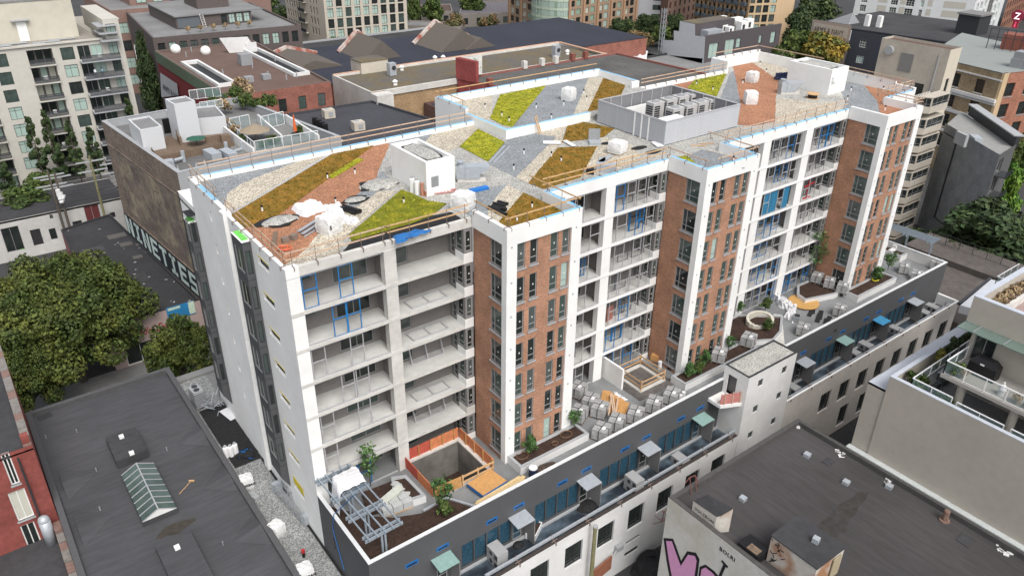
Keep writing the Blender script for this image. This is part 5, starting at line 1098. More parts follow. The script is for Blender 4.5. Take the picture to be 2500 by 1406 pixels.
q = P(110, 1017, -3.64); mb = MB(); mb.rbox(q.x, q.y, -3.64, 1.2, .8, .05, .2); mb.build('roof_patch', ROOFD2, D)
for i, (u, v) in enumerate(((188, 1055), (113, 1070), (236, 1150), (245, 1245), (545, 1330), (408, 1100))): q = P(u, v, -3.64); mb = MB(); mb.tube(q, q + Vector((0, 0, .4)), .06, 6); mb.build('roof_pipe', GALVD, D)
# -- red painted brick house at the left edge
RB = thing('red_brick_house', 'old red painted brick house with white sash windows at the left edge', 'building', (-24, 4, G))
zr = 3.2; xr = -16.45
ya, yb = P(78, 1085, zr).y, P(3, 845, zr).y; xa = P(78, 1085, zr).x
za = zr-6.8
yw = ya
rp = [(-34, yw), (xa, yw), (xa, yb), (-34, yb)]
ox = xa
wops = []
for (ul, vt, ur, vb) in ((0, 1112, 50, 1178), (18, 1205, 85, 1258), (48, 1285, 105, 1330)):
    p, q = PY(ul, vt, yw), PY(ur, vb, yw); wops.append((p.x+34, min(q.x, xa-.3)+34, q.z, p.z, 'storm', [GL[0], BLINDW] if vt > 1150 and vt < 1250 else [GL[0]]))
walls(RB, rp, G, zr, [REDP, REDP, REDP, REDP], skip=(2, 3), ops={0: wops}, depth=.15, sill=COPING)
mb = MB(); mb.prism(rp, zr-.5, zr-.35, bottom=False); mb.build('roof', ROOFD2, RB)
n = 14
for i in range(n):
    y0_, y1_ = yw+(yb-yw)*i/n, yw+(yb-yw)*(i+1)/n; j = rnd.uniform(-.06, .08); mb = MB(); mb.box(xa-.6, y0_+.03, zr-.5, xa+.02, y1_-.03, zr+.15+j); mb.build('parapet_block', mat('sooty_coping', (.2, .185, .17), .9, .25, 3) if i % 3 else mat('old_terracotta', (.2, .13, .11), .9, .2, 4), RB)
zl = P(150, 1300, 0).z
ql = PX(165, 1330, xa); lowz = PY(95, 1318, yw).z
lp = [(-34, -16), (xa-.05, -16), (xa-.05, yw-.02), (-34, yw-.02)]
mb = MB(); mb.prism(lp, G, lowz); mb.build('lower_roof', ROOFD2, RB)
yt = yw
for i in range(16):
    y1_ = yw-.4-i*1.3; z1_ = lowz+1.3; mb = MB(); mb.box(xa-.55, y1_-1.2, lowz, xa+.02, y1_, z1_+.25*(i % 3 == 0)); mb.build('parapet_block', MATS['sooty_coping'] if i % 2 else MATS['old_terracotta'], RB)
mb = MB(); mb.tube((xa-1.2, yw-.25, -8), (xa-1.2, yw-.25, zr-.6), .09, 6); mb.build('downpipe', FRAMED, RB)
q = PY(105, 1265, yw-1.0); mb = MB(); mb.tube((q.x, q.y, lowz), (q.x, q.y, q.z-.2), .45, 12); mb.blob((q.x, q.y, q.z-.2), .47, .47, .45, 12, 6, 0); single('steel_vent', mb, GALV, 'domed galvanised vent in front of the red house', 'vent', smooth=True)
mb = MB(); mb.box(xa-.6, yw+.2, zr+.15, xa-.05, yw+.75, zr+.9); mb.build('chimney', REDP, RB)
# -- white graffiti building, lower right
GB = thing('graffiti_building', 'white rendered building with pink graffiti and a dark felt roof at the lower right', 'building', (30, -30, G))
RG = mat('worn_dark_felt', (.06, .056, .057), .92, .16, 1.5, .2, .1, stretch=(2.4, .3, 1))
gp_ = [(22, -52), (38.8, -52), (38.8, -16.5), (22, -16.5)]; GZ = 1.05
WALLG = mat('stained_white_render', (.6, .59, .55), .9, .06, 3, .14, .35, col2=(.45, .43, .37))
walls(GB, gp_, G, 1.5, WALLG, skip=(0,)); flat_roof(GB, gp_, GZ, RG, .4, .46, mat('dark_parapet', (.075, .072, .07), .9, .15, 3))
mb = MB(); mb.box(38.72, -52, 1.5, 39.28, -21.3, 1.62); mb.build('pale_flashing', mat('pale_flashing_metal', (.5, .53, .52), .6, .08, 2), GB)
for u, v in ((1970, 1113), (1813, 1220), (2170, 1190), (2065, 1180)):
    q = P(u, v, GZ); mb = MB(); mb.rbox(q.x, q.y, GZ, .5, .5, .3, .1); mb.build('roof_vent', GALV, GB)
for u, v, w in ((2022, 1127, .9), (2357, 1318, 1.2)): q = P(u, v, GZ); mb = MB(); mb.rbox(q.x, q.y, GZ, w, w*.8, .05, 0); mb.build('roof_patch', ROOFD2, GB)
for u, v in ((2305, 1270), (2255, 1100)): q = P(u, v, GZ); mb = MB(); mb.tube(q, q + Vector((0, 0, 1.0 if u > 2300 else .4)), .22 if u > 2300 else .07, 8); mb.tube(q, q + Vector((0, 0, .12)), .4, 10); mb.build('flue', mat('rusty_flue', (.2, .13, .1), .8, .3), GB)
mb = MB(); mb.prism([(P(u, v, GZ).x, P(u, v, GZ).y) for u, v in ((2122, 1200), (2112, 1222), (2098, 1232), (2090, 1252), (2072, 1270), (2066, 1296), (2042, 1312), (2028, 1326), (2008, 1316), (1996, 1298), (1992, 1284), (2012, 1268), (2034, 1252), (2050, 1230), (2078, 1216), (2096, 1200))], GZ+.004, GZ+.008, bottom=False); mb.build('water_stain', mat('wet_stain', (.046, .041, .038), .5, .3, 1.5), GB)
for i, (u, v) in enumerate(((1945, 1038), (2050, 1105), (2170, 1175), (2440, 1340))):
    q = P(u, v, GZ); mb = MB(); [mb.rbox(q.x+rnd.uniform(-.4, .4), q.y+rnd.uniform(-.7, .3), GZ+.01, rnd.uniform(.15, .5), rnd.uniform(.1, .4), .06, rnd.uniform(0, 3)) for _ in range(6)]; mb.build('flashing_scrap', STUCCO2, GB)
# rooftop huts on it
def hut(pts, z0, zt, parent, m, rm, nm='roof_hut', over=.08, zts=None):
    mb = MB(); mb.prism(pts, z0, zt); mb.build(nm, m, parent); mb = MB(); c = sum((Vector(p) for p in pts), Vector((0, 0)))/len(pts); mb.prism([c+(Vector(p)-c)*(1+over) for p in pts], zt, zt+.09); mb.build(nm + '_roof', rm, parent)
RUST = mat('rusty_white_paint', (.55, .52, .47), .8, .1, 4, .1, .5, col2=(.3, .16, .09), )
hv = [P(1694, 1255, 1.6), P(1786, 1238, 2.6), P(1761, 1257, 2.6)]
mb = MB(); pa, pb, pc = P(1697, 1247, 2.5), P(1787, 1235, 2.9), P(1760, 1256, 2.7)
mb = MB(); hb = [(22.45, -20.75), (22.65, -21.0), (23.36, -21.4), (23.1, -19.2), (22.45, -18.5)]; ht = [2.55, 2.75, 3.35, 3.2, 2.4]; [mb.poly([(*hb[i], GZ), (*hb[(i+1) % 5], GZ), (*hb[(i+1) % 5], ht[(i+1) % 5]), (*hb[i], ht[i])]) for i in range(5)]; mb.build('roof_hut', RUST, GB)
mb = MB(); mb.poly([(*q, z+.03) for q, z in zip(hb, ht)]); mb.build('roof_hut_roof', ROOFD2, GB)
hut([(23.35, -28.45), (26.55, -28.5), (26.6, -24.75), (23.35, -24.8)], GZ, 3.45, GB, RUST, ROOFD2, over=.03)
mb = MB(); q = Vector((25.3, -27.0, 3.54)); mb.rbox(q.x, q.y, 3.54, .45, .45, .4, .2); mb.build('roof_vent', GALV, GB)
mb = MB(); mb.box(22.4, -24.7, GZ+.02, 23.8, -22.9, GZ+.8); mb.build('stair_opening', BLACKP, GB); mb = MB(); [mb.box(22.45+.2*i, -24.5, GZ+.3+.1*i, 22.65+.2*i, -23.6, GZ+.85+.02*i) for i in range(3)]; mb.build('stair_boards', WOODD, GB)
mb = MB(); mb.box(25.2, -28.62, 1.3, 26.2, -28.55, 3.2); mb.build('door', mat('mustard_door', (.35, .3, .2), .8, .1, 3), GB)
# painted letters: outlined pink balloon letters and black tags on the west wall (x = 22)
PINK = mat('pink_paint', (.62, .3, .5), .7, .06, 2); BLK = mat('black_paint', (.012, .012, .014), .7, .2, 4)
def wallpoly(uvs, x, m, name, par): mb = MB(); mb.poly([PX(u, v, x) for u, v in uvs]); o = mb.build(name, m, par); return o
def g6(a, b): return 1600+a/2.778, 900+b/2.778
V_ = [(55, 1145), (120, 1150), (140, 1200), (175, 1300), (215, 1235), (275, 1245), (300, 1290), (285, 1406), (250, 1480), (130, 1480), (95, 1406), (75, 1300)]
Vi = [(72, 1165), (112, 1168), (128, 1215), (172, 1335), (222, 1258), (268, 1268), (280, 1300), (265, 1406), (240, 1470), (140, 1470), (112, 1406), (92, 1300)]
O_ = [(290, 1420), (300, 1340), (340, 1325), (400, 1370), (450, 1430), (450, 1480), (290, 1480)]; Oi = [(305, 1420), (312, 1358), (340, 1345), (390, 1385), (432, 1440), (432, 1475), (305, 1475)]
for o_, i_ in ((V_, Vi), (O_, Oi)): wallpoly([g6(*p) for p in o_], 21.985, BLK, 'graffiti', GB); wallpoly([g6(*p) for p in i_], 21.975, PINK, 'graffiti', GB)
mb = MB(); [mb.bar(PX(*g6(*a), 21.98), PX(*g6(*b), 21.98), .03, .22) for a, b in (((450, 1300), (490, 1345)), ((470, 1330), (440, 1400)), ((440, 1400), (430, 1440)))]; mb.build('graffiti', BLK, GB)
q = PX(*g6(432, 1225), 21.98); text(GB, 'BOLRI', q, .5, -math.pi/2, BLK, 'graffiti', rot=(math.pi/2, 0, -math.pi/2), extr=.004, space=1.1, bold=.01)
q = Vector((22.42, -18.75, 1.75)); text(GB, 'VOLTRON', q, .4, -math.pi/2, BLK, 'graffiti', extr=.004)
mb = MB()
for i in range(22): a = Vector((23.33, -24.95-.9*rnd.random(), .9+2.3*rnd.random())); b = a + Vector((0, rnd.uniform(-.35, .35), rnd.uniform(-.45, .45))); mb.bar(a, b, .02, .045)
mb.build('graffiti', BLK, GB)
mb = MB(); [mb.bar(P(u0, v0, z0), P(u1, v1, z1), .05) for u0, v0, z0, u1, v1, z1 in ((1688, 1208, GZ, 1684, 1165, 2.7), (1700, 1200, GZ, 1698, 1160, 2.7), (1684, 1165, 2.7, 1698, 1160, 2.7), (1672, 1180, 2.3, 1684, 1165, 2.7), (1698, 1160, 2.7, 1706, 1185, 1.4))]; single('pipe_ladder', mb, mat('rust_paint', (.22, .09, .08), .7, .2), 'rusty pipe ladder frame at the edge of the worn felt roof', 'ladder')
# -- lane things
pole = thing('utility_pole', 'mossy timber utility pole standing in the lane by the white alley wall', 'utility pole', (18.9, AW-.7, G)); mb = MB(); mb.tube((18.9, AW-.7, G), (18.9, AW-.7, -3.9), .21, 10, .17); mb.tube((18.9, AW-.7, -3.9), (18.9, AW-.7, -3.6), .2, 10); mb.build('pole', mat('mossy_pole', (.2, .19, .1), .9, .2, 3), pole)
mb = MB(); mb.tube((18.9, AW-.7, -3.6), (18.9, AW-.7, -3.45), .22, 10); mb.build('pole_cap', COPING, pole)
heap('soil_heap', (1590, 1385), G, 2.2, 1.5, 1.4, BLACKM, 'dark covered heap in the lane beside the pink graffiti', 'heap')
mb = MB(); mb.obox((19.6, AW-.35, -11.2), (2.1, 0, .5), (0, .1, 0), (0, 0, 1.6)); single('rust_hoarding', mb, mat('rust_board', (.25, .1, .06), .85, .2, 2), 'rust brown boards over the alley doorway', 'boards')
mb = MB(); q = PY(1511, 1340, AW-.25); mb.rbox(q.x, q.y, q.z, .7, .45, .5); mb.tube(q + Vector((-.5, 0, -.2)), q + Vector((-.2, 0, .1)), .12, 8); single('wall_lamp', mb, COPING, 'boxy lamp on the white alley wall', 'lamp')
mb = MB(); mb.bar((27.2, AW-1.0, -7.7), (29.3, AW-1.0, -7.7), .06); mb.bar((27.2, AW-.95, -6.6), (29.3, AW-.95, -6.6), .05)
for x in (27.2, 28.2, 29.3): mb.bar((x, AW-1.0, -7.7), (x, AW-1.0, -6.6), .05); mb.bar((x, AW-1.0, -7.7), (x, AW-.02, -8.8), .05); mb.bar((x, AW-1, -7.7), (x, AW-.02, -7.7), .05)
single('fire_balcony', mb, MATS['rust_paint'], 'rusty steel balcony on the white alley wall', 'balcony')
mb = MB(); q = P(2070, 1010, G); mb.rbox(q.x, q.y, G, 1.8, 1.2, 1.6, .2); single('pink_bin', mb, mat('pink_bin_paint', (.4, .08, .12), .6), 'dull pink bin in the lane between the pale condo and the alley wall', 'bin')
# -- beige condominium at the right edge
K = thing('beige_condominium', 'beige stuccoed condominium with glass railed terraces at the right edge', 'building', (60, -32, G))
CL = mat('pale_ledge', (.45, .48, .53), .7, .06, 1.5)
walls(K, [(39.35, -21.4), (39.35, -22.95)], G, 8.1, BEIGE, skip=(1,)); facade(K, (75, -21.4), (39.35, -21.4), G, 8.1, [], BEIGE); facade(K, (39.25, -22.95), (39.25, -50), G, 9.5, [], BEIGE)
mb = MB(); mb.box(39.35, -22.9, 7.9, 74, -21.4, 8.1); mb.build('ledge', CL, K)
mb = MB(); mb.box(39.25, -50, 9.5, 39.62, -22.95, 9.56); mb.box(39.62, -23.3, 9.5, 60, -22.95, 9.56); mb.build('wall_cap', CL, K); mb = MB(); mb.box(39.3, -50, 8.3, 39.6, -23, 9.5); mb.box(39.6, -23.27, 8.0, 60, -22.97, 9.5); mb.build('terrace_parapet', BEIGE, K)
mb = MB(); mb.box(39.3, -50, 8.1, 62, -23.0, 8.3); mb.build('terrace_floor', PAVE, K)
mb = MB(); mb.box(40, -50, 9.0, 40.02, -25, 9.0)
for y in (-25.0, -31.5, -38): pass
def balustrade(pts, z, h, par, n_mul=1.5, m=WHITE):
    for i in range(len(pts)-1):
        a, b = Vector((*pts[i], z)), Vector((*pts[i+1], z)); d = b-a; n = max(1, round(d.length/n_mul)); mb = MB(); mb.bar(a + Vector((0, 0, h)), b + Vector((0, 0, h)), .08, .07); mb.bar(a + Vector((0, 0, .08)), b + Vector((0, 0, .08)), .05, .05)
        for j in range(n+1): p = a + d*j/n; mb.bar(p, p + Vector((0, 0, h)), .06)
        mb.build('balustrade', m, par)
        for j in range(n): p, q = a + d*(j+.04)/n, a + d*(j+.96)/n; mb = MB(); mb.poly([p + Vector((0, 0, .12)), q + Vector((0, 0, .12)), q + Vector((0, 0, h-.05)), p + Vector((0, 0, h-.05))]); mb.build('glass_panel', CLEAR, par)
balustrade([(39.9, -27.5), (39.9, -24.4), (58, -24.2)], 8.9, 1.0, K); balustrade([(39.9, -31.3), (39.9, -27.9)], 8.6, 1.1, K); balustrade([(39.9, -36), (39.9, -31.8)], 8.6, 1.1, K)
mb = MB(); mb.box(40.45, -50, 10.75, 48, -26.0, 11.05); mb.build('balcony_slab', mat('grey_beige', (.36, .34, .31), .9, .05, 1), K)
balustrade([(44, -26.1), (40.6, -26.1), (40.6, -50)], 11.05, 1.15, K, 1.45)
for y in (-27.5, -31.3, -36): mb = MB(); mb.tube((41.2, y, 8.3), (41.2, y, 10.75), .32, 12); mb.build('round_column', BEIGE, K)
facade(K, (44, -26.0), (44, -50), 8.3, 10.75, [(1.0, 3.0, 8.4, 10.4, 'slide'), (7, 9, 8.4, 10.4, 'slide')], BEIGE, .12); facade(K, (60, -26.0), (44, -26.0), 8.3, 14.2, [], BEIGE)
facade(K, (44, -26.0), (44, -50), 11.05, 14.2, [(.3, 1.9, 11.15, 13.4, 'slide'), (5.0, 6.6, 11.15, 13.4, 'slide'), (.5, 1.7, 13.5, 14.0, 'none'), (5, 6.6, 13.5, 14.0, 'none')], BEIGE, .12)
mb = MB(); mb.box(42.6, -50, 14.1, 44, -25.3, 14.16); mb.build('glass_canopy', glass_mat('canopy_glass', (.16, .22, .19), .1, .5, alpha=.75, var=.1), K)
mb = MB(); [mb.box(42.6, -26.5-2.2*i, 14.17, 44, -26.44-2.2*i, 14.24) for i in range(10)]; mb.build('canopy_bar', GALVD, K)
facade(K, (44.0, -25.3), (44.0, -50), 14.2, 16.3, [], BEIGE); facade(K, (66, -25.3), (44.0, -25.3), 14.2, 16.3, [], BEIGE)
mb = MB(); mb.box(44, -50, 16.3, 44.45, -25.3, 16.38); mb.box(44.45, -25.75, 16.3, 66, -25.3, 16.38); mb.build('roof_cap', CL, K); mb = MB(); mb.box(44.1, -50, 14.5, 44.4, -25.4, 16.3); mb.box(44.4, -25.7, 14.5, 66, -25.4, 16.3); mb.build('roof_parapet', BEIGE, K)
mb = MB(); mb.box(44.4, -50, 14.3, 66, -25.7, 14.6); mb.build('roof_terrace', mat('pink_pavers', (.3, .22, .2), .9, .1, 2), K)
mb = MB(); mb.box(45, -26.9, 14.6, 60, -26.6, 15.2); mb.build('terrace_planter', CONC, K)
tree_proto('dry', 1.1, .6, 0, 260, .12, LEAFDRY, 9, .1, 6, .03, 3); tree_proto('cypress', 3.0, .55, 0, 1100, .12, LF_DARK, 12, .05, 12, .06, 2); tree_proto('goldcypress', 3.0, .55, 0, 1100, .12, LF_YEL, 13, .05, 12, .06, 2); tree_proto('bush', 1.5, 1.0, 0, 900, .12, LF_MID, 14, .05, 10, .05, 3)
for i in range(11): tree('dry', (46+i*1.15, -26.2, 14.9), 'clump of dry straw coloured grass on the top terrace of the beige condominium', 'dry grass clumps on the top terrace', name='dry_grass_clump', cat='grass clump')
for i, (u, v) in enumerate(((2238, 890), (2262, 868), (2287, 848), (2300, 835), (2315, 822), (2330, 812), (2352, 795), (2365, 788))):
    q = P(u, v, 8.0); tree('goldcypress' if i == 0 else 'cypress', (q.x, -23.9, 8.2), ('golden cypress at the near end of the terrace row', 'dark cypress in the row along the condominium terrace')[i > 0], 'cypresses along the condominium terrace' if i else None, sc=.85 if i != 1 else .95, name='cypress', cat='cypress')
tree('bush', (41.0, -24.2, 8.4), 'round green bush at the corner of the condominium terrace', name='bush', cat='bush'); tree('bush', (40.6, -26.6, 8.2), 'green bush beside the round terrace column', name='bush', cat='bush', sc=.8)
t = thing('barbecue', 'black covered barbecue on the condominium balcony', 'barbecue', (42.7, -28.0, 11.05)); mb = MB(); mb.prism([(42.2, -29.0), (43.3, -29.0), (43.3, -27.0), (42.2, -27.0)], 11.05, 12.1); mb.build('cover_skirt', BLACKP, t)
mb = MB(); a = [(42.2, -29.0), (43.3, -29.0), (43.3, -27.0), (42.2, -27.0)]; b_ = [(42.45, -28.6), (43.1, -28.6), (43.1, -27.4), (42.45, -27.4)]
for i in range(4): j = (i+1) % 4; mb.poly([(*a[i], 12.1), (*a[j], 12.1), (*b_[j], 12.55), (*b_[i], 12.55)])
mb.poly([(*p, 12.55) for p in b_]); mb.build('cover_top', BLACKP, t); mb = MB(); mb.box(42.19, -28.1, 12.12, 42.2, -27.8, 12.25); mb.build('badge', WHITE, t)
t = thing('garden_table', 'grey outdoor table on the condominium terrace', 'table', (44.3, -25.0, 8.3)); mb = MB(); mb.box(43.7, -25.5, 8.98, 45.2, -24.6, 9.05); mb.build('tabletop', GALVD, t)
for x in (43.8, 45.1):
    for y in (-25.4, -24.7): mb = MB(); mb.box(x-.04, y-.04, 8.3, x+.04, y+.04, 8.98); mb.build('leg', FRAMED, t)
for i in range(3):
    x = 42.1+i*.75; t = thing('garden_chair', 'black metal garden chair in the row by the grey outdoor table', 'chair', (x, -25.3, 8.3), 'garden chairs on the condominium terrace'); mb = MB(); mb.box(x-.25, -25.55, 8.72, x+.25, -25.05, 8.76); mb.build('seat', FRAMED, t); mb = MB(); mb.box(x-.25, -25.6, 8.76, x+.25, -25.55, 9.15); mb.build('backrest', FRAMED, t)
    for dx in (-.22, .22):
        for dy in (-.22, .22): mb = MB(); mb.box(x+dx-.02, -25.3+dy-.02, 8.3, x+dx+.02, -25.3+dy+.02, 8.72); mb.build('leg', FRAMED, t)
q = Vector((41.3, -30.0, 11.05)); mb = MB(); mb.tube(q, q + Vector((0, 0, .5)), .22, 10); mb.tube(q + Vector((0, 0, .5)), q + Vector((0, 0, .9)), .3, 10, .12); mb.tube(q + Vector((0, 0, .9)), q + Vector((0, 0, 1.1)), .07, 6); single('lantern', mb, CLOTH, 'white lantern ornament on the condominium balcony', 'lantern')
for i, (x, y) in enumerate(((41.2, -26.7), (41.1, -27.3), (41.2, -32), (41.2, -33.5), (41.1, -31.1))): tree('dry' if i else 'bush', (x, y, 11.1), ('green potted plant at the balcony corner', 'dry potted plant at the balcony corner', 'dry plant on the balcony right of the lantern', 'dry plant on the balcony at the right edge', 'dry plant on the balcony beside the lantern')[i], name='potted_plant', cat='plant', sc=.75)
mb = MB(); mb.box(56, -24.6, 11.5, 60.5, -22.4, 11.8); mb.build('upper_balcony', GREYP, K); balustrade([(56.1, -24.4), (56.1, -22.5), (60.4, -22.5)], 11.8, 1.3, K)
mb = MB(); mb.box(56.2, -30, -2, 75, -24.7, 13.2); mb.box(52, -24.7, -2, 75, -23.2, 8.5); mb.build('rear_block', GREYP, K)
mb = MB(); mb.prism([(P(2345, 745, 0).x, P(2345, 745, 0).y), (P(2410, 758, 0).x, P(2410, 758, 0).y-2), (P(2470, 690, 0).x, P(2470, 690, 0).y-1), (P(2420, 682, 0).x, P(2420, 682, 0).y)], -1, 0); mb.build('metal_roof', mat('pale_zinc', (.48, .5, .53), .5, .08, 1), K)
mb = MB(); a, b = P(2341, 742, -.3), P(2418, 680, -.3); mb.bar(a, b, .35, .3); mb.build('gutter', FRAMED, K)
# plaza beyond the new block
mb = MB(); mb.box(PX1+.1, -14, G, 104, 4, -6.0)
for i in range(3): mb.box(99-i*1.2, -14, -6.0, 104, 4, -5.7+.3*i)
struct('plaza', mb, mat('brown_pavers', (.1, .088, .08), .95, .18, 1.3, .12, .4))
t = thing('mesh_fence', 'dark wire fence along the far side of the plaza', 'fence', (101, -5, -4.8)); 
for i in range(10): mb = MB(); y = -14+2*i; mb.tube((100.8, y, -4.9), (100.8, y, -3.3), .05, 6); mb.build('post', FRAMED, t)
mb = MB(); mb.bar((100.8, -14, -3.3), (100.8, 4, -3.3), .05); mb.bar((100.8, -14, -4.8), (100.8, 4, -4.8), .04); mb.build('rail', FRAMED, t)
mb = MB(); [mb.bar((100.8, -14+.35*i, -4.9), (100.8, -14+.35*i, -3.3), .012) for i in range(52)]; mb.build('wire', FRAMED, t)
q = P(2330, 705, -6.0)
heap('sand_bed', (2335, 780), -9, 3, 2, .6, mat('orange_sand', (.4, .25, .11), .95, .2, 2), 'orange sand bed beside the far end of the alley wall', 'sand')
# strip at the left foot: swing stage, scaffold, condenser and scraps
t = thing('swing_stage', 'grey steel swing stage lying on the gravel strip', 'swing stage', P(722, 1245, -4.2))
a, b = P(672, 1205, -4.1), P(745, 1285, -4.1); w_ = Vector((.75, .1, 0))
mb = MB(); mb.obox(a, b-a, w_, (0, 0, .06)); mb.build('platform', GALVD, t)
mb = MB()
for s in (Vector(), w_):
    for zz in (.5, 1.0): mb.bar(a+s+Vector((0, 0, zz)), b+s+Vector((0, 0, zz)), .05)
    for i in range(7): p = a.lerp(b, i/6)+s; mb.bar(p, p + Vector((0, 0, 1.0)), .05)
    for i in range(6): mb.bar(a.lerp(b, i/6)+s, a.lerp(b, (i+1)/6)+s+Vector((0, 0, 1)), .035)
mb.build('guard_frame', GALVD, t)
for e in (a, b): mb = MB(); mb.obox(e, (.75, .1, 0), (-.1, .5, 0), (0, 0, .9)); mb.build('end_panel', GALV, t)
t = thing('scaffold_heap', 'tangled heap of scaffold frames at the far end of the strip', 'scaffold', P(520, 990, -4.2)); 
for i in range(26): mb = MB() if i % 2 == 0 else mb; p = LOC[t.name] + Vector((rnd.uniform(-.7, .7), rnd.uniform(-1.8, 1.8), rnd.uniform(.1, 1.0))); q = p + Vector((rnd.uniform(-.8, .8), rnd.uniform(-1.3, 1.3), rnd.uniform(-.2, .6))); mb.bar(p, q, .06); (i % 2 and mb.build('frame', GALV, t))
q = P(483, 975, -3.3); t = thing('big_condenser', 'tall two fan condenser at the edge of the charcoal roof', 'condenser', (q.x, q.y, -4.2)); mb = MB(); mb.rbox(q.x, q.y, -3.9, 1.0, 1.4, 2.0, .1); mb.build('casing', COPING, t)
for dy in (-.35, .35): mb = MB(); mb.tube((q.x, q.y+dy, -1.9), (q.x, q.y+dy, -1.86), .3, 12); mb.build('fan', FRAMED, t)
mb = MB(); [mb.rbox(q.x, q.y-.02, -3.7+.2*i, 1.02, 1.42, .05, .1) for i in range(8)]; mb.build('grille', FRAMED, t)
for i, (u, v, m, l) in enumerate(((600, 1105, BLACKM, 'black plastic scraps by the white gas cylinders'), (560, 1010, CLOTH, 'white printed sheet on the black strip'))):
    q = P(u, v, -4.18); mb = MB(); [mb.rbox(q.x+rnd.uniform(-.9, .9)*(i == 0), q.y+rnd.uniform(-1.2, 1.2)*(i == 0), -4.17+.02*k, rnd.uniform(.4, 1.2) if i == 0 else 1.0, rnd.uniform(.3, .8) if i == 0 else 2.2, .02, rnd.uniform(0, 3) if i == 0 else .2) for k in range(9 if i == 0 else 1)]; single('scraps' if i == 0 else 'printed_sheet', mb, m, l, 'scraps' if i == 0 else 'sheet')
mb = MB(); [mb.bar(P(600+rnd.uniform(-22, 22), 1105+rnd.uniform(-12, 18), -4.1), P(600+rnd.uniform(-22, 22), 1105+rnd.uniform(-12, 18), -4.1), .05) for _ in range(8)]; single('cables', mb, TARP, 'blue cables among the black plastic scraps', 'cables')
q = P(742, 1358, -4.2); mb = MB(); mb.tube(q, q + Vector((0, 0, .5)), .13, 8); mb.tube(q + Vector((0, 0, .5)), q + Vector((0, 0, .75)), .16, 8, mi=1); single('vent_stack', mb, [BLACKP, mat('red_cap', (.4, .03, .03), .5)], 'black vent stack with a red cap on the gravel strip', 'vent stack')
for i, (u, v) in enumerate(((615, 1205), (625, 1218))): q = P(u, v, -4.2); mb = MB(); mb.rbox(q.x, q.y, -4.19, .5, .5, .05 if i == 0 else .35, .3); single('floor_panel' if i == 0 else 'rubble_sack', mb, COPING, ('pale square panel on the gravel strip', 'grey rubble sack below the pale square panel')[i], ('panel', 'sack')[i])
mb = MB(); pts = [PX(868, 1205, .3), PX(815, 1255, -.05), PX(812, 1290, -.06), PX(840, 1390, -.08)]; [mb.bar(pts[i], pts[i+1], .05) for i in range(3)]; single('blue_rope', mb, TARP, 'blue rope hanging over the left corner of the charcoal parapet', 'rope')
# ================================================================ the street side: trees, pink shopfront, mural block
tree_proto('plane', 13.5, 9.3, 0, 62000, .21, LF_OLIVE, 21, .2, 120, .45, 14, (.12, .22), .5)
tree_proto('street', 8.5, 4.6, 0, 17000, .2, LF_OLIVE, 22, .25, 60, .25, 10, (.14, .26), .5)
tree_proto('round', 9, 4.2, 0, 3600, .42, LF_MID, 23, .22, 22, .22, 8); tree_proto('roundb', 9, 4.2, 0, 3600, .42, LF_BRIGHT, 24, .2, 22, .22, 8)
tree_proto('roundy', 10, 5.0, 0, 4200, .45, LF_YEL, 25, .2, 24, .25, 8); tree_proto('roundr', 9.5, 4.8, 0, 3600, .45, LF_RUST, 26, .2, 24, .25, 8); tree_proto('roundd', 12, 6, 0, 6500, .45, LF_DARK, 27, .12, 28, .3, 8)
tree_proto('column', 15, 1.5, 1, 4200, .26, LF_DARK, 28, .1, 34, .16, 6)
def gtree(key, u, v, z, r_px, label, group=None, hf=.55, **k):
    """crown centred on the picture point at height z; the trunk goes down to the street"""
    q = P(u, v, z); d = (q-CAMP).dot(CF); R0, H0 = SIZE[key]; sc = r_px*d/FOC/R0
    zb = k.pop('ground', G); sz = (q.z-zb)/(H0*hf); return tree(key, (q.x, q.y, zb), label, group, sc=sc, sz=sz, **k)
gtree('plane', 158, 775, -3.2, 212, 'huge olive green street tree at the left edge before the pink shopfront', hf=.55)
gtree('plane', 40, 900, -5.5, 130, 'lower olive tree crown at the left edge against the charcoal roof', hf=.6)
gtree('street', 440, 855, -6.2, 92, 'smaller olive street tree between the pink shopfront and the new block', hf=.6)
ME_ = thing('pink_shopfront', 'low pink fronted shop with a black felt roof and red script sign', 'building', (-1, 65, G))
f0, f1 = P(488, 733, -6), P(255, 800, -6); b0, b1 = P(268, 522, -6), P(148, 560, -6)
mp = [(f1.x, f1.y), (f0.x, f0.y), (b0.x, b0.y), (b1.x, b1.y)]
PNK = mat('pink_render', (.4, .31, .29), .85, .06, 2)
walls(ME_, mp, G, -6.0, [PNK, STUCCO2, STUCCO2, mat('mauve_wall', (.25, .1, .1), .9)], ops={0: [(1.5, 5.2, G+.2, G+3, 'storm', [GL[0]]), (6, 8.6, G+.2, G+3, 'storm', [GL[0]])]})
flat_roof(ME_, mp, -6.3, mat('black_felt', (.038, .038, .041), .95, .15, 2, .15, .2), .25, .3)
dv = (f0-f1).normalized(); an = math.atan2(dv.y, dv.x); nv = Vector((dv.y, -dv.x, 0))
q = f1.lerp(f0, .2); text(ME_, 'Model Express', Vector((q.x, q.y, -8.55)) + nv*.06, 1.5, an, mat('red_script', (.35, .02, .02), .6), 'shop_sign', shear=.5, sx=.78)
a, b = f1.lerp(f0, .63), f1.lerp(f0, .93); mb = MB(); mb.poly([(a.x+nv.x*.1, a.y+nv.y*.1, -7.6), (b.x+nv.x*.1, b.y+nv.y*.1, -7.6), (b.x+nv.x*.1, b.y+nv.y*.1, -5.7), (a.x+nv.x*.1, a.y+nv.y*.1, -5.7)]); mb.build('poster', mat('poster_blue', (.03, .2, .42), .5, .1, 1), ME_)
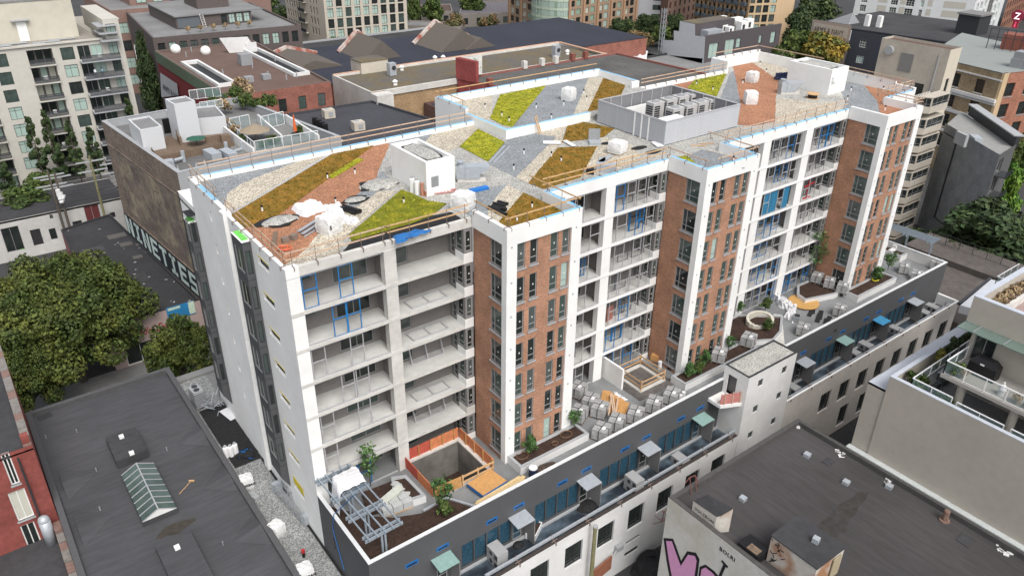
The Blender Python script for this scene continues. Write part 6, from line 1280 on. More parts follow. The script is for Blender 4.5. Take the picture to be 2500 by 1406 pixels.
a2, b2 = a.lerp(b, .05), a.lerp(b, .5); mb = MB(); mb.poly([(a2.x+nv.x*.11, a2.y+nv.y*.11, -6.2), (b2.x+nv.x*.11, b2.y+nv.y*.11, -6.2), (b2.x+nv.x*.11, b2.y+nv.y*.11, -5.85), (a2.x+nv.x*.11, a2.y+nv.y*.11, -5.85)]); a3, b3 = a.lerp(b, .78), b; mb.poly([(a3.x+nv.x*.11, a3.y+nv.y*.11, -7.5), (b3.x+nv.x*.11, b3.y+nv.y*.11, -7.5), (b3.x+nv.x*.11, b3.y+nv.y*.11, -5.75), (a3.x+nv.x*.11, a3.y+nv.y*.11, -5.75)]); mb.build('poster_panel', mat('poster_pale', (.5, .62, .5), .5, .2, 3), ME_)
for u, v, w, l in ((285, 577, 2.6, 1.6), (308, 597, 1.7, 1.4), (340, 597, 1.0, .8), (336, 628, 1.3, 1.0), (328, 683, 3.4, 3.0), (228, 612, 3.0, 2.2)):
    q = P(u, v, -6.28); mb = MB(); mb.rbox(q.x, q.y, -6.29, w, l, .12 if w < 3 else .06, an); mb.build('roof_hatch', mat('worn_hatch', (.1, .095, .09), .9, .2, 3) if w < 3 else ROOFD2, ME_)
q = P(262, 675, -6.28); mb = MB(); mb.rbox(q.x, q.y, -6.28, 1.2, 1.1, 1.1, an); mb.rbox(q.x, q.y, -5.18, 1.4, 1.3, .12, an, 1); mb.build('chimney', [mat('red_brick_plain', (.22, .08, .06), .9, .2), COPING], ME_)
mb = MB(); 
for _ in range(40): t_, s_ = rnd.random(), rnd.random(); p = f1.lerp(f0, t_).lerp(b1.lerp(b0, t_), s_); mb.rbox(p.x, p.y, -6.29, rnd.uniform(.1, .45), rnd.uniform(.08, .25), .04, rnd.uniform(0, 3))
o = mb.build('roof_litter', COPING, ME_, stuff=True)
# -- mural block
NB = thing('mural_block', 'faded brick block with a long painted wall and roof terraces behind the new roof', 'building', (20, 64, G))
NZ = 11.8
n0, n1 = Vector((5.75, 49.5)), Vector((3.3, 77.5)); ax = (n1-n0).normalized(); rt = Vector((ax.y, -ax.x))
npoly = [tuple(n0), tuple(n0+rt*22.5), tuple(n1+rt*20.5), tuple(n1)]
MURAL = brick_mat('faded_mural_brick', (.21, .165, .135), (.14, .115, .1), bw=.3, bh=.12, var=.3)
walls(NB, npoly, G, NZ, [COPING, STUCCO2, STUCCO2, MURAL], skip=())
flat_roof(NB, npoly, NZ-1.0, mat('worn_grey_roof', (.15, .15, .148), .9, .14, 1.2, .2, .2), .5, 1.0, COPING, COPING)
wl = lambda s, z, k=.05: (lambda q: Vector((q.x, q.y, z)))(n1 + (n0-n1)*s - rt*k)       # along the wall from back to front
def wpoly(s0, s1, z0, z1, m, nm, k=.05): mb = MB(); mb.poly([wl(s0, z0, k), wl(s1, z0, k), wl(s1, z1, k), wl(s0, z1, k)]); return mb.build(nm, m, NB)
wpoly(-.0, 1, -5.9, -2.3, mat('black_band', (.02, .025, .03), .8, .1), 'black_band', .04)
wa = math.atan2((n0-n1).y, (n0-n1).x); Ln = (n0-n1).length
MINT = mat('mint_letters', (.55, .66, .62), .8, .05)
BL = {'N': [((0, 0), (.28, 1)), ((.72, 0), (1, 1)), 'd'], 'I': [((.36, 0), (.64, 1)), ((.1, 0), (.9, .2)), ((.1, .8), (.9, 1))], 'E': [((0, 0), (.3, 1)), ((.3, 0), (1, .2)), ((.3, .4), (.85, .6)), ((.3, .8), (1, 1))], 'T': [((.35, 0), (.65, .8)), ((0, .8), (1, 1))], 'S': [((0, 0), (1, .2)), ((.7, .2), (1, .4)), ((0, .4), (1, .6)), ((0, .6), (.3, .8)), ((0, .8), (1, 1))]}
for i, ch in enumerate('NINETIES'):
    mb = MB(); s0 = .012 + i*.123; w_ = .098; zb_, zh = -5.55, 3.0
    for r_ in BL[ch]:
        if r_ == 'd': mb.poly([wl(s0+w_*.1, zb_+zh, .07), wl(s0+w_*.3, zb_+zh, .07), wl(s0+w_*.9, zb_, .07), wl(s0+w_*.7, zb_, .07)]); continue
        (a, c), (b, d) = r_; mb.poly([wl(s0+w_*a, zb_+zh*c, .065), wl(s0+w_*b, zb_+zh*c, .065), wl(s0+w_*b, zb_+zh*d, .065), wl(s0+w_*a, zb_+zh*d, .065)])
    mb.build('painted_letter', MINT, NB)
GHO = mat('ghost_paint', (.3, .25, .2), .9, .4, 1.5)
for s, st, z, sz in ((.2, 'HOTEL STRATHCONA', 9.6, 1.3),): 
    p = wl(s, z, .06); text(NB, st, p, sz, wa, GHO, 'ghost_sign', extr=.003, space=1.25)
MUR = mat('mural_paint', (.16, .13, .115), .9, .35, 1.2, .3, .35, col2=(.21, .18, .13)); wpoly(.12, .98, -.9, 8.4, MUR, 'mural', .045)
mb = MB(); r_ = random.Random(5)
for i in range(10):
    c = Vector((r_.uniform(.15, .95), r_.uniform(0, 7.6))); R_c = r_.uniform(.4, 1.5); 
    for j in range(10): a0, a1 = .6*j, .6*j+.6; mb.bar(wl(c.x+R_c*math.cos(a0)/Ln, c.y+R_c*.7*math.sin(a0), .055), wl(c.x+R_c*math.cos(a1)/Ln, c.y+R_c*.7*math.sin(a1), .055), .02, .1)
mb.build('mural_lines', mat('mural_outline', (.12, .1, .09), .9, .3, 2), NB, stuff=True)
mb = MB(); mb.bar(wl(.08, -2.0, .1), wl(.99, -2.0, .1), .12, .18); mb.bar(wl(.02, 8.6, .08), wl(.99, 8.6, .08), .1, .14); mb.build('string_course', MURAL, NB)
# roof housings and deck of the mural block
ROOFN_ = NZ-1.0
SID = mat('pale_siding', (.55, .565, .58), .7, .03, 2, stretch=(1, 1, 9))
def rh(u0, v0, u1, v1, u2, v2, zt, nm='roof_house', m=SID, z0=ROOFN_, inset=True):
    """box from three roof corners given at its top: front left, front right, back left"""
    a, b, c = P(u0, v0, zt), P(u1, v1, zt), P(u2, v2, zt); d = b+c-a; pts = [(a.x, a.y), (b.x, b.y), (d.x, d.y), (c.x, c.y)]
    mb = MB(); mb.prism(pts, z0, zt-.25); mb.ring(pts, .2, zt-.25, zt); mb.build(nm, m, NB)
    mb = MB(); cc = Vector((a.x+d.x, a.y+d.y))/2; mb.prism([cc+(Vector(p)-cc)*.93 for p in pts], zt-.25, zt-.2, bottom=False); mb.build(nm + '_roof', ROOFG, NB); return pts
rh(341, 318, 395, 308, 312, 292, 14.2); rh(424, 255, 476, 247, 402, 242, 16.5, 'lift_house'); rh(424, 296, 550, 284, 405, 268, 13.6)
mb = MB(); a = P(413, 325, ROOFN_); mb.rbox(a.x, a.y, ROOFN_, 1.2, .2, 2.1, 0); mb.build('doorway', BLACKP, NB)
mb = MB(); a = P(500, 300, 12.2); mb.rbox(a.x, a.y-.4, ROOFN_+.1, 1.1, .12, 2.0, 0); mb.build('door', GREYP, NB)
a, b, c = P(384, 383, ROOFN_+.9), P(571, 346, ROOFN_+.9), P(352, 334, ROOFN_+.9); d = b+c-a
t = thing('timber_deck', 'weathered timber deck with seats on the mural block roof', 'deck', (a.x, a.y, ROOFN_))
for i in range(6): mb = MB(); mb.bar(a + Vector((0, 0, -.85+.16*i)), b + Vector((0, 0, -.85+.16*i)), .05, .14); mb.build('plank', WOODD, t); mb = MB(); mb.bar(a + Vector((0, 0, -.85+.16*i)), c + Vector((0, 0, -.85+.16*i)), .05, .14); mb.build('plank', WOODD, t)
nbd = 18
for i in range(nbd): p, q = a.lerp(c, (i+.05)/nbd), a.lerp(c, (i+.9)/nbd); mb = MB(); mb.poly([p + Vector((.1, .1, -.5)), p+(b-a) + Vector((-.1, .1, -.5)), q+(b-a) + Vector((-.1, .1, -.5)), q + Vector((.1, .1, -.5))]); mb.build('deck_board', WOODD, t)
for (u, v, w, l, h) in ((455, 342, 2.2, .3, 1.6), (495, 322, 2.4, .4, 1.5), (535, 318, .5, 2.0, 1.4), (440, 350, .3, 2.0, 1.1), (520, 345, 1.8, .7, .8), (552, 348, 1.2, 1.0, 1.1)): p = P(u, v, ROOFN_+.4); mb = MB(); mb.rbox(p.x, p.y, ROOFN_+.4, w, l, h, -.09); single('timber_bench', mb, WOODD, 'weathered timber bench or planter on the roof deck', 'bench', 'timber benches on the roof deck')
q = P(478, 338, ROOFN_+1.3); mb = MB(); mb.tube(q, q + Vector((0, 0, .3)), 1.3, 8, .05); mb.tube(q - Vector((0, 0, 1)), q, .05, 5); single('green_parasol', mb, mat('dark_green_cloth', (.03, .1, .07), .8), 'low dark green parasol on the timber roof deck', 'parasol')
for i, (u, v) in enumerate(((412, 408), (520, 385), (560, 385))): q = P(u, v, ROOFN_); t = thing('roof_air_unit', ('left', 'middle', 'right')[i] + ' grey ducted air unit before the timber deck', 'air unit', q, 'ducted air units on the mural block'); mb = MB(); mb.rbox(q.x, q.y, ROOFN_, 1.3 if i < 2 else 1.2, 1.1 if i == 0 else 2.8, .9, -.09+(.2 if i else 0)); mb.build('casing', GALV, t); mb = MB(); mb.tube(q + Vector((.9, .6, .5)), q + Vector((2.2, 1.0, .5)), .22, 8); mb.tube(q + Vector((2.2, 1.0, 0)), q + Vector((2.2, 1.0, 1.4)), .25, 8); mb.build('duct', GALV, t)
for u, v in ((435, 415), (480, 408), (500, 402), (465, 413)): q = P(u, v, ROOFN_); mb = MB(); mb.tube(q, q + Vector((0, 0, .6)), .16, 8, .05); mb.build('roof_pipe', COPING, NB)
# terraces with pale glass screens
TZ = ROOFN_+.3
def gpanel(u0, v0, u1, v1, z, h, lab): t = thing('glass_screen', lab, 'glass screen', P(u0, v0, z)); a, b = P(u0, v0, z), P(u1, v1, z); balustrade([(a.x, a.y), (b.x, b.y)], z, h, t, 1.3)
tp = [P(580, 400, TZ), P(778, 352, TZ), P(700, 285, TZ), P(535, 300, TZ)]
mb = MB(); mb.poly(tp); mb.build('terrace_floor', PAVE, NB)
gpanel(625, 372, 778, 345, TZ, 1.5, 'pale glass screen along the front of the roof terraces'); gpanel(565, 322, 612, 312, TZ, 1.9, 'pale glass screen behind the parasol terrace, left part'); gpanel(640, 318, 695, 304, TZ, 1.9, 'pale glass screen behind the orange parasol terrace'); gpanel(560, 318, 622, 368, TZ, 1.2, 'pale glass screen on the left of the roof terraces'); gpanel(465, 245, 540, 236, TZ+1, 1.5, 'pale glass screen of the rear roof terrace'); gpanel(490, 270, 545, 262, TZ+1.2, 1.2, 'pale glass screen in front of the rear roof terrace')
for (u0, v0, u1, v1) in ((550, 330, 622, 385), (632, 300, 690, 352), (700, 300, 780, 352)): a, b = P(u0, v0, TZ), P(u1, v1, TZ); mb = MB(); mb.bar(a + Vector((0, 0, .6)), b + Vector((0, 0, .6)), .25, 1.3); mb.build('terrace_wall', STUCCO2, NB)
q = P(722, 330, TZ); t = thing('folded_parasol', 'folded orange parasol on the roof terrace', 'parasol', q); mb = MB(); mb.tube(q, q + Vector((0, 0, .6)), .05, 6); mb.tube(q + Vector((0, 0, .6)), q + Vector((0, 0, 2.9)), .28, 8, .08); mb.build('canopy', mat('orange_cloth', (.6, .13, .04), .8), t); mb = MB(); mb.tube(q, q + Vector((0, 0, .25)), .6, 10); mb.build('base', FRAMED, t)
q = P(622, 318, TZ+1.4); mb = MB(); mb.tube(q, q + Vector((0, 0, .9)), 2.1, 8, .05); mb.tube(q - Vector((0, 0, 2)), q, .06, 6); single('straw_parasol', mb, mat('straw_cloth', (.27, .22, .16), .9, .15, 3), 'open straw coloured parasol on the roof terrace', 'parasol')
for i, (k, u, v, s) in enumerate((('bush', 590, 350, .9), ('dry', 575, 330, 1.6), ('bush', 665, 355, 1.0), ('bush', 735, 325, .9), ('dry', 565, 315, 1.5), ('bush', 575, 245, 1.6), ('bush', 600, 262, 1.6), ('dry', 590, 225, 2.6), ('dry', 550, 275, 2.2), ('bush', 625, 268, 1.3), ('bush', 640, 360, .7), ('bush', 655, 263, 1.5), ('dry', 605, 240, 2.2), ('bush', 520, 255, .9))):
    lab = ['bush beside the straw parasol', 'dry grasses left of the straw parasol', 'yellowish bush right of the straw parasol', 'bush under the folded orange parasol', 'dry grasses at the far left of the roof terraces', 'green bush on the rear roof terrace, left one', 'green bush on the rear roof terrace, middle one', 'tall dry plume plant on the rear roof terrace', 'dry plume plant near the pale roof house', 'hedge on the rear roof terrace', 'small bush at the front glass screen', 'bush on the rear roof terrace nearest the red brick wall', 'second dry plume plant on the rear roof terrace', 'bush in front of the rear glass screen'][i]
    tree(k, P(u, v, TZ), lab, sc=s, name='bush' if k == 'bush' else 'dry_grass_clump', cat='bush' if k == 'bush' else 'grass clump')
# -- dark flat roof to the right of it
DB = thing('dark_flat_block', 'block with a blue black flat roof between the mural block and the tan brick hall', 'building', (44, 70, G))
dq = [P(560, 330, 3.5), P(1010, 318, 3.5), P(835, 253, 3.5), P(600, 268, 3.5)]; dpl = [(29.5, 50.5), (62, 50.5), (54.2, 93), (29.5, 94)]
walls(DB, dpl, G, 3.6, STUCCO2); flat_roof(DB, dpl, 3.2, mat('blue_black_roof', (.055, .057, .066), .92, .12, 1.2, .12, .15), .35, .4)
for i, (u, v) in enumerate(((803, 288), (875, 318))): q = P(u, v, 3.2); t = thing('cooling_box', ('farther', 'nearer')[i] + ' beige cooling box on the blue black roof', 'cooling box', q, 'beige cooling boxes'); mb = MB(); mb.rbox(q.x, q.y, 3.3, 2.0, 1.8, 1.5, -.1); mb.build('casing', BEIGEC, t); mb = MB(); mb.rbox(q.x+.1, q.y-.95, 3.7, .8, .12, .8, -.1); mb.tube(q + Vector((-.2, .2, 1.6)), q + Vector((-.2, .2, 1.65)), .5, 10); mb.build('vent', COPING, t)
for i, (u, v) in enumerate(((770, 305), (780, 310), (788, 315), (795, 320))): q = P(u, v, 3.2); t = thing('round_condenser', 'black round condenser in a row of four', 'condenser', q, 'black round condensers'); mb = MB(); mb.tube(q, q + Vector((0, 0, 1.3)), .5, 10); mb.build('casing', BLACKP, t)
mb = MB(); mb.bar(P(762, 315, 3.4), P(835, 345, 3.4), .5, .3); mb.build('cable_tray', GALV, DB)
# -- tan brick hall with mossy roof
YB = thing('tan_brick_hall', 'tan brick hall with a mossy flat roof and copper edge behind the raised roof', 'building', (86, 102, G))
TAN = brick_mat('tan_brick', (.36, .24, .13), (.3, .22, .14), bw=.3, bh=.1)
yp = [(54.4, 93.5), (118, 93.5), (117, 110.5), (54.4, 111)]
walls(YB, yp, G, 5.0, [TAN, TAN, TAN, CONC]); flat_roof(YB, yp, 4.5, ROOFM, .4, .5, CONC)
mb = MB(); mb.box(54.5, 110.6, 5.0, 117, 111.0, 5.15); mb.box(116.6, 93.6, 5.0, 117.3, 110.5, 5.15); mb.build('copper_edge', mat('salmon_edge', (.55, .33, .22), .8, .1), YB)
mb = MB(); mb.box(54.2, 90.6, G, 57.8, 93.4, 4.9); mb.box(57.8, 93.2, 3.9, 118, 93.48, 5.05); mb.build('concrete_pier', CONC, YB)
mb = MB(); mb.box(80, 93.3, -2.2, 82.5, 93.49, -1.2); mb.build('louvre', BLACKP, YB)
q = P(903, 172, 4.5); mb = MB(); mb.rbox(q.x, q.y, 4.5, 6.5, 5.0, 2.4, 0); mb.build('roof_house', BEIGEC, YB); mb = MB(); mb.rbox(q.x, q.y, 6.9, 6.7, 5.2, .15, 0); mb.build('roof_house_roof', ROOFM, YB)
for i, (u, v) in enumerate(((957, 185), (1357, 140))): q = P(u, v, 4.5); t = thing('tall_air_unit', ('tall grey air unit beside the small roof house', 'tall grey air unit near the far corner of the mossy roof')[i], 'air unit', q); mb = MB(); mb.rbox(q.x, q.y, 4.6, 1.6, 1.4, 2.6, 0); mb.build('casing', GALV, t); mb = MB(); mb.tube((q.x+.2, q.y-.76, 6.2), (q.x+.2, q.y-.7, 6.2), .5, 10); mb.build('fan', FRAMED, t)
for u, v in ((981, 172), (965, 208), (1062, 148), (1082, 147), (1385, 133)): q = P(u, v, 4.5); mb = MB(); mb.tube(q, q + Vector((0, 0, .7)), .45, 10, .3); mb.tube(q + Vector((0, 0, .7)), q + Vector((0, 0, 1.1)), .6, 10, .2); mb.build('roof_cowl', STUCCO, YB)
# -- red painted party wall and the grey roof behind it
RW = thing('red_party_wall_block', 'dark flat roofed block with a red painted graffiti wall', 'building', (99, 77, G))
rw = [(83.0, 63), (122, 63), (120, 92.9), (74.4, 92.9)]
walls(RW, rw, G, 5.2, [BRICK, BRICK, BRICK, mat('faded_red_wall', (.27, .065, .06), .9, .18, 2, .2, .4)], skip=(2,)); flat_roof(RW, rw, 4.8, mat('grey_brown_roof', (.095, .092, .088), .95, .15, 1.2, .25, .15), .4, .4, mat('red_cap_wall', (.24, .1, .08), .9, .2))
mb = MB(); mb.prism([(74.2, 93.2), (75.5, 87.6), (76.3, 87.8), (75.4, 93.2)], 5.1, 9.4); mb.box(75.45, 92.4, 5.0, 79.6, 93.2, 8.9); mb.build('raised_party_wall', MATS['faded_red_wall'], RW)
mb = MB(); mb.box(76.2, 92.15, 5.4, 80.2, 92.35, 9.2); mb.build('hoarding_board', mat('white_hoarding', (.62, .62, .58), .8, .2, 1.5), RW)
mb = MB(); 
for i in range(14): c = Vector((78.2+rnd.uniform(-1.6, 1.8), 92.1, 7.2+rnd.uniform(-1.2, 1.5))); mb.bar(c, c + Vector((rnd.uniform(-.8, .8), 0, rnd.uniform(-.8, .8))), .03, .12)
mb.build('graffiti', mat('green_tag', (.05, .2, .13), .8), RW)
for (y, z) in ((85, 6.4), (78, 6.2), (74, 6.0)): mb = MB(); xq = 74.4+(92.9-y)*.2876; mb.box(xq-.1, y-.5, 5.0, xq+.9, y+.5, z); mb.build('chimney', MATS['red_brick_plain'], RW)
for x in (92, 97, 101, 106, 110): mb = MB(); mb.box(x-.5, 92.2, 5.0, x+.5, 93.2, 6.6); mb.build('chimney', CONC if x < 105 else MATS['red_brick_plain'], RW)
WH = thing('dark_brick_shed', 'weathered dark brick shed below the tan brick hall', 'building', (70, 80, G)); wp = [(66, 66), (76, 66), (74, 93), (66, 93)]
walls(WH, wp, G, 1.2, [MATS['red_brick_plain']]*3 + [mat('weathered_dark_brick', (.12, .07, .06), .95, .3, 2, .25, .4)], skip=(2,)); flat_roof(WH, wp, .9, ROOFN, .4, .4, MATS['weathered_dark_brick'])
# -- white tarp roof and low grey roofs right of the hall
LG = thing('low_grey_roofs', 'low grey roofed block with white sheeting right of the tan brick hall', 'building', (140, 85, G))
lp_ = [(119, 68), (160, 66), (166, 112), (119, 112)]; walls(LG, lp_, G, -3.0, STUCCO2); flat_roof(LG, lp_, -3.3, ROOFG, .5, .5, FRAMED)
cloth('white_sheeting', ((1486, 172), (1545, 132), (1582, 125), (1575, 165)), -2.6, CLOTH, 'white plastic sheeting covering a low roof', 'sheeting', amp=.7, base=.2)
q = P(1540, 185, -2.5); mb = MB(); mb.rbox(q.x, q.y, -3.3, 4.5, 2.5, 2.5, .1); single('roof_duct', mb, GALV, 'grey duct box on the low grey roof', 'duct')
# -- roofs with gables behind the hall
GR = thing('gabled_warehouse', 'blue black roofed warehouse with pale stepped gables', 'building', (90, 132, G))
gq = [(52, 112.5), (150, 111.5), (150, 150), (44, 150)]; walls(GR, gq, G, 2.6, REDB); mb = MB(); mb.prism(gq, 2.4, 2.6, bottom=False); mb.build('roof', ROOFN, GR)
def gable(u, v, w_, ln, hh, z=2.6):
    q = P(u, v, z); a = -.05; mb = MB(); x0, x1 = q.x-w_/2, q.x+w_/2
    mb.poly([(x0, q.y, z), (x1, q.y, z), (q.x, q.y, z+hh)]); mb.poly([(x0, q.y, z), (q.x, q.y, z+hh), (q.x, q.y+ln, z+hh), (x0, q.y+ln, z)]); mb.poly([(x1, q.y, z), (x1, q.y+ln, z), (q.x, q.y+ln, z+hh), (q.x, q.y, z+hh)]); mb.build('gable_roof', mat('brown_shingle', (.12, .105, .09), .95, .12, 3), GR)
    mb = MB(); y = q.y+ln
    for s in (-1, 1): mb.bar((q.x, y, z+hh+.4), (q.x+s*(w_/2+.6), y, z+.2), .9, .7)
    mb.build('gable_coping', mat('peeling_white', (.6, .53, .48), .9, .2, 2, .2, .6, col2=(.3, .1, .07)), GR)
gable(935, 145, 10, 13, 4.4); gable(1130, 122, 13, 13, 5.0); gable(1175, 118, 9, 11, 2.6); gable(770, 170, 14, 16, 2.0)
BW = thing('pale_brick_base', 'low pinkish brick range at the foot of the beige tower', 'building', (100, 172, G)); bq = [(72, 160), (124, 160), (124, 186), (72, 186)]
walls(BW, bq, G, -3.2, mat('pink_brick', (.3, .2, .16), .9, .1, 2), ops={0: [(3+7*i, 6+7*i, -9, -5.5, 'sash') for i in range(7)]}); flat_roof(BW, bq, -3.6, ROOFD2, .6, .5, COPING)
# -- brown roofed building with the red and green flank and the white banner
AB = thing('brown_roof_building', 'red brick building with a wide brown roof, light wells and a red green flank', 'building', (37, 117, G))
AZ = 8.0; ap = [(26.9, 95.0), (46.6, 94.5), (48.7, 140), (26.9, 141)]
fo = grid_ops(19.7, 5, 1.5, (3.6, -1.2, -6), 2.5, 'sash', 1.4, GL + [BLINDW]); RF = mat('red_flank', (.2, .035, .04), .9, .12, 2)
walls(AB, ap, G, AZ, [REDB, REDB, REDB, RF], ops={0: fo}); flat_roof(AB, ap, AZ-.35, ROOFB, .4, .4, mat('brown_parapet', (.15, .11, .095), .9, .15, 2))
mb = MB(); mb.box(26.8, 95, 5.6, 26.89, 141, 7.98); mb.build('green_band', mat('dull_green', (.12, .16, .11), .9, .1, 2), AB)
for (x0, y0, x1, y1) in ((28.0, 103, 31.5, 126), (42.8, 103, 46.2, 131)):
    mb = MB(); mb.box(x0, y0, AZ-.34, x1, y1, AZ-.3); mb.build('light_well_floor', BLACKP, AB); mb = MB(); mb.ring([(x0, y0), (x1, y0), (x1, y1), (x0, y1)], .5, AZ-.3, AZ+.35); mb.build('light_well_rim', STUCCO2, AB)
    mb = MB(); mb.box(x0+.5, y1-1.2, AZ-.28, x1-.5, y1-.55, AZ+1.6 if x0 > 40 else AZ+.3); mb.build('light_well_wall', STUCCO2, AB)
for u, v in ((430, 128), (503, 132), (590, 116)): q = P(u, v, AZ-.3); mb = MB(); mb.blob((q.x, q.y, q.z+.6), 1.1, 1.1, 1.1, 12, 8, 0); single('white_cowl', mb, STUCCO, ('white domed cowl on the brown roof, left one', 'white domed cowl on the brown roof, middle one', 'white domed cowl on the brown roof, right one')[(u > 480)+(u > 550)], 'cowl', smooth=True)
q = P(600, 158, AZ-.3); mb = MB(); mb.rbox(q.x, q.y, q.z, 2.4, 2.2, 2.2, 0); single('roof_chiller', mb, GALVD, 'grey chiller in the middle of the brown roof', 'chiller')
mb = MB(); q = P(560, 130, AZ-.3); mb.obox(q, (5.5, -2, 0), (.1, .3, 0), (-1.5, .5, 3.2)); single('roof_sign_back', mb, STUCCO2, 'white back of a tilted sign on the brown roof', 'sign')
for i, (u, v) in enumerate(((608, 200), (650, 194))): q = P(u, v, AZ-.3); mb = MB(); mb.rbox(q.x, q.y, q.z, 1.6, 1.4, 1.0, 0); single('roof_fan', mb, GALVD, ('left', 'right')[i] + ' small grey fan box near the front of the brown roof', 'fan box')
mb = MB(); 
for u, v in ((468, 128), (545, 183), (572, 215), (617, 168), (655, 188), (700, 196), (725, 190), (455, 140), (672, 150)): q = P(u, v, AZ-.3); mb.tube(q, q + Vector((0, 0, 1.1)), .12, 6)
mb.build('roof_pipes', COPING, AB)
mb = MB(); xb = 26.6; mb.poly([PX(391, 178, xb), PX(394, 238, xb), PX(436, 234, xb), PX(432, 205, xb)]); mb.build('banner', mat('banner_white', (.5, .52, .55), .7, .1), AB)
q = PX(398, 218, xb-.05); text(AB, 'ARMY & NAVY', q, 1.9, -math.pi/2, mat('banner_ink', (.03, .03, .05), .8), 'banner_lettering', rot=(math.pi/2, 0, -math.pi/2), extr=.003, sx=1.1)
# -- low white lane building with raised yard and columnar trees, then the big condominium
LW = thing('white_lane_building', 'low white painted lane building with dark doorways at the left', 'building', (-8, 95, G))
lw = [(-34, 93), (6.3, 93), (6.3, 104), (-34, 104)]; X0 = -34
def wv(u0, v0, u1, v1): p, q = PY(u0, v0, 93), PY(u1, v1, 93); return (p.x-X0, q.x-X0, max(G+.02, q.z), p.z)
DOOR = mat('dark_doorway', (.03, .028, .03), .8, .3, 2)
lo = [wv(0, 560, 62, 608) + ('pair', [GL[0]]), wv(72, 563, 108, 595) + ('none', [DOOR]), wv(118, 560, 142, 582) + ('none', [GL[0]]), wv(203, 505, 250, 540) + ('pair', [mat('maroon_door', (.12, .03, .03), .7)]), wv(176, 542, 203, 552) + ('none', [DOOR]), wv(268, 520, 283, 530) + ('none', [DOOR]), wv(120, 525, 131, 533) + ('none', [GL[2]])]
walls(LW, lw, G, -5.6, mat('lane_white', (.5, .49, .47), .9, .08, 1.5, .1, .3), ops={0: lo}); mb = MB(); mb.prism(lw, -6.0, -5.7, bottom=False); mb.build('roof', ROOFD2, LW)
for i, (u, v) in enumerate(((76, 622), (8, 636))): q = P(u, v, G); t = thing('waste_bin', ('green waste bin beside the large street tree', 'green waste bin at the left edge of the lane')[i], 'bin', q); mb = MB(); mb.rbox(q.x, q.y, G+.15, 2.4, 1.6, 1.5, 0); mb.build('body', mat('bin_green', (.1, .3, .06), .6, .15, 3), t); mb = MB(); mb.rbox(q.x, q.y+.1, G+1.65, 2.45, 1.65, .12, 0); mb.build('lid', mat('bin_green_lid', (.16, .38, .1), .6, .1), t)
mb = MB(); mb.poly([(-60, 104, -7.5), (30, 104, -7.5), (30, 112, -7.5), (-60, 112, -7.5)]); struct('raised_yard', mb, PAVE)
for i, (u, vb, vt) in enumerate(((120, 470, 262), (160, 470, 245), (205, 460, 275), (243, 420, 295), (20, 470, 315), (322, 300, 222))):
    q = P(u, vb, -7.5); q.y = max(q.y, 105.0) if i < 5 else q.y; base = PY(u, vb, 107); top = PY(u-15, vt, 107); hh = top.z+7.5
    tree('column', (base.x, 107, -7.5), ('leftmost but one of the columnar trees before the pale condominium', 'tallest columnar tree before the pale condominium', 'third columnar tree from the left before the pale condominium', 'slim columnar tree nearest the mural wall', 'columnar tree at the left edge', 'columnar tree at the right corner of the pale condominium')[i], sc=1.0, sz=hh/15)
for i, (u, v, r) in enumerate(((60, 480, 60), (30, 400, 40), (100, 450, 45))): gtree('round', u, v, -5.0, r, ('round green tree behind the white lane building', 'dark round tree at the left edge above the lane building', 'small round tree beside the wires')[i], ground=-8, hf=.6)
# utility poles and wires in the lane
pts = []
for i, (u, v, vt) in enumerate(((150, 560, 415), (165, 555, 420), (252, 540, 380), (300, 480, 385))):
    b_ = PY(u, v, 91.5); tp_ = PY(u-28 if i != 3 else u-25, vt, 91.5); x = (b_.x+tp_.x)/2; h = max(9, tp_.z-G); t = thing('utility_pole', ('leftmost of the twin utility poles by the lane building', 'right of the twin utility poles by the lane building', 'mossy utility pole beside the maroon door', 'utility pole against the painted wall')[i], 'utility pole', (x, 91.5, G)); mb = MB(); mb.tube((x, 91.5, G), (x, 91.5, G+h), .24, 8, .16); mb.build('pole', BARK if i != 2 else MATS['mossy_pole'], t)
    mb = MB(); [mb.box(x-2.2, 91.4, G+h-1.0-1.6*k, x+2.2, 91.6, G+h-.8-1.6*k) for k in range(2)]; mb.build('cross_arm', COPING, t); pts.append((x, G+h-.8))
    if i in (0, 3):
        for k in range(3): mb = MB(); mb.tube((x+.6, 91.0-.1*k, G+h-4.4-k*.5), (x+.6+.3*k, 91.0, G+h-3.2-k*.5), .35, 10); mb.build('transformer', STUCCO2, t)
for k in range(4):
    mb = MB(); z = G+11-.4*k
    for s in range(24): x = -40+2.3*s; mb.bar((x, 91.5-.5*k, z-.9*math.sin(math.pi*((s % 12)/12))), (x+2.3, 91.5-.5*k, z-.9*math.sin(math.pi*(((s % 12)+1)/12))), .045)
    single('overhead_wire', mb, FRAMED, 'overhead wires along the lane behind the pink shop', 'wire', 'overhead lane wires')
PC = thing('pale_condominium', 'tall pale concrete condominium with recessed balconies at the upper left', 'building', (-8, 122, G))
CPALE = mat('pale_cream_concrete', (.5, .48, .43), .9, .05, 1, .05, .2); FY = 112.0; RZ_ = 16.6; X0 = -40
ops = []; fl = [RZ_-3.1-2.98*k for k in range(9)]
BAYX = [(-33, -29.5, 'b'), (-25.5, -23.6, 'w'), (-22.5, -16.5, 'b'), (-15.2, -13.2, 'w'), (-11.5, -6.8, 'b'), (-5.2, -3.2, 'w'), (-.2, 3.7, 'b'), (4.9, 7.0, 'w'), (7.6, 11.6, 'c'), (12.7, 14.2, 'w')]
bal = []
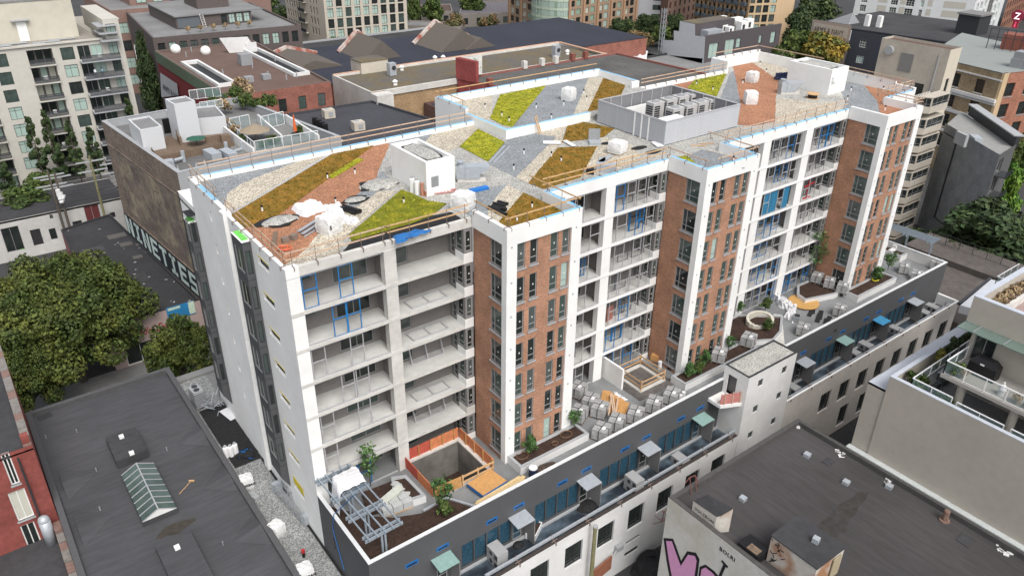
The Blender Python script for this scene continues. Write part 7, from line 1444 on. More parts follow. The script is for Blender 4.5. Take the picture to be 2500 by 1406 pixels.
for z in fl:
    for a, b, k in BAYX:
        if k == 'w': ops.append((a-X0, b-X0, z+.35, z+2.5, 'two', [BLIND, BLIND, GL[1], GL[0]]))
        elif k == 'b': ops.append((a-X0, b-X0, z+.05, z+2.6)); bal.append((a, b, z, 1.7))
        else: ops.append((a-X0, a+2.0-X0, z+.1, z+2.5, 'slide', [GL[0]])); ops.append((a+2.1-X0, b-X0, z+.4, z+2.5, 'pair', [BLIND, GL[1]])); bal.append((a, b+2.4, z, -1.7))
facade(PC, (X0, FY), (15.2, FY), G, RZ_, ops, CPALE, 1.7, 'front_wall')
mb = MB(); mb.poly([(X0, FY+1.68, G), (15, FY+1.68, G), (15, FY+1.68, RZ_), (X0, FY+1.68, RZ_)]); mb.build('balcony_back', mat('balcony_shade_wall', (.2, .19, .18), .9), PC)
for a, b, z, d in bal:
    if d > 0:
        for q in range(3): xa_, xb_ = a+(b-a)*q/3+.1, a+(b-a)*(q+1)/3-.1; window(PC, ((xa_+xb_)/2, FY+1.6, z+.12), xb_-xa_, 2.35, 0, 'none', [GL[0], BLIND, GL[0], BLINDW])
    y0 = FY-.55 if d > 0 else FY-1.9
    mb = MB(); mb.box(a-.1, y0, z-.2, b+.1, FY+.05 if d > 0 else FY-.02, z); mb.build('balcony_slab', CPALE if d > 0 else COPING, PC)
    mb = MB(); mb.box(a, y0+.03, z+.08, b, y0+.06, z+1.0); mb.build('balcony_rail', glass_mat('smoked_rail', (.07, .075, .085), .3, .5, alpha=.5, var=.3), PC)
    mb = MB(); mb.bar((a, y0+.05, z+1.03), (b, y0+.05, z+1.03), .06); mb.build('handrail', FRAMED, PC)
walls(PC, [(15.2, FY), (15.2, 140), (X0, 140), (X0, FY)], G, RZ_, CPALE, skip=(3,), ops={0: [(3+5*i, 4.6+5*i, z+.4, z+2.4, 'two') for z in fl for i in range(4)]})
mb = MB(); mb.box(X0, FY, RZ_, 11.5, 140, RZ_+.1); mb.build('roof', mat('gravelly_roof', (.27, .25, .22), .95, .15, 2), PC); mb = MB(); mb.box(X0, FY-.3, RZ_+.1, 12.0, FY+.3, RZ_+.35); mb.build('roof_edge', CPALE, PC)
mb = MB(); mb.box(12.6, FY-.02, RZ_, 15.2, 130, RZ_+3.2); mb.box(12.6, FY-.02, RZ_+3.2, 15.4, 130, RZ_+3.4); mb.build('corner_tower', CPALE, PC)
window(PC, (13.7, FY-.05, RZ_+.6), 1.5, 2.0, 0, 'two', [BLIND])
for k in range(3): mb = MB(); mb.box(11.4, FY-1.8+.4*k, RZ_-.1+1.2*k, 14.6, FY+3+.4*k, RZ_+.05+1.2*k); mb.build('corner_canopy', COPING, PC)
mb = MB(); mb.box(X0, FY+5, RZ_, 9.2, 138, RZ_+6.6); mb.build('penthouse', mat('cream_penthouse', (.52, .49, .41), .9, .05, .6, .08, .15), PC); mb = MB(); mb.box(X0, FY+4.9, RZ_+6.6, 9.3, 138, RZ_+6.9); mb.build('penthouse_roof', ROOFG, PC)
mb = MB(); mb.box(X0, FY+10, RZ_+6.9, 0, 130, RZ_+12); mb.build('lift_house', MATS['cream_penthouse'], PC)
mb = MB(); mb.box(-.1, FY+4.85, RZ_+.2, 1.4, FY+4.99, RZ_+3.4); mb.build('white_door', STUCCO, PC); mb = MB(); mb.box(-.8, FY+4.2, RZ_+3.6, 2.0, FY+4.99, RZ_+3.8); mb.build('door_canopy', COPING, PC)
for i in range(9): mb = MB(); x = -14+2.5*i; mb.rbox(x, FY+1.5+(i % 3)*.9, RZ_+.12+.05*(i % 3), 4.2, .8, .06, rnd.uniform(-.05, .05)); single('metal_sheet', mb, GALV, 'pale metal sheets strewn on the pale condominium roof', 'metal sheet', 'metal sheets on the condominium roof')
for i, (a, b, z, d) in enumerate(bal):
    if z > -3 and a > -16 and i % 2 == 0: t = thing('balcony_chair', 'pale chair standing on a balcony of the pale condominium', 'chair', ((a+b)/2, FY+.5 if d > 0 else FY-1.0, z), 'chairs on the condominium balconies'); mb = MB(); c = LOC[t.name]; mb.box(c.x-.3, c.y-.3, z+.4, c.x+.3, c.y+.3, z+.45); mb.build('seat', STUCCO, t); mb = MB(); mb.box(c.x-.3, c.y+.25, z+.45, c.x+.3, c.y+.3, z+.95); mb.build('backrest', STUCCO, t)
# two people on a balcony
def person(loc, label, top, legs, hgt=1.72, rot=0):
    me = bpy.data.meshes.new('body'); s = hgt/1.75
    V = [(0, 0, .95), (0, 0, 1.2), (0, 0, 1.42), (0, 0, 1.53), (0, -.02, 1.66), (.1, 0, .9), (.12, -.03, .5), (.12, .02, .07), (.12, -.14, .03), (-.1, 0, .9), (-.12, .0, .5), (-.12, .05, .07), (-.12, -.11, .03), (.19, 0, 1.4), (.27, -.03, 1.14), (.22, -.25, 1.02), (-.19, 0, 1.4), (-.27, 0, 1.14), (-.24, -.2, .98)]
    E_ = [(0, 1), (1, 2), (2, 3), (3, 4), (0, 5), (5, 6), (6, 7), (7, 8), (0, 9), (9, 10), (10, 11), (11, 12), (2, 13), (13, 14), (14, 15), (2, 16), (16, 17), (17, 18)]
    RR = [.15, .15, .16, .06, .11, .1, .07, .05, .04, .1, .07, .05, .04, .065, .05, .04, .065, .05, .04]
    me.from_pydata([(x*s, y*s, z*s) for x, y, z in V], E_, []); t = thing('person', label, 'person', loc, None, rot); o = bpy.data.objects.new('body', me); COL.objects.link(o); o.parent = t
    m = o.modifiers.new('skin', 'SKIN'); 
    for i, r in enumerate(RR): me.skin_vertices[0].data[i].radius = (r*s, r*s) 
    me.skin_vertices[0].data[0].use_root = True; o.modifiers.new('sub', 'SUBSURF').levels = 1; o.modifiers['sub'].render_levels = 1; me.materials.append(legs); me.materials.append(top)
    mb = MB(); mb.tube((0, 0, .98*s), (0, 0, 1.45*s), .2*s, 10, .2*s); mb.build('shirt', top, t, local=True); mb = MB(); mb.blob((0, .02, 1.71*s), .12*s, .13*s, .1*s, 8, 5, 0); mb.build('hair', FRAMED, t, local=True); return t
zz = fl[1]
_p = bpy.data.meshes.new('tmp')
def safe_person(*a, **k):
    try: person(*a, **k)
    except Exception as e: print('person failed', e)
SKIN = mat('denim_and_skin', (.12, .16, .22), .8, .1)
safe_person((9.4, FY-1.1, fl[1]), 'person in a white shirt and jeans standing on an upper balcony of the pale condominium', STUCCO, SKIN)
safe_person((10.6, FY-.8, fl[1]), 'person in a light blue top on an upper balcony beside the potted plants', mat('light_blue_cloth', (.3, .45, .55), .8), SKIN, 1.65, .6)
# ================================================================ farther streets
def block(name, label, pts, z, m, roof, ops={}, skip=(), z0=G, ph=.45, pm=None, loc=None, depth=.2):
    c = sum((Vector((p[0], p[1])) for p in pts), Vector((0, 0)))/len(pts); t = thing(name, label, 'building', (c.x, c.y, z0)); walls(t, pts, z0, z, m, skip=skip, ops=ops, depth=depth); flat_roof(t, pts, z-.4, roof, .4, ph, pm or (m[0] if isinstance(m, (list, tuple)) else m)); return t
# dark brick house with roof terrace
DKB = mat('dark_brown_brick', (.11, .09, .085), .9, .12, 3); a, b, c = P(372, 97, 4), P(735, 100, 4), P(640, 55, 4)
kb = block('dark_brick_block', 'dark brown brick block with roof terrace behind the brown roof', [(29, 150), (63.5, 147), (66, 190), (33, 192)], 9.0, DKB, ROOFG, ops={0: grid_ops(34.5, 14, 1.6, (5.2, 1.2, -3), 2.6, 'far', .8, GL + [BLIND])})
mb = MB(); mb.box(37.3, 160, 8.6, 56, 184, 11.4); mb.build('penthouse', DKB, kb); mb = MB(); mb.box(37, 159.5, 11.4, 59, 184.5, 11.7); mb.build('penthouse_roof', ROOFG, kb); mb = MB(); mb.box(45, 167, 11.7, 53, 178, 14.6); mb.build('stair_house', DKB, kb); mb = MB(); mb.box(37.6, 159.8, 8.8, 43, 159.98, 11.2); mb.build('grey_cladding', mat('slate_cladding', (.11, .125, .14), .8, .06), kb)
for i in range(4): window(kb, (49+1.9*i, 159.95, 8.9), 1.5, 2.2, 0, 'far', [GL[0], BLIND])
ladder((43.6, 158.6, 8.7), (43.4, 159.6, 11.8), .8, STUCCO, 'white ladder on the dark brick penthouse')
for i in range(6): tree('dry', (38+3.0*i, 153.5, 9.0), 'tuft of ochre grass in a roof terrace pot', 'ochre tufts on the dark brick block', sc=1.3, name='grass_pot', cat='grass clump')
# brick building with terraces, top left
br = block('terraced_brick_building', 'pinkish brick building with glazed roof terraces at the top left', [(29, 190), (72, 188), (72, 225), (29, 225)], 9.6, mat('dull_pink_brick', (.23, .15, .125), .9, .1, 2), ROOFG, ops={0: grid_ops(43, 9, 2.6, (-10, -5.5, -1, 3.6), 2.8, 'far', None, GL + [BLIND])})
mb = MB(); mb.box(36, 198, 9.2, 70, 222, 17); mb.build('set_back_storey', MATS['dull_pink_brick'], br)
for i in range(7): window(br, (39+4.4*i, 197.95, 9.8), 2.6, 3.6, 0, 'far', [BLIND, GL[1], GL[0]])
# beige tower
X_, Y_ = 89.6, 190.6; TWR = mat('warm_beige_precast', (.47, .43, .36), .9, .04, 1)
SPD = mat('navy_spandrel', (.03, .035, .045), .4)
ops = []; sp = []
for k in range(11):
    z = -4.2+3.15*k
    for i in range(9): x = .9+2.95*i; ops.append((x, x+1.95, z, z+2.75, 'far', [BLIND, GL[1], GL[0], BLIND]))
tb = thing('beige_tower', 'beige precast apartment tower with a grid of green tinted windows', 'building', (103, 205, G))
facade(tb, (X_, Y_), (117, Y_-3), G, 32, [o for o in ops], TWR, .35); mb = MB()
dx_ = Vector((117-X_, -3)).normalized()
for k in range(10):
    for i in range(9):
        if (k+i) % 2 == 0: p = Vector((X_, Y_)) + dx_*(.9+2.95*i); mb.obox((p.x, p.y+.1, -1.46+3.15*k), (dx_.x*1.95, dx_.y*1.95, 0), (0, .2, 0), (0, 0, .42))
mb.build('spandrel', SPD, tb)
ops = []
for k in range(11):
    z = -4.2+3.15*k
    for i in range(6): ops.append((1.2+1.9*i, 2.2+1.9*i, z+.3, z+2.4, 'none', [GL[0], GL[2]]))
    for i in range(3): ops.append((19.5+2.2*i, 20.6+2.2*i, z+.3, z+2.4, 'none', [GL[0], GL[2]]))
facade(tb, (X_-.3, Y_+30), (X_, Y_), G, 32, ops, TWR, .25)
for k in range(11): z = -4.2+3.15*k; mb = MB(); mb.box(X_-1.2, Y_+13, z-.2, X_-.2, Y_+18, z); mb.build('balcony_slab', TWR, tb); mb = MB(); mb.box(X_-1.2, Y_+13, z, X_-1.1, Y_+18, z+1.1); mb.build('balcony_rail', SPD, tb)
mb = MB(); mb.poly([(117, Y_-3, G), (117, 222, G), (117, 222, 32), (117, Y_-3, 32)]); mb.build('wall', TWR, tb); mb = MB(); mb.box(X_-.5, Y_-5, -5.2, 118, Y_-3.3, -4.6); mb.build('canopy_band', STUCCO, tb)
# tan and green apartment building with a round glazed bay
tg = thing('tan_green_apartments', 'tan brick apartment building with a rounded green glass bay at the top', 'building', (205, 200, G)); TAN2 = mat('tan_pink_brick', (.32, .225, .155), .9, .07, 2); GRN = glass_mat('mint_panel', (.25, .36, .28), .3, .5, var=.15)
cpt = P(1395, 75, -8); p0 = Vector((174, 205)); p1 = Vector((cpt.x-10, cpt.y+8)); 
A0, A1, B0, B1 = P(1243, 60, -10), P(1300, 80, -10), P(1385, 95, -10), P(1548, 62, -10)
def bayface(a, b, n, top=32):
    L_ = (Vector((b[0], b[1]))-Vector((a[0], a[1]))).length; ops = []
    for k in range(14):
        z = G+1.2+2.95*k
        for i in range(n): s = L_*(i+.12)/n; ops.append((s, s+L_/n*.3, z, z+2.1, 'none', [BLIND, GL[0], GL[0], BLINDW])); ops.append((s+L_/n*.42, s+L_/n*.72, z, z+2.1, 'none', [BLIND, GL[0], GRN, GL[0]]))
    facade(tg, a, b, G, top, ops, TAN2, .25)
    mb = MB(); d = Vector((b[0]-a[0], b[1]-a[1])).normalized(); nn = Vector((d.y, -d.x))
    for i in range(n+1): p = Vector((a[0], a[1])) + d*(L_*i/n-.15)+nn*.0; mb.obox((p.x, p.y, G), (d.x*1.3, d.y*1.3, 0), (nn.x*-.5, nn.y*-.5, 0), (0, 0, top-G)) if False else mb.obox((p.x+nn.x*.5, p.y+nn.y*.5, G), (d.x*1.1, d.y*1.1, 0), (-nn.x*.5, -nn.y*.5, 0), (0, 0, top-G))
    mb.build('brick_piers', mat('salmon_brick', (.38, .24, .15), .9, .06, 2), tg)
bayface((A0.x, A0.y), (A1.x, A1.y), 2); bayface((B0.x, B0.y), (B1.x, B1.y), 5)
M0, M1 = Vector((A1.x, A1.y)), Vector((B0.x, B0.y)); mid = (M0+M1)/2; dd = (M1-M0); nn = Vector((dd.y, -dd.x)).normalized(); R_b = dd.length/2
prev = None
for i in range(9):
    a = math.pi*(1-i/8); q = mid + dd.normalized()*(R_b*math.cos(a)) + nn*(R_b*.55*math.sin(a))
    if prev is not None:
        ops = []
        L_ = (q-prev).length
        for k in range(14):
            z = G+1.2+2.95*k
            for j in range(2): ops.append((L_*(j*.5+.06), L_*(j*.5+.44), z, z+2.0, 'none', [BLIND, BLIND, GRN, GL[0] if k < 3 else BLIND]))
        facade(tg, tuple(prev), tuple(q), G, 31, ops, mat('pale_green_frame', (.42, .5, .4), .6, .04), .12, 'round_bay')
    prev = q
# grey slab and brown brick buildings further along
gs = block('grey_gable_building', 'pale grey rendered building with few windows and a fire escape', [(P(1548, 60, -10).x, P(1548, 60, -10).y+2), (P(1627, 62, -10).x, P(1627, 62, -10).y), (300, 215), (262, 230)], 30, mat('cool_grey_render', (.4, .41, .43), .9, .04, 1), ROOFG, ops={0: grid_ops(20, 4, 1.1, [-8+3.4*i for i in range(10)], 1.9, 'none', 8)})
q0, q1 = P(1625, 70, -10), P(1705, 45, -10)
bb = block('brown_brick_building', 'brown brick building with rows of dark windows at the top', [(q0.x, q0.y), (q1.x, q1.y), (q1.x+20, q1.y+40), (q0.x+20, q0.y+40)], 30, mat('brown_brick_far', (.2, .13, .1), .9, .08, 2), ROOFG, ops={0: grid_ops((q1-q0).length, 7, 1.5, [-9.5+3.3*i for i in range(11)], 2.1, 'sash', None, [GL[0], mat('dark_red_glass', (.06, .02, .02), .3)])})
q0, q1, q2 = P(1690, 70, -9), P(1815, 95, -9), P(1925, 90, -9)
TAN3 = mat('tan_far_brick', (.3, .2, .12), .9, .07, 2)
tn = thing('tan_balcony_building', 'tan brick apartment building with small blue grey balconies and a cream corner', 'building', (q1.x, q1.y+15, G)); Lt = (q1-q0).length
facade(tn, (q0.x, q0.y), (q1.x, q1.y), G, 34, grid_ops(Lt, 12, .9, [-10+3.0*i for i in range(14)], 2.1, 'none', None, [GL[0], GL[2]]), TAN3, .3)
dv = (q1-q0).normalized(); nv = Vector((dv.y, -dv.x, 0))
mb = MB(); [mb.obox(q0+dv*(Lt*(i+.0)/12)+nv*.4+Vector((0, 0, G-q0.z)), dv*.7, -nv*.4, (0, 0, 34-G)) for i in range(13)]; mb.build('brick_piers', mat('tan_pier', (.36, .25, .15), .9, .06), tn)
for k in range(7):
    for i in range(7): z = -4+3.0*k; p = q0+dv*(Lt*(i*1.7+.6)/12)+nv*1.4; mb = MB(); mb.obox((p.x, p.y, z), dv*1.9, -nv*1.3, (0, 0, 1.2)); mb.build('balcony', mat('blue_grey_rail', (.08, .1, .12), .6), tn)
CRM = mat('cream_corner', (.52, .39, .24), .85, .05, 1); q1b = q1; Lc = (q2-q1).length
facade(tn, (q1.x, q1.y), (q1.x+(q2-q1).x*.62, q1.y+(q2-q1).y*.62), G, 34, grid_ops(Lc*.62, 4, 2.2, [-10+3.2*i for i in range(13)], 2.5, 'far', None, [GL[0], GL[2], BLIND]), CRM, .3)
qa = q1.lerp(q2, .62); facade(tn, (qa.x, qa.y), (q2.x, q2.y), G, 34, [], mat('ribbed_cream', (.55, .4, .25), .9, .12, 2, stretch=(6, 6, .05)), .3)
facade(tn, (q2.x, q2.y), (q2.x+6, q2.y+30), G, 34, grid_ops(30, 6, 2.2, [-10+3.2*i for i in range(13)], 2.3, 'far'), CRM, .3)
# stepped grey walled building with roof air units
sg = thing('stepped_grey_building', 'charcoal brick building with a stepped pale grey flank and roof air units', 'building', (170, 112, G)); XS = 159.0
pf = [PX(u, v, XS) for u, v in ((1722, 90), (1697, 88), (1697, 60), (1660, 52), (1658, 77), (1645, 75), (1645, 100), (1618, 98), (1616, 135), (1580, 130), (1580, 200), (1715, 205))]
mb = MB(); mb.poly([(XS, p.y, p.z) for p in pf]); mb.poly([(XS, p.y, min(p.z, -2)) for p in (pf[0], pf[9])] + [(XS, pf[9].y, G), (XS, pf[0].y, G)]); mb.build('grey_flank', mat('blue_grey_render', (.46, .48, .5), .9, .05, .8), sg)
CH = mat('charcoal_violet_brick', (.085, .075, .08), .9, .08, 3); yf = pf[0].y; ztop = pf[0].z
ops = [(2.2, 6, ztop-6.2, ztop-2.2, 'pair', [BLIND, GL[1]]), (9, 13, ztop-6, ztop-1.9, 'pair', [BLIND]), (13.8, 15.8, ztop-4.6, ztop-2, 'sash', [BLIND]), (24, 25.4, ztop-4.4, ztop-2.2, 'sash', [BLIND]), (29.5, 31.8, ztop-5, ztop-1.8, 'sash', [BLIND]), (2.2, 6, ztop-12.5, ztop-9, 'pair', [GL[0]]), (9, 13, ztop-12.5, ztop-9, 'pair')]
facade(sg, (XS, yf), (XS+34, yf), G, ztop, ops, CH, .25); mb = MB(); mb.box(XS+.1, yf+.1, ztop-1.2, XS+34, yf+3.9, ztop-1.0); mb.build('roof', ROOFG, sg); mb = MB(); mb.box(XS, yf, ztop, XS+34, yf+.5, ztop+.15); mb.build('parapet', CH, sg)
z2 = pf[2].z; mb = MB(); mb.box(XS+.05, pf[2].y, ztop-1.2, XS+17, pf[3].y, z2); mb.build('stair_house', CH, sg); mb = MB(); mb.box(XS+.3, pf[2].y+.3, z2, XS+16.7, pf[3].y-.3, z2+.1); mb.build('stair_house_roof', ROOFM, sg)
for i, (u, v, s) in enumerate(((1765, 75, 1), (1780, 80, 1), (1795, 68, 1.3), (1810, 72, 1.3), (1825, 66, 1.3), (1770, 68, 1.3), (1783, 62, 1.2), (1800, 60, 1.2), (1762, 55, 1.1))):
    q = P(u, v, ztop-.4); q.x = min(max(q.x, XS+1), XS+32); t = thing('roof_air_unit', 'white or cream air unit clustered on the charcoal brick roof', 'air unit', (q.x, q.y, ztop-1), 'air units on the charcoal building'); mb = MB(); mb.rbox(q.x, q.y, ztop-1, 2.2*s, 1.5*s, 2.2*s, 0); mb.build('casing', STUCCO if i != 5 else mat('cream_unit', (.6, .52, .27), .6), t); mb = MB(); mb.box(q.x-.7*s, q.y-.77*s, ztop-.4, q.x+.1*s, q.y-.75*s, ztop+.8*s); mb.build('grille', FRAMED, t)
q = P(1735, 85, ztop-.5); mb = MB(); mb.rbox(q.x, q.y, ztop-1, 6, 3, 1.9, 0); single('roof_plant', mb, GALV, 'grey air handler on the charcoal brick roof', 'air handler')
# army and navy store
an_ = thing('painted_sign_store', 'dark painted store with a painted brick name panel behind the yellow tree', 'building', (215, 78, G)); AX = 207.0; y0, y1 = 97.5, 84.3
facade(an_, (AX, y0), (AX, y1), G, 4.2, [], mat('pinkish_sign_wall', (.36, .29, .25), .9, .12, 2), .2, 'sign_wall')
mb = MB(); mb.box(AX-.06, y1+.8, .4, AX-.01, y0-.8, 3.3); mb.build('sign_panel', mat('faded_cream', (.46, .4, .34), .9, .2, 1.5), an_)
text(an_, 'ARMY & NAVY', (AX-.1, y0-1.1, .9), 2.15, -math.pi/2, mat('sign_brown', (.05, .035, .03), .8), 'sign_lettering', rot=(math.pi/2, 0, -math.pi/2), extr=.01, sx=.72)
NVY = mat('blue_black_wall', (.045, .05, .062), .85, .08, 2); ops = [(s, s+2.2, z, z+2.2, 'farw', [GL[0], BLIND, GL[2]]) for z in (-1.5, -6.0) for s in (3, 10, 17)]
facade(an_, (AX+.5, y1), (AX+6, 48), G, 3.4, ops, NVY, .3)
mb = MB(); mb.prism([(AX+.5, y1), (AX+6, 48), (AX+45, 48), (AX+38, y0), (AX+.2, y0)], 2.9, 3.2, bottom=False); mb.build('roof', ROOFD2, an_); mb = MB(); mb.box(AX+20, 58, 3.2, AX+27, 64, 8.5); mb.build('roof_house', FRAMED, an_); mb = MB(); mb.box(AX+19.6, 57.6, 8.5, AX+27.4, 64.4, 9); mb.build('roof_house_cap', GREYP, an_)
mb = MB(); mb.box(AX+6, 52, -3, AX+16, 53, 3.0); mb.build('patched_brick', mat('patchy_brick', (.25, .17, .14), .95, .3, 1, .2, .3), an_)
for x, y in ((AX+8, 84), (AX+9.5, 81)): mb = MB(); mb.box(x, y, 3.2, x+1.3, y+1.3, 6.4); mb.build('chimney', STUCCO, an_)
mb = MB(); p = (AX+6, 92); mb.poly([(p[0], p[1]+4, 3.2), (p[0], p[1]-3, 3.2), (p[0]+1, p[1]-3, 6.6)]); mb.poly([(p[0], p[1]-3, 3.2), (p[0]+6, p[1]-3, 3.2), (p[0]+1, p[1]-3, 6.6)]); mb.build('skylight', COPING, an_)
# white tower behind and the brick row with the neon sign
WT = mat('white_far_stucco', (.6, .62, .62), .85, .04, 1); wt = thing('white_tower', 'white rendered tower with small paned windows at the upper right', 'building', (275, 85, G))
q0, q1 = P(2080, 42, -4), P(2365, 68, -4)
Lw = (q1-q0).length; ops = []
for k in range(14):
    z = -8+3.1*k
    for s, w in ((.05, .055), (.31, .06), (.44, .07), (.56, .03)): ops.append((Lw*s, Lw*(s+w), z, z+2.3, 'farw', [BLIND, GL[2], GL[0]]))
facade(wt, (q0.x, q0.y), (q1.x, q1.y), G, 45, ops, WT, .3)
mb = MB(); d = (q1-q0)/Lw; nn = Vector((d.y, -d.x, 0))
for k in range(13):
    for s, w in ((.2, .08), (.39, .05), (.62, .04), (.75, .18)): p = q0+d*(Lw*s)+nn*.02; z = -7.5+3.1*k; mb = MB(); mb.poly([(p.x, p.y, z), (p.x+d.x*Lw*w, p.y+d.y*Lw*w, z), (p.x+d.x*Lw*w, p.y+d.y*Lw*w, z+2.2), (p.x, p.y, z+2.2)]); mb.build('cladding_panel', mat('beige_panel', (.45, .43, .38), .9, .05), wt)
q2 = q1 + Vector((42, 8, 0)); ops = [(s, s+2.6, z, z+2.3, 'farw', [GL[0], GL[2], BLIND]) for z in [-8+3.1*k for k in range(14)] for s in (3, 8, 13, 24, 29, 34)]; facade(wt, (q1.x, q1.y), (q2.x, q2.y), G, 45, ops, WT, .4)
mb = MB(); 
for s in (19, 22): p = q1+(q2-q1).normalized()*s; mb.obox((p.x, p.y-.6, G), (.9, .2, 0), (0, .6, 0), (0, 0, 45-G))
mb.build('grey_pilaster', GREYP, wt)
q3 = q2 + Vector((45, 9, 0)); rw_ = thing('far_brick_row', 'row of red brick street fronts beyond the white tower', 'building', (q2.x+22, q2.y+10, G)); facade(rw_, (q2.x+.5, q2.y-1), (q3.x, q3.y), G, 20, [(2+4.5*i, 4.4+4.5*i, z, z+2.4, 'far') for i in range(9) for z in [-10+3.6*k for k in range(8)]], mat('far_red_brick', (.26, .13, .09), .9, .08, 2), .3)
fb = thing('far_red_facade', 'dark red brick street front at the top right corner', 'building', (q3.x+10, q3.y-30, G)); facade(fb, (q3.x+3, q3.y+6), (q3.x+8, q3.y-60), G, 25, [(2+6*i, 5.5+6*i, z, z+3, 'far', [GL[0], BLIND]) for i in range(10) for z in [-10+4.2*k for k in range(7)]], mat('far_dark_red', (.14, .045, .05), .9, .1, 2), .3)
t = thing('neon_sign', 'pink neon hanging sign with vertical letters at the top right', 'sign', P(2462, 75, 0)); c = P(2470, 88, -6); RED = emit_mat('pink_neon', (1, .1, .22), 1.1); SGN = mat('sign_red', (.4, .05, .07), .5)
fr = CR.copy(); fr.z = 0; fr.normalize(); fa = math.atan2(fr.y, fr.x)
def spt(u, v): return PX(u, v, c.x)
a, b = spt(2462, 48), spt(2455, 92); wv_ = fr*1.6; mb = MB(); mb.obox((c.x, c.y-.9, b.z), (0, 1.8, 0), (.5, 0, 0), (0, 0, a.z-b.z)); mb.build('blade', SGN, t)
hz = (a.z-b.z)/5.0
for i, ch in enumerate('SELLS'): text(t, ch, (c.x-.03, c.y, a.z-hz*(i+.85)), hz*1.0, -math.pi/2, RED, 'neon_letter', rot=(math.pi/2, 0, -math.pi/2), extr=.02, align='CENTER')
q = spt(2475, 38); mb = MB(); mb.tube((c.x-.2, c.y, q.z), (c.x+.1, c.y, q.z), 2.0, 16); mb.build('disc', mat('dull_red_disc', (.35, .04, .08), .5), t); text(t, 'Z', (c.x-.25, c.y, q.z-1.1), 3.0, -math.pi/2, emit_mat('white_neon', (1, .8, .85), 1.2), 'neon_letter', rot=(math.pi/2, 0, -math.pi/2), extr=.02, align='CENTER')
# concrete hotel at the right end of the new block, with stacked bay windows
HT = thing('concrete_hotel', 'beige concrete hotel with stacked bay windows at the right end of the new roof', 'building', (122, 22, G)); hx = 120.0; hy = PX(2323, 118, 120.0).y; hx2 = PY(2349, 118, hy).x
HC = mat('hotel_concrete', (.44, .4, .34), .9, .06, 1.2, .08, .3)
facade(HT, (hx, 27.5), (hx, hy), G, 19.0, [(7.6, 9.2, 10.6, 12.8, 'none', [GL[0]])], HC, .15); facade(HT, (hx, hy), (hx2, hy), G, 19.0, [(1.2, 2.2, z, z+2.4, 'sash') for z in [-10+3.1*k for k in range(8)]], mat('cream_render', (.54, .49, .4), .9, .04, 1), .15); facade(HT, (hx2, 27.5), (hx, 27.5), G, 19, [], HC); facade(HT, (hx2, hy), (hx2, 27.5), G, 19, [], HC); print('hotel', hy, hx2)
mb = MB(); mb.box(hx+.02, hy+.02, 18.4, hx2-.02, 27.48, 18.6); mb.build('roof', ROOFB, HT)
mb = MB(); mb.box(hx-.08, 21.2, 14.2, hx-.01, 23.5, 17.2); mb.build('louvre', GREYP, HT); mb = MB(); mb.box(hx-.08, 22.4, 10.2, hx-.01, 23.6, 13); mb.build('pink_door', mat('pink_door_paint', (.5, .36, .31), .8), HT); mb = MB(); mb.tube((hx-.5, 25.6, 17.2), (hx, 25.6, 17.2), .75, 14); mb.build('round_vent', COPING, HT); mb = MB(); mb.box(hx-.1, 19.6, 11.0, hx-.03, 22.2, 11.5); mb.build('timber_brace', PLY, HT); mb = MB(); mb.tube((hx-.12, 17, 10.2), (hx-.12, 17, 18), .12, 6); mb.build('downpipe', COPING, HT)
wg = [(107.5, 15.2), (hx-.02, 15.2), (hx-.02, 34), (107.5, 34)]
walls(HT, wg, G, 10.0, HC, skip=(1,)); flat_roof(HT, wg, 9.8, mat('brown_terrace', (.19, .165, .14), .95, .2, 1.5), .3, .5, HC)
mb = MB(); mb.box(109, 24, 9.8, 112, 33, 12.2); mb.box(112, 27, 9.8, 118, 33, 11.5); mb.build('terrace_house', HC, HT)
bx = P(2255, 330, 8.2); by = 13.2
zs = [P(2245, 335, 0).z]
for k in range(9):
    z = 8.0-2.35*k if k > 1 else 11.2-2.6*k
    z = 11.0-3.05*k - (.5 if k else 0)
    a, b, c_ = (112.2, 15.15), (113.6, 13.3), (119.2, 13.3)
    for (p, q) in ((a, b), (b, c_)):
        L_ = (Vector(q)-Vector(p)).length; facade(HT, p, q, z-1.0, z+1.55, [(.15, L_-.15, z, z+1.45, 'triple', [GL[0], GL[2], GL[0]])], HC, .15, 'bay_wall')
    mb = MB(); mb.prism([a, b, c_, (119.2, 15.15)], z-1.05, z-1.0); mb.prism([a, b, c_, (119.2, 15.15)], z+1.55, z+1.6); mb.build('bay_slab', HC, HT)
mb = MB(); [mb.poly([(112.0+.5*i, 15.1, 10.3), (112.3+.5*i, 15.1, 10.3), (112.9+.5*i, 16.6, 12.2), (112.6+.5*i, 16.6, 12.2)]) for i in range(13)]; mb.build('ribbed_metal_roof', mat('ribbed_pale', (.5, .47, .42), .7), HT)
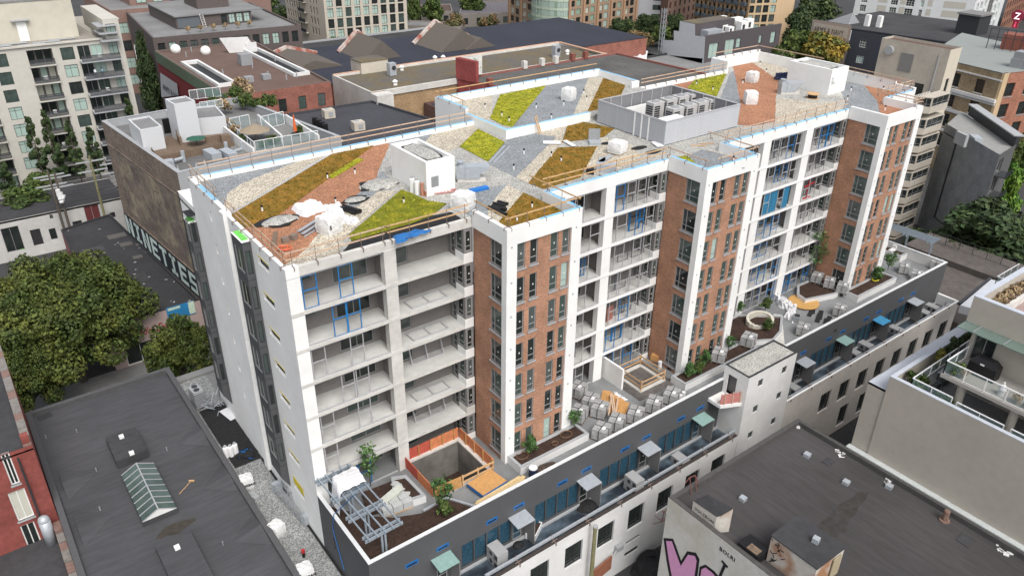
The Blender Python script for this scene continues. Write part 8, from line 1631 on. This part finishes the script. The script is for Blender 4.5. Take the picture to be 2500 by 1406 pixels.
# brick hotel beyond it
BH = thing('brick_corner_hotel', 'brick corner hotel with pale stone bands and a tan flank at the right edge', 'building', (165, 25, G)); c0 = Vector((153.6, 19.3)); HZ = 10.0
TANF = brick_mat('tan_flank_brick', (.3, .23, .14), (.26, .21, .15), bw=.35, bh=.14); REDF = brick_mat('orange_red_brick', (.33, .14, .09), (.26, .17, .13), bw=.35, bh=.14)
d2 = Vector((156.8, 34))-c0
ops = [(s, s+2.0, z, z+2.7, 'sash', [GL[0]]) for s in (3.4, 9.0, 14.0) for z in (5.2, 1.0, -3.2, -7.4)]
L2 = 18.0; e2 = c0 + d2.normalized()*L2
facade(BH, tuple(e2), tuple(c0), G, HZ, [(L2-o[1], L2-o[0]) + o[2:] for o in ops], TANF, .3, sill=STUCCO2)
facade(BH, tuple(c0), (c0.x+26, c0.y-6), G, HZ, [(s, s+2.6, z, z+2.7, 'sash', [GL[0]]) for s in (1.6, 7.2, 13) for z in (5.2, 1.0, -3.2, -7.4)], REDF, .3, sill=COPING)
mb = MB(); mb.prism([tuple(c0), (c0.x+26, c0.y-6), (c0.x+36, c0.y+26), tuple(e2)], HZ-.2, HZ, bottom=False); mb.build('roof', mat('pale_grey_green_roof', (.24, .26, .25), .9, .06, 1), BH)
nn = Vector((d2.y, -d2.x)).normalized(); nn = -nn if nn.x > 0 else nn
for z, h, k in ((8.4, .25, .2), (4.1, .7, .5), (3.6, .3, .25), (.1, .6, .35), (-4.2, .5, .3)):
    mb = MB(); mb.obox((c0.x+nn.x*k, c0.y+nn.y*k, z), (d2.normalized().x*L2, d2.normalized().y*L2, 0), (-nn.x*k, -nn.y*k, 0), (0, 0, h)) ; mb.build('stone_band', STUCCO2, BH)
mb = MB(); mb.obox((c0.x-.05, c0.y-.1, G), (1.3, -.3, 0), (.02, .5, 0), (0, 0, HZ-G)); mb.build('corner_quoin', CRM, BH)
q = P(2440, 120, HZ); mb = MB(); mb.obox((q.x, q.y, HZ), (3, -16, 0), (4, 1, 0), (0, 0, 3.2)); mb.build('roof_house', MATS['red_brick_plain'], BH)
mb = MB(); [mb.bar((q.x-2+.3*i, q.y+2-1.6*i, HZ), (q.x-2+.3*i, q.y+2-1.6*i, HZ+4.4), .12) for i in range(12)]; mb.bar((q.x-2, q.y+2, HZ+4.4), (q.x+1.3, q.y-15.6, HZ+4.4), .12); mb.bar((q.x-2, q.y+2, HZ+2.6), (q.x+1.3, q.y-15.6, HZ+2.6), .12); single('roof_lattice', mb, FRAMED, 'dark lattice screen on the brick hotel roof', 'lattice')
q = P(2490, 165, HZ); mb = MB(); mb.rbox(q.x, q.y, HZ, 3, 3, 1.7, 0); mb.rbox(q.x, q.y, HZ+1.7, 2.6, 2.6, 1.4, 0); single('roof_cooler', mb, GALVD, 'stacked grey coolers on the brick hotel roof', 'cooler')
# grey painted party wall building
GW = thing('grey_painted_building', 'tall grey painted brick building with small dark balconies at the right', 'building', (122, 8, G)); gz = 6.5; g0, g1, g2 = P(2306, 297, gz), P(2441, 378, gz), P(2482, 352, gz)
GPB = brick_mat('grey_painted_brick', (.26, .272, .285), (.22, .23, .24), bw=.4, bh=.14, var=.12)
f0, f1 = P(2238, 548, G), P(2345, 606, G)
facade(GW, (f0.x, f0.y), (g1.x, g1.y), G, gz, [], GPB, .2); facade(GW, (g1.x, g1.y), (g2.x, g2.y), G, gz, [(1.0, 3.0, z, z+2.2, 'slide', [GL[0]]) for z in (3.2, -.2, -3.6, -7)], mat('dark_end_wall', (.1, .1, .1), .9), .3)
mb = MB(); mb.prism([(f0.x, f0.y), (g1.x, g1.y), (g2.x, g2.y), (f0.x+12, f0.y+3)], gz-.7, gz-.6, bottom=False); mb.build('roof', mat('stone_grey_roof', (.27, .27, .26), .9, .1, 1.5), GW)
a, b = Vector((g2.x, g2.y, gz-.6)), Vector((f0.x+11, f0.y+1, gz-.6)); mb = MB(); mb.bar(a + Vector((0, 0, .9)), b + Vector((0, 0, .9)), .6, 1.8); mb.build('roof_wall', FRAMED, GW); mb = MB(); mb.bar(a + Vector((0, 0, 1.9)), b + Vector((0, 0, 1.9)), 1.6, .2); mb.build('roof_wall_cap', COPING, GW)
q = P(2345, 345, gz); mb = MB(); mb.rbox(q.x, q.y, gz-.6, .5, 2.6, 1.9, -.5); mb.build('roof_fin', COPING, GW); q = P(2380, 345, gz-.6); mb = MB(); mb.rbox(q.x, q.y, gz-.6, 2.4, 1.3, .8, .8); single('roof_plant', mb, GALV, 'pale plant box on the grey painted building', 'plant box')
for z in (2.9, -.5, -3.9, -7.3):
    dd = (g2-g1).normalized(); nn = Vector((dd.y, -dd.x, 0)); mb = MB(); mb.obox((g1.x+nn.x*1.6+dd.x*.4, g1.y+nn.y*1.6+dd.y*.4, z), dd*3.4, -nn*1.6, (0, 0, .12)); mb.build('balcony', FRAMED, GW)
    mb = MB(); [mb.bar((g1.x+nn.x*1.6+dd.x*(.4+.35*i), g1.y+nn.y*1.6+dd.y*(.4+.35*i), z), (g1.x+nn.x*1.6+dd.x*(.4+.35*i), g1.y+nn.y*1.6+dd.y*(.4+.35*i), z+1), .05) for i in range(10)]; mb.build('balcony_bars', FRAMED, GW)
mb = MB(); u0 = (g1-Vector((f0.x, f0.y, gz))); 
for (s0, s1, z0, z1) in ((.03, .3, 5.0, 5.15), (.28, .3, -9, 5), (.28, .75, -9, -8.85)): a = Vector((f0.x, f0.y, 0)).lerp(Vector((g1.x, g1.y, 0)), s0); b = Vector((f0.x, f0.y, 0)).lerp(Vector((g1.x, g1.y, 0)), s1); mb.obox((a.x-.1, a.y+.0, z0), (b.x-a.x, b.y-a.y, 0), (-.05, .05, 0), (0, 0, z1-z0))
mb.build('wall_joint', ROOFD2, GW)
# ================================================================ trees across the district
for i, (k, u, v, z, r, lab) in enumerate((('roundd', 2420, 575, -5, 125, 'large dark tree right of the grey painted wall'), ('roundr', 2440, 600, -7, 85, 'brownish tree nearest the plaza fence'), ('roundd', 2270, 600, -9, 75, 'dark ivy like tree at the foot of the grey painted wall'), ('roundd', 2345, 640, -8, 90, 'dark tree just beyond the plaza fence'), ('roundb', 2462, 470, -4, 42, 'bright green tree beside the small balconies'), ('round', 2480, 400, -4, 35, 'green tree below the brick hotel'), ('roundd', 2490, 640, -7, 60, 'dark tree at the right edge above the glass balcony'), ('roundr', 2370, 560, -8, 60, 'rusty green tree beside the grey wall'),
    ('roundy', 2010, 128, -3.5, 58, 'yellow tipped tree in front of the painted store sign'), ('round', 1940, 120, -4, 55, 'green tree left of the yellow tipped tree'), ('roundd', 1990, 40, -2, 60, 'tall dark tree behind the painted store'), ('roundd', 1955, 70, -4, 45, 'dark tree beside the cream corner building'), ('round', 1900, 150, -6, 30, 'small green tree behind the far end of the roof'),
    ('roundr', 1225, 80, -8, 40, 'rusty tree left of the round glazed bay'), ('round', 1285, 80, -8, 42, 'round green tree before the glazed bay'), ('round', 1445, 92, -8, 40, 'green tree right of the round glazed bay'), ('roundd', 1520, 72, -7, 38, 'dark tree before the grey rendered building'), ('roundr', 1560, 95, -8, 45, 'rusty tree in the row behind the hall'), ('roundy', 1490, 108, -9, 26, 'small yellow tree in the row behind the hall'), ('round', 1615, 85, -8, 32, 'green tree left of the stepped grey flank'), ('roundd', 1580, 60, -7, 35, 'dark tree below the brown brick building'), ('roundd', 1650, 60, -7, 28, 'dark tree beside the lattice mast'),
    ('roundb', 465, 30, -3, 55, 'bright green tree behind the dark brick block'), ('roundb', 405, 50, -3, 30, 'small bright green tree left of the dark brick block'), ('round', 640, 25, -3, 50, 'green tree beside the beige tower'), ('roundd', 680, 50, -5, 35, 'dark tree at the foot of the beige tower'), ('round', 745, 95, -9, 22, 'small green tree by the beige tower podium'), ('roundb', 755, 102, -10, 13, 'bright shrub like tree by the beige tower podium'), ('round', 822, 120, -7, 27, 'green tree before the beige tower'), ('roundy', 885, 125, -8, 18, 'small yellow tree before the gabled warehouse'), ('roundr', 1040, 105, -7, 25, 'rusty tree right of the beige tower'), ('roundr', 1110, 58, -7, 32, 'olive tree before the low grey roofs'), ('round', 1060, 25, -5, 32, 'green tree at the top centre'), ('roundr', 1195, 55, -8, 32, 'olive tree left of the tan apartments'), ('round', 1010, 20, -3, 22, 'green tree right of the beige tower top'), ('roundd', 372, 200, -2, 34, 'dark conifer like tree left of the red flank'), ('roundd', 360, 160, 0, 24, 'dark tree between the pale condominium and the red flank'),
    ('round', 585, 5, -3, 30, 'green tree at the top edge left of the beige tower'), ('round', 1150, 10, -6, 40, 'broad green tree at the top edge'))):
    gtree(k, u, v, z, r, lab, None if i > -1 else None, hf=.58)
# low roofs between
lr = [('low_pale_roof', 'low building with a pale metal roof right of the beige tower', (985, 62), (1125, 68), (1000, 50), -7, ROOFG, mat('dull_wall', (.22, .2, .18), .9, .1, 2)), ('low_slate_roof', 'long low slate roofed building at the top centre', (1120, 36), (1250, 30), (1130, 5), -7.5, mat('slate_roof', (.13, .12, .13), .9, .15, 1), mat('dull_wall', (.22, .2, .18))), ('brown_hip_roof', 'brown roofed low building at the top centre', (1005, 30), (1105, 28), (1005, 12), -7, mat('russet_roof', (.09, .06, .05), .9, .15, 1), MATS['dull_wall']),
      ('grey_slate_house', 'grey slate roofed house between the pale condominium and the brown roof', (330, 130), (395, 118), (322, 85), 1.0, mat('slate_roof', (.13, .12, .13)), STUCCO2), ('top_white_block', 'white glazed block at the top edge above the dark brick block', (540, 18), (650, 12), (535, -5), 8, ROOFG, STUCCO2)]
for nm, lab, a, b, c, z, rm, wm in lr:
    A, B_, C_ = P(*a, z), P(*b, z), P(*c, z); D_ = B_+C_-A; pts_ = [(A.x, A.y), (B_.x, B_.y), (D_.x, D_.y), (C_.x, C_.y)]; L_ = (B_-A).length
    block(nm, lab, pts_, z, wm, rm, ops={0: grid_ops(L_, max(2, int(L_/5)), 2.0, [z-4], 2.4, 'far')})
m_ = P(1617, 80, -6); mb = MB()
for i in range(4):
    dx, dy = ((-.6, -.6), (.6, -.6), (.6, .6), (-.6, .6))[i]; mb.bar((m_.x+dx, m_.y+dy, G), (m_.x+dx, m_.y+dy, 2), .18)
for k in range(8):
    z = G+1.8*k
    for i in range(4): (ax_, ay_), (bx_, by_) = (((-.6, -.6), (.6, -.6)), ((.6, -.6), (.6, .6)), ((.6, .6), (-.6, .6)), ((-.6, .6), (-.6, -.6)))[i]; mb.bar((m_.x+ax_, m_.y+ay_, z), (m_.x+bx_, m_.y+by_, z+1.8), .1)
single('lattice_mast', mb, GALV, 'pale lattice mast standing among the trees behind the hall', 'mast')
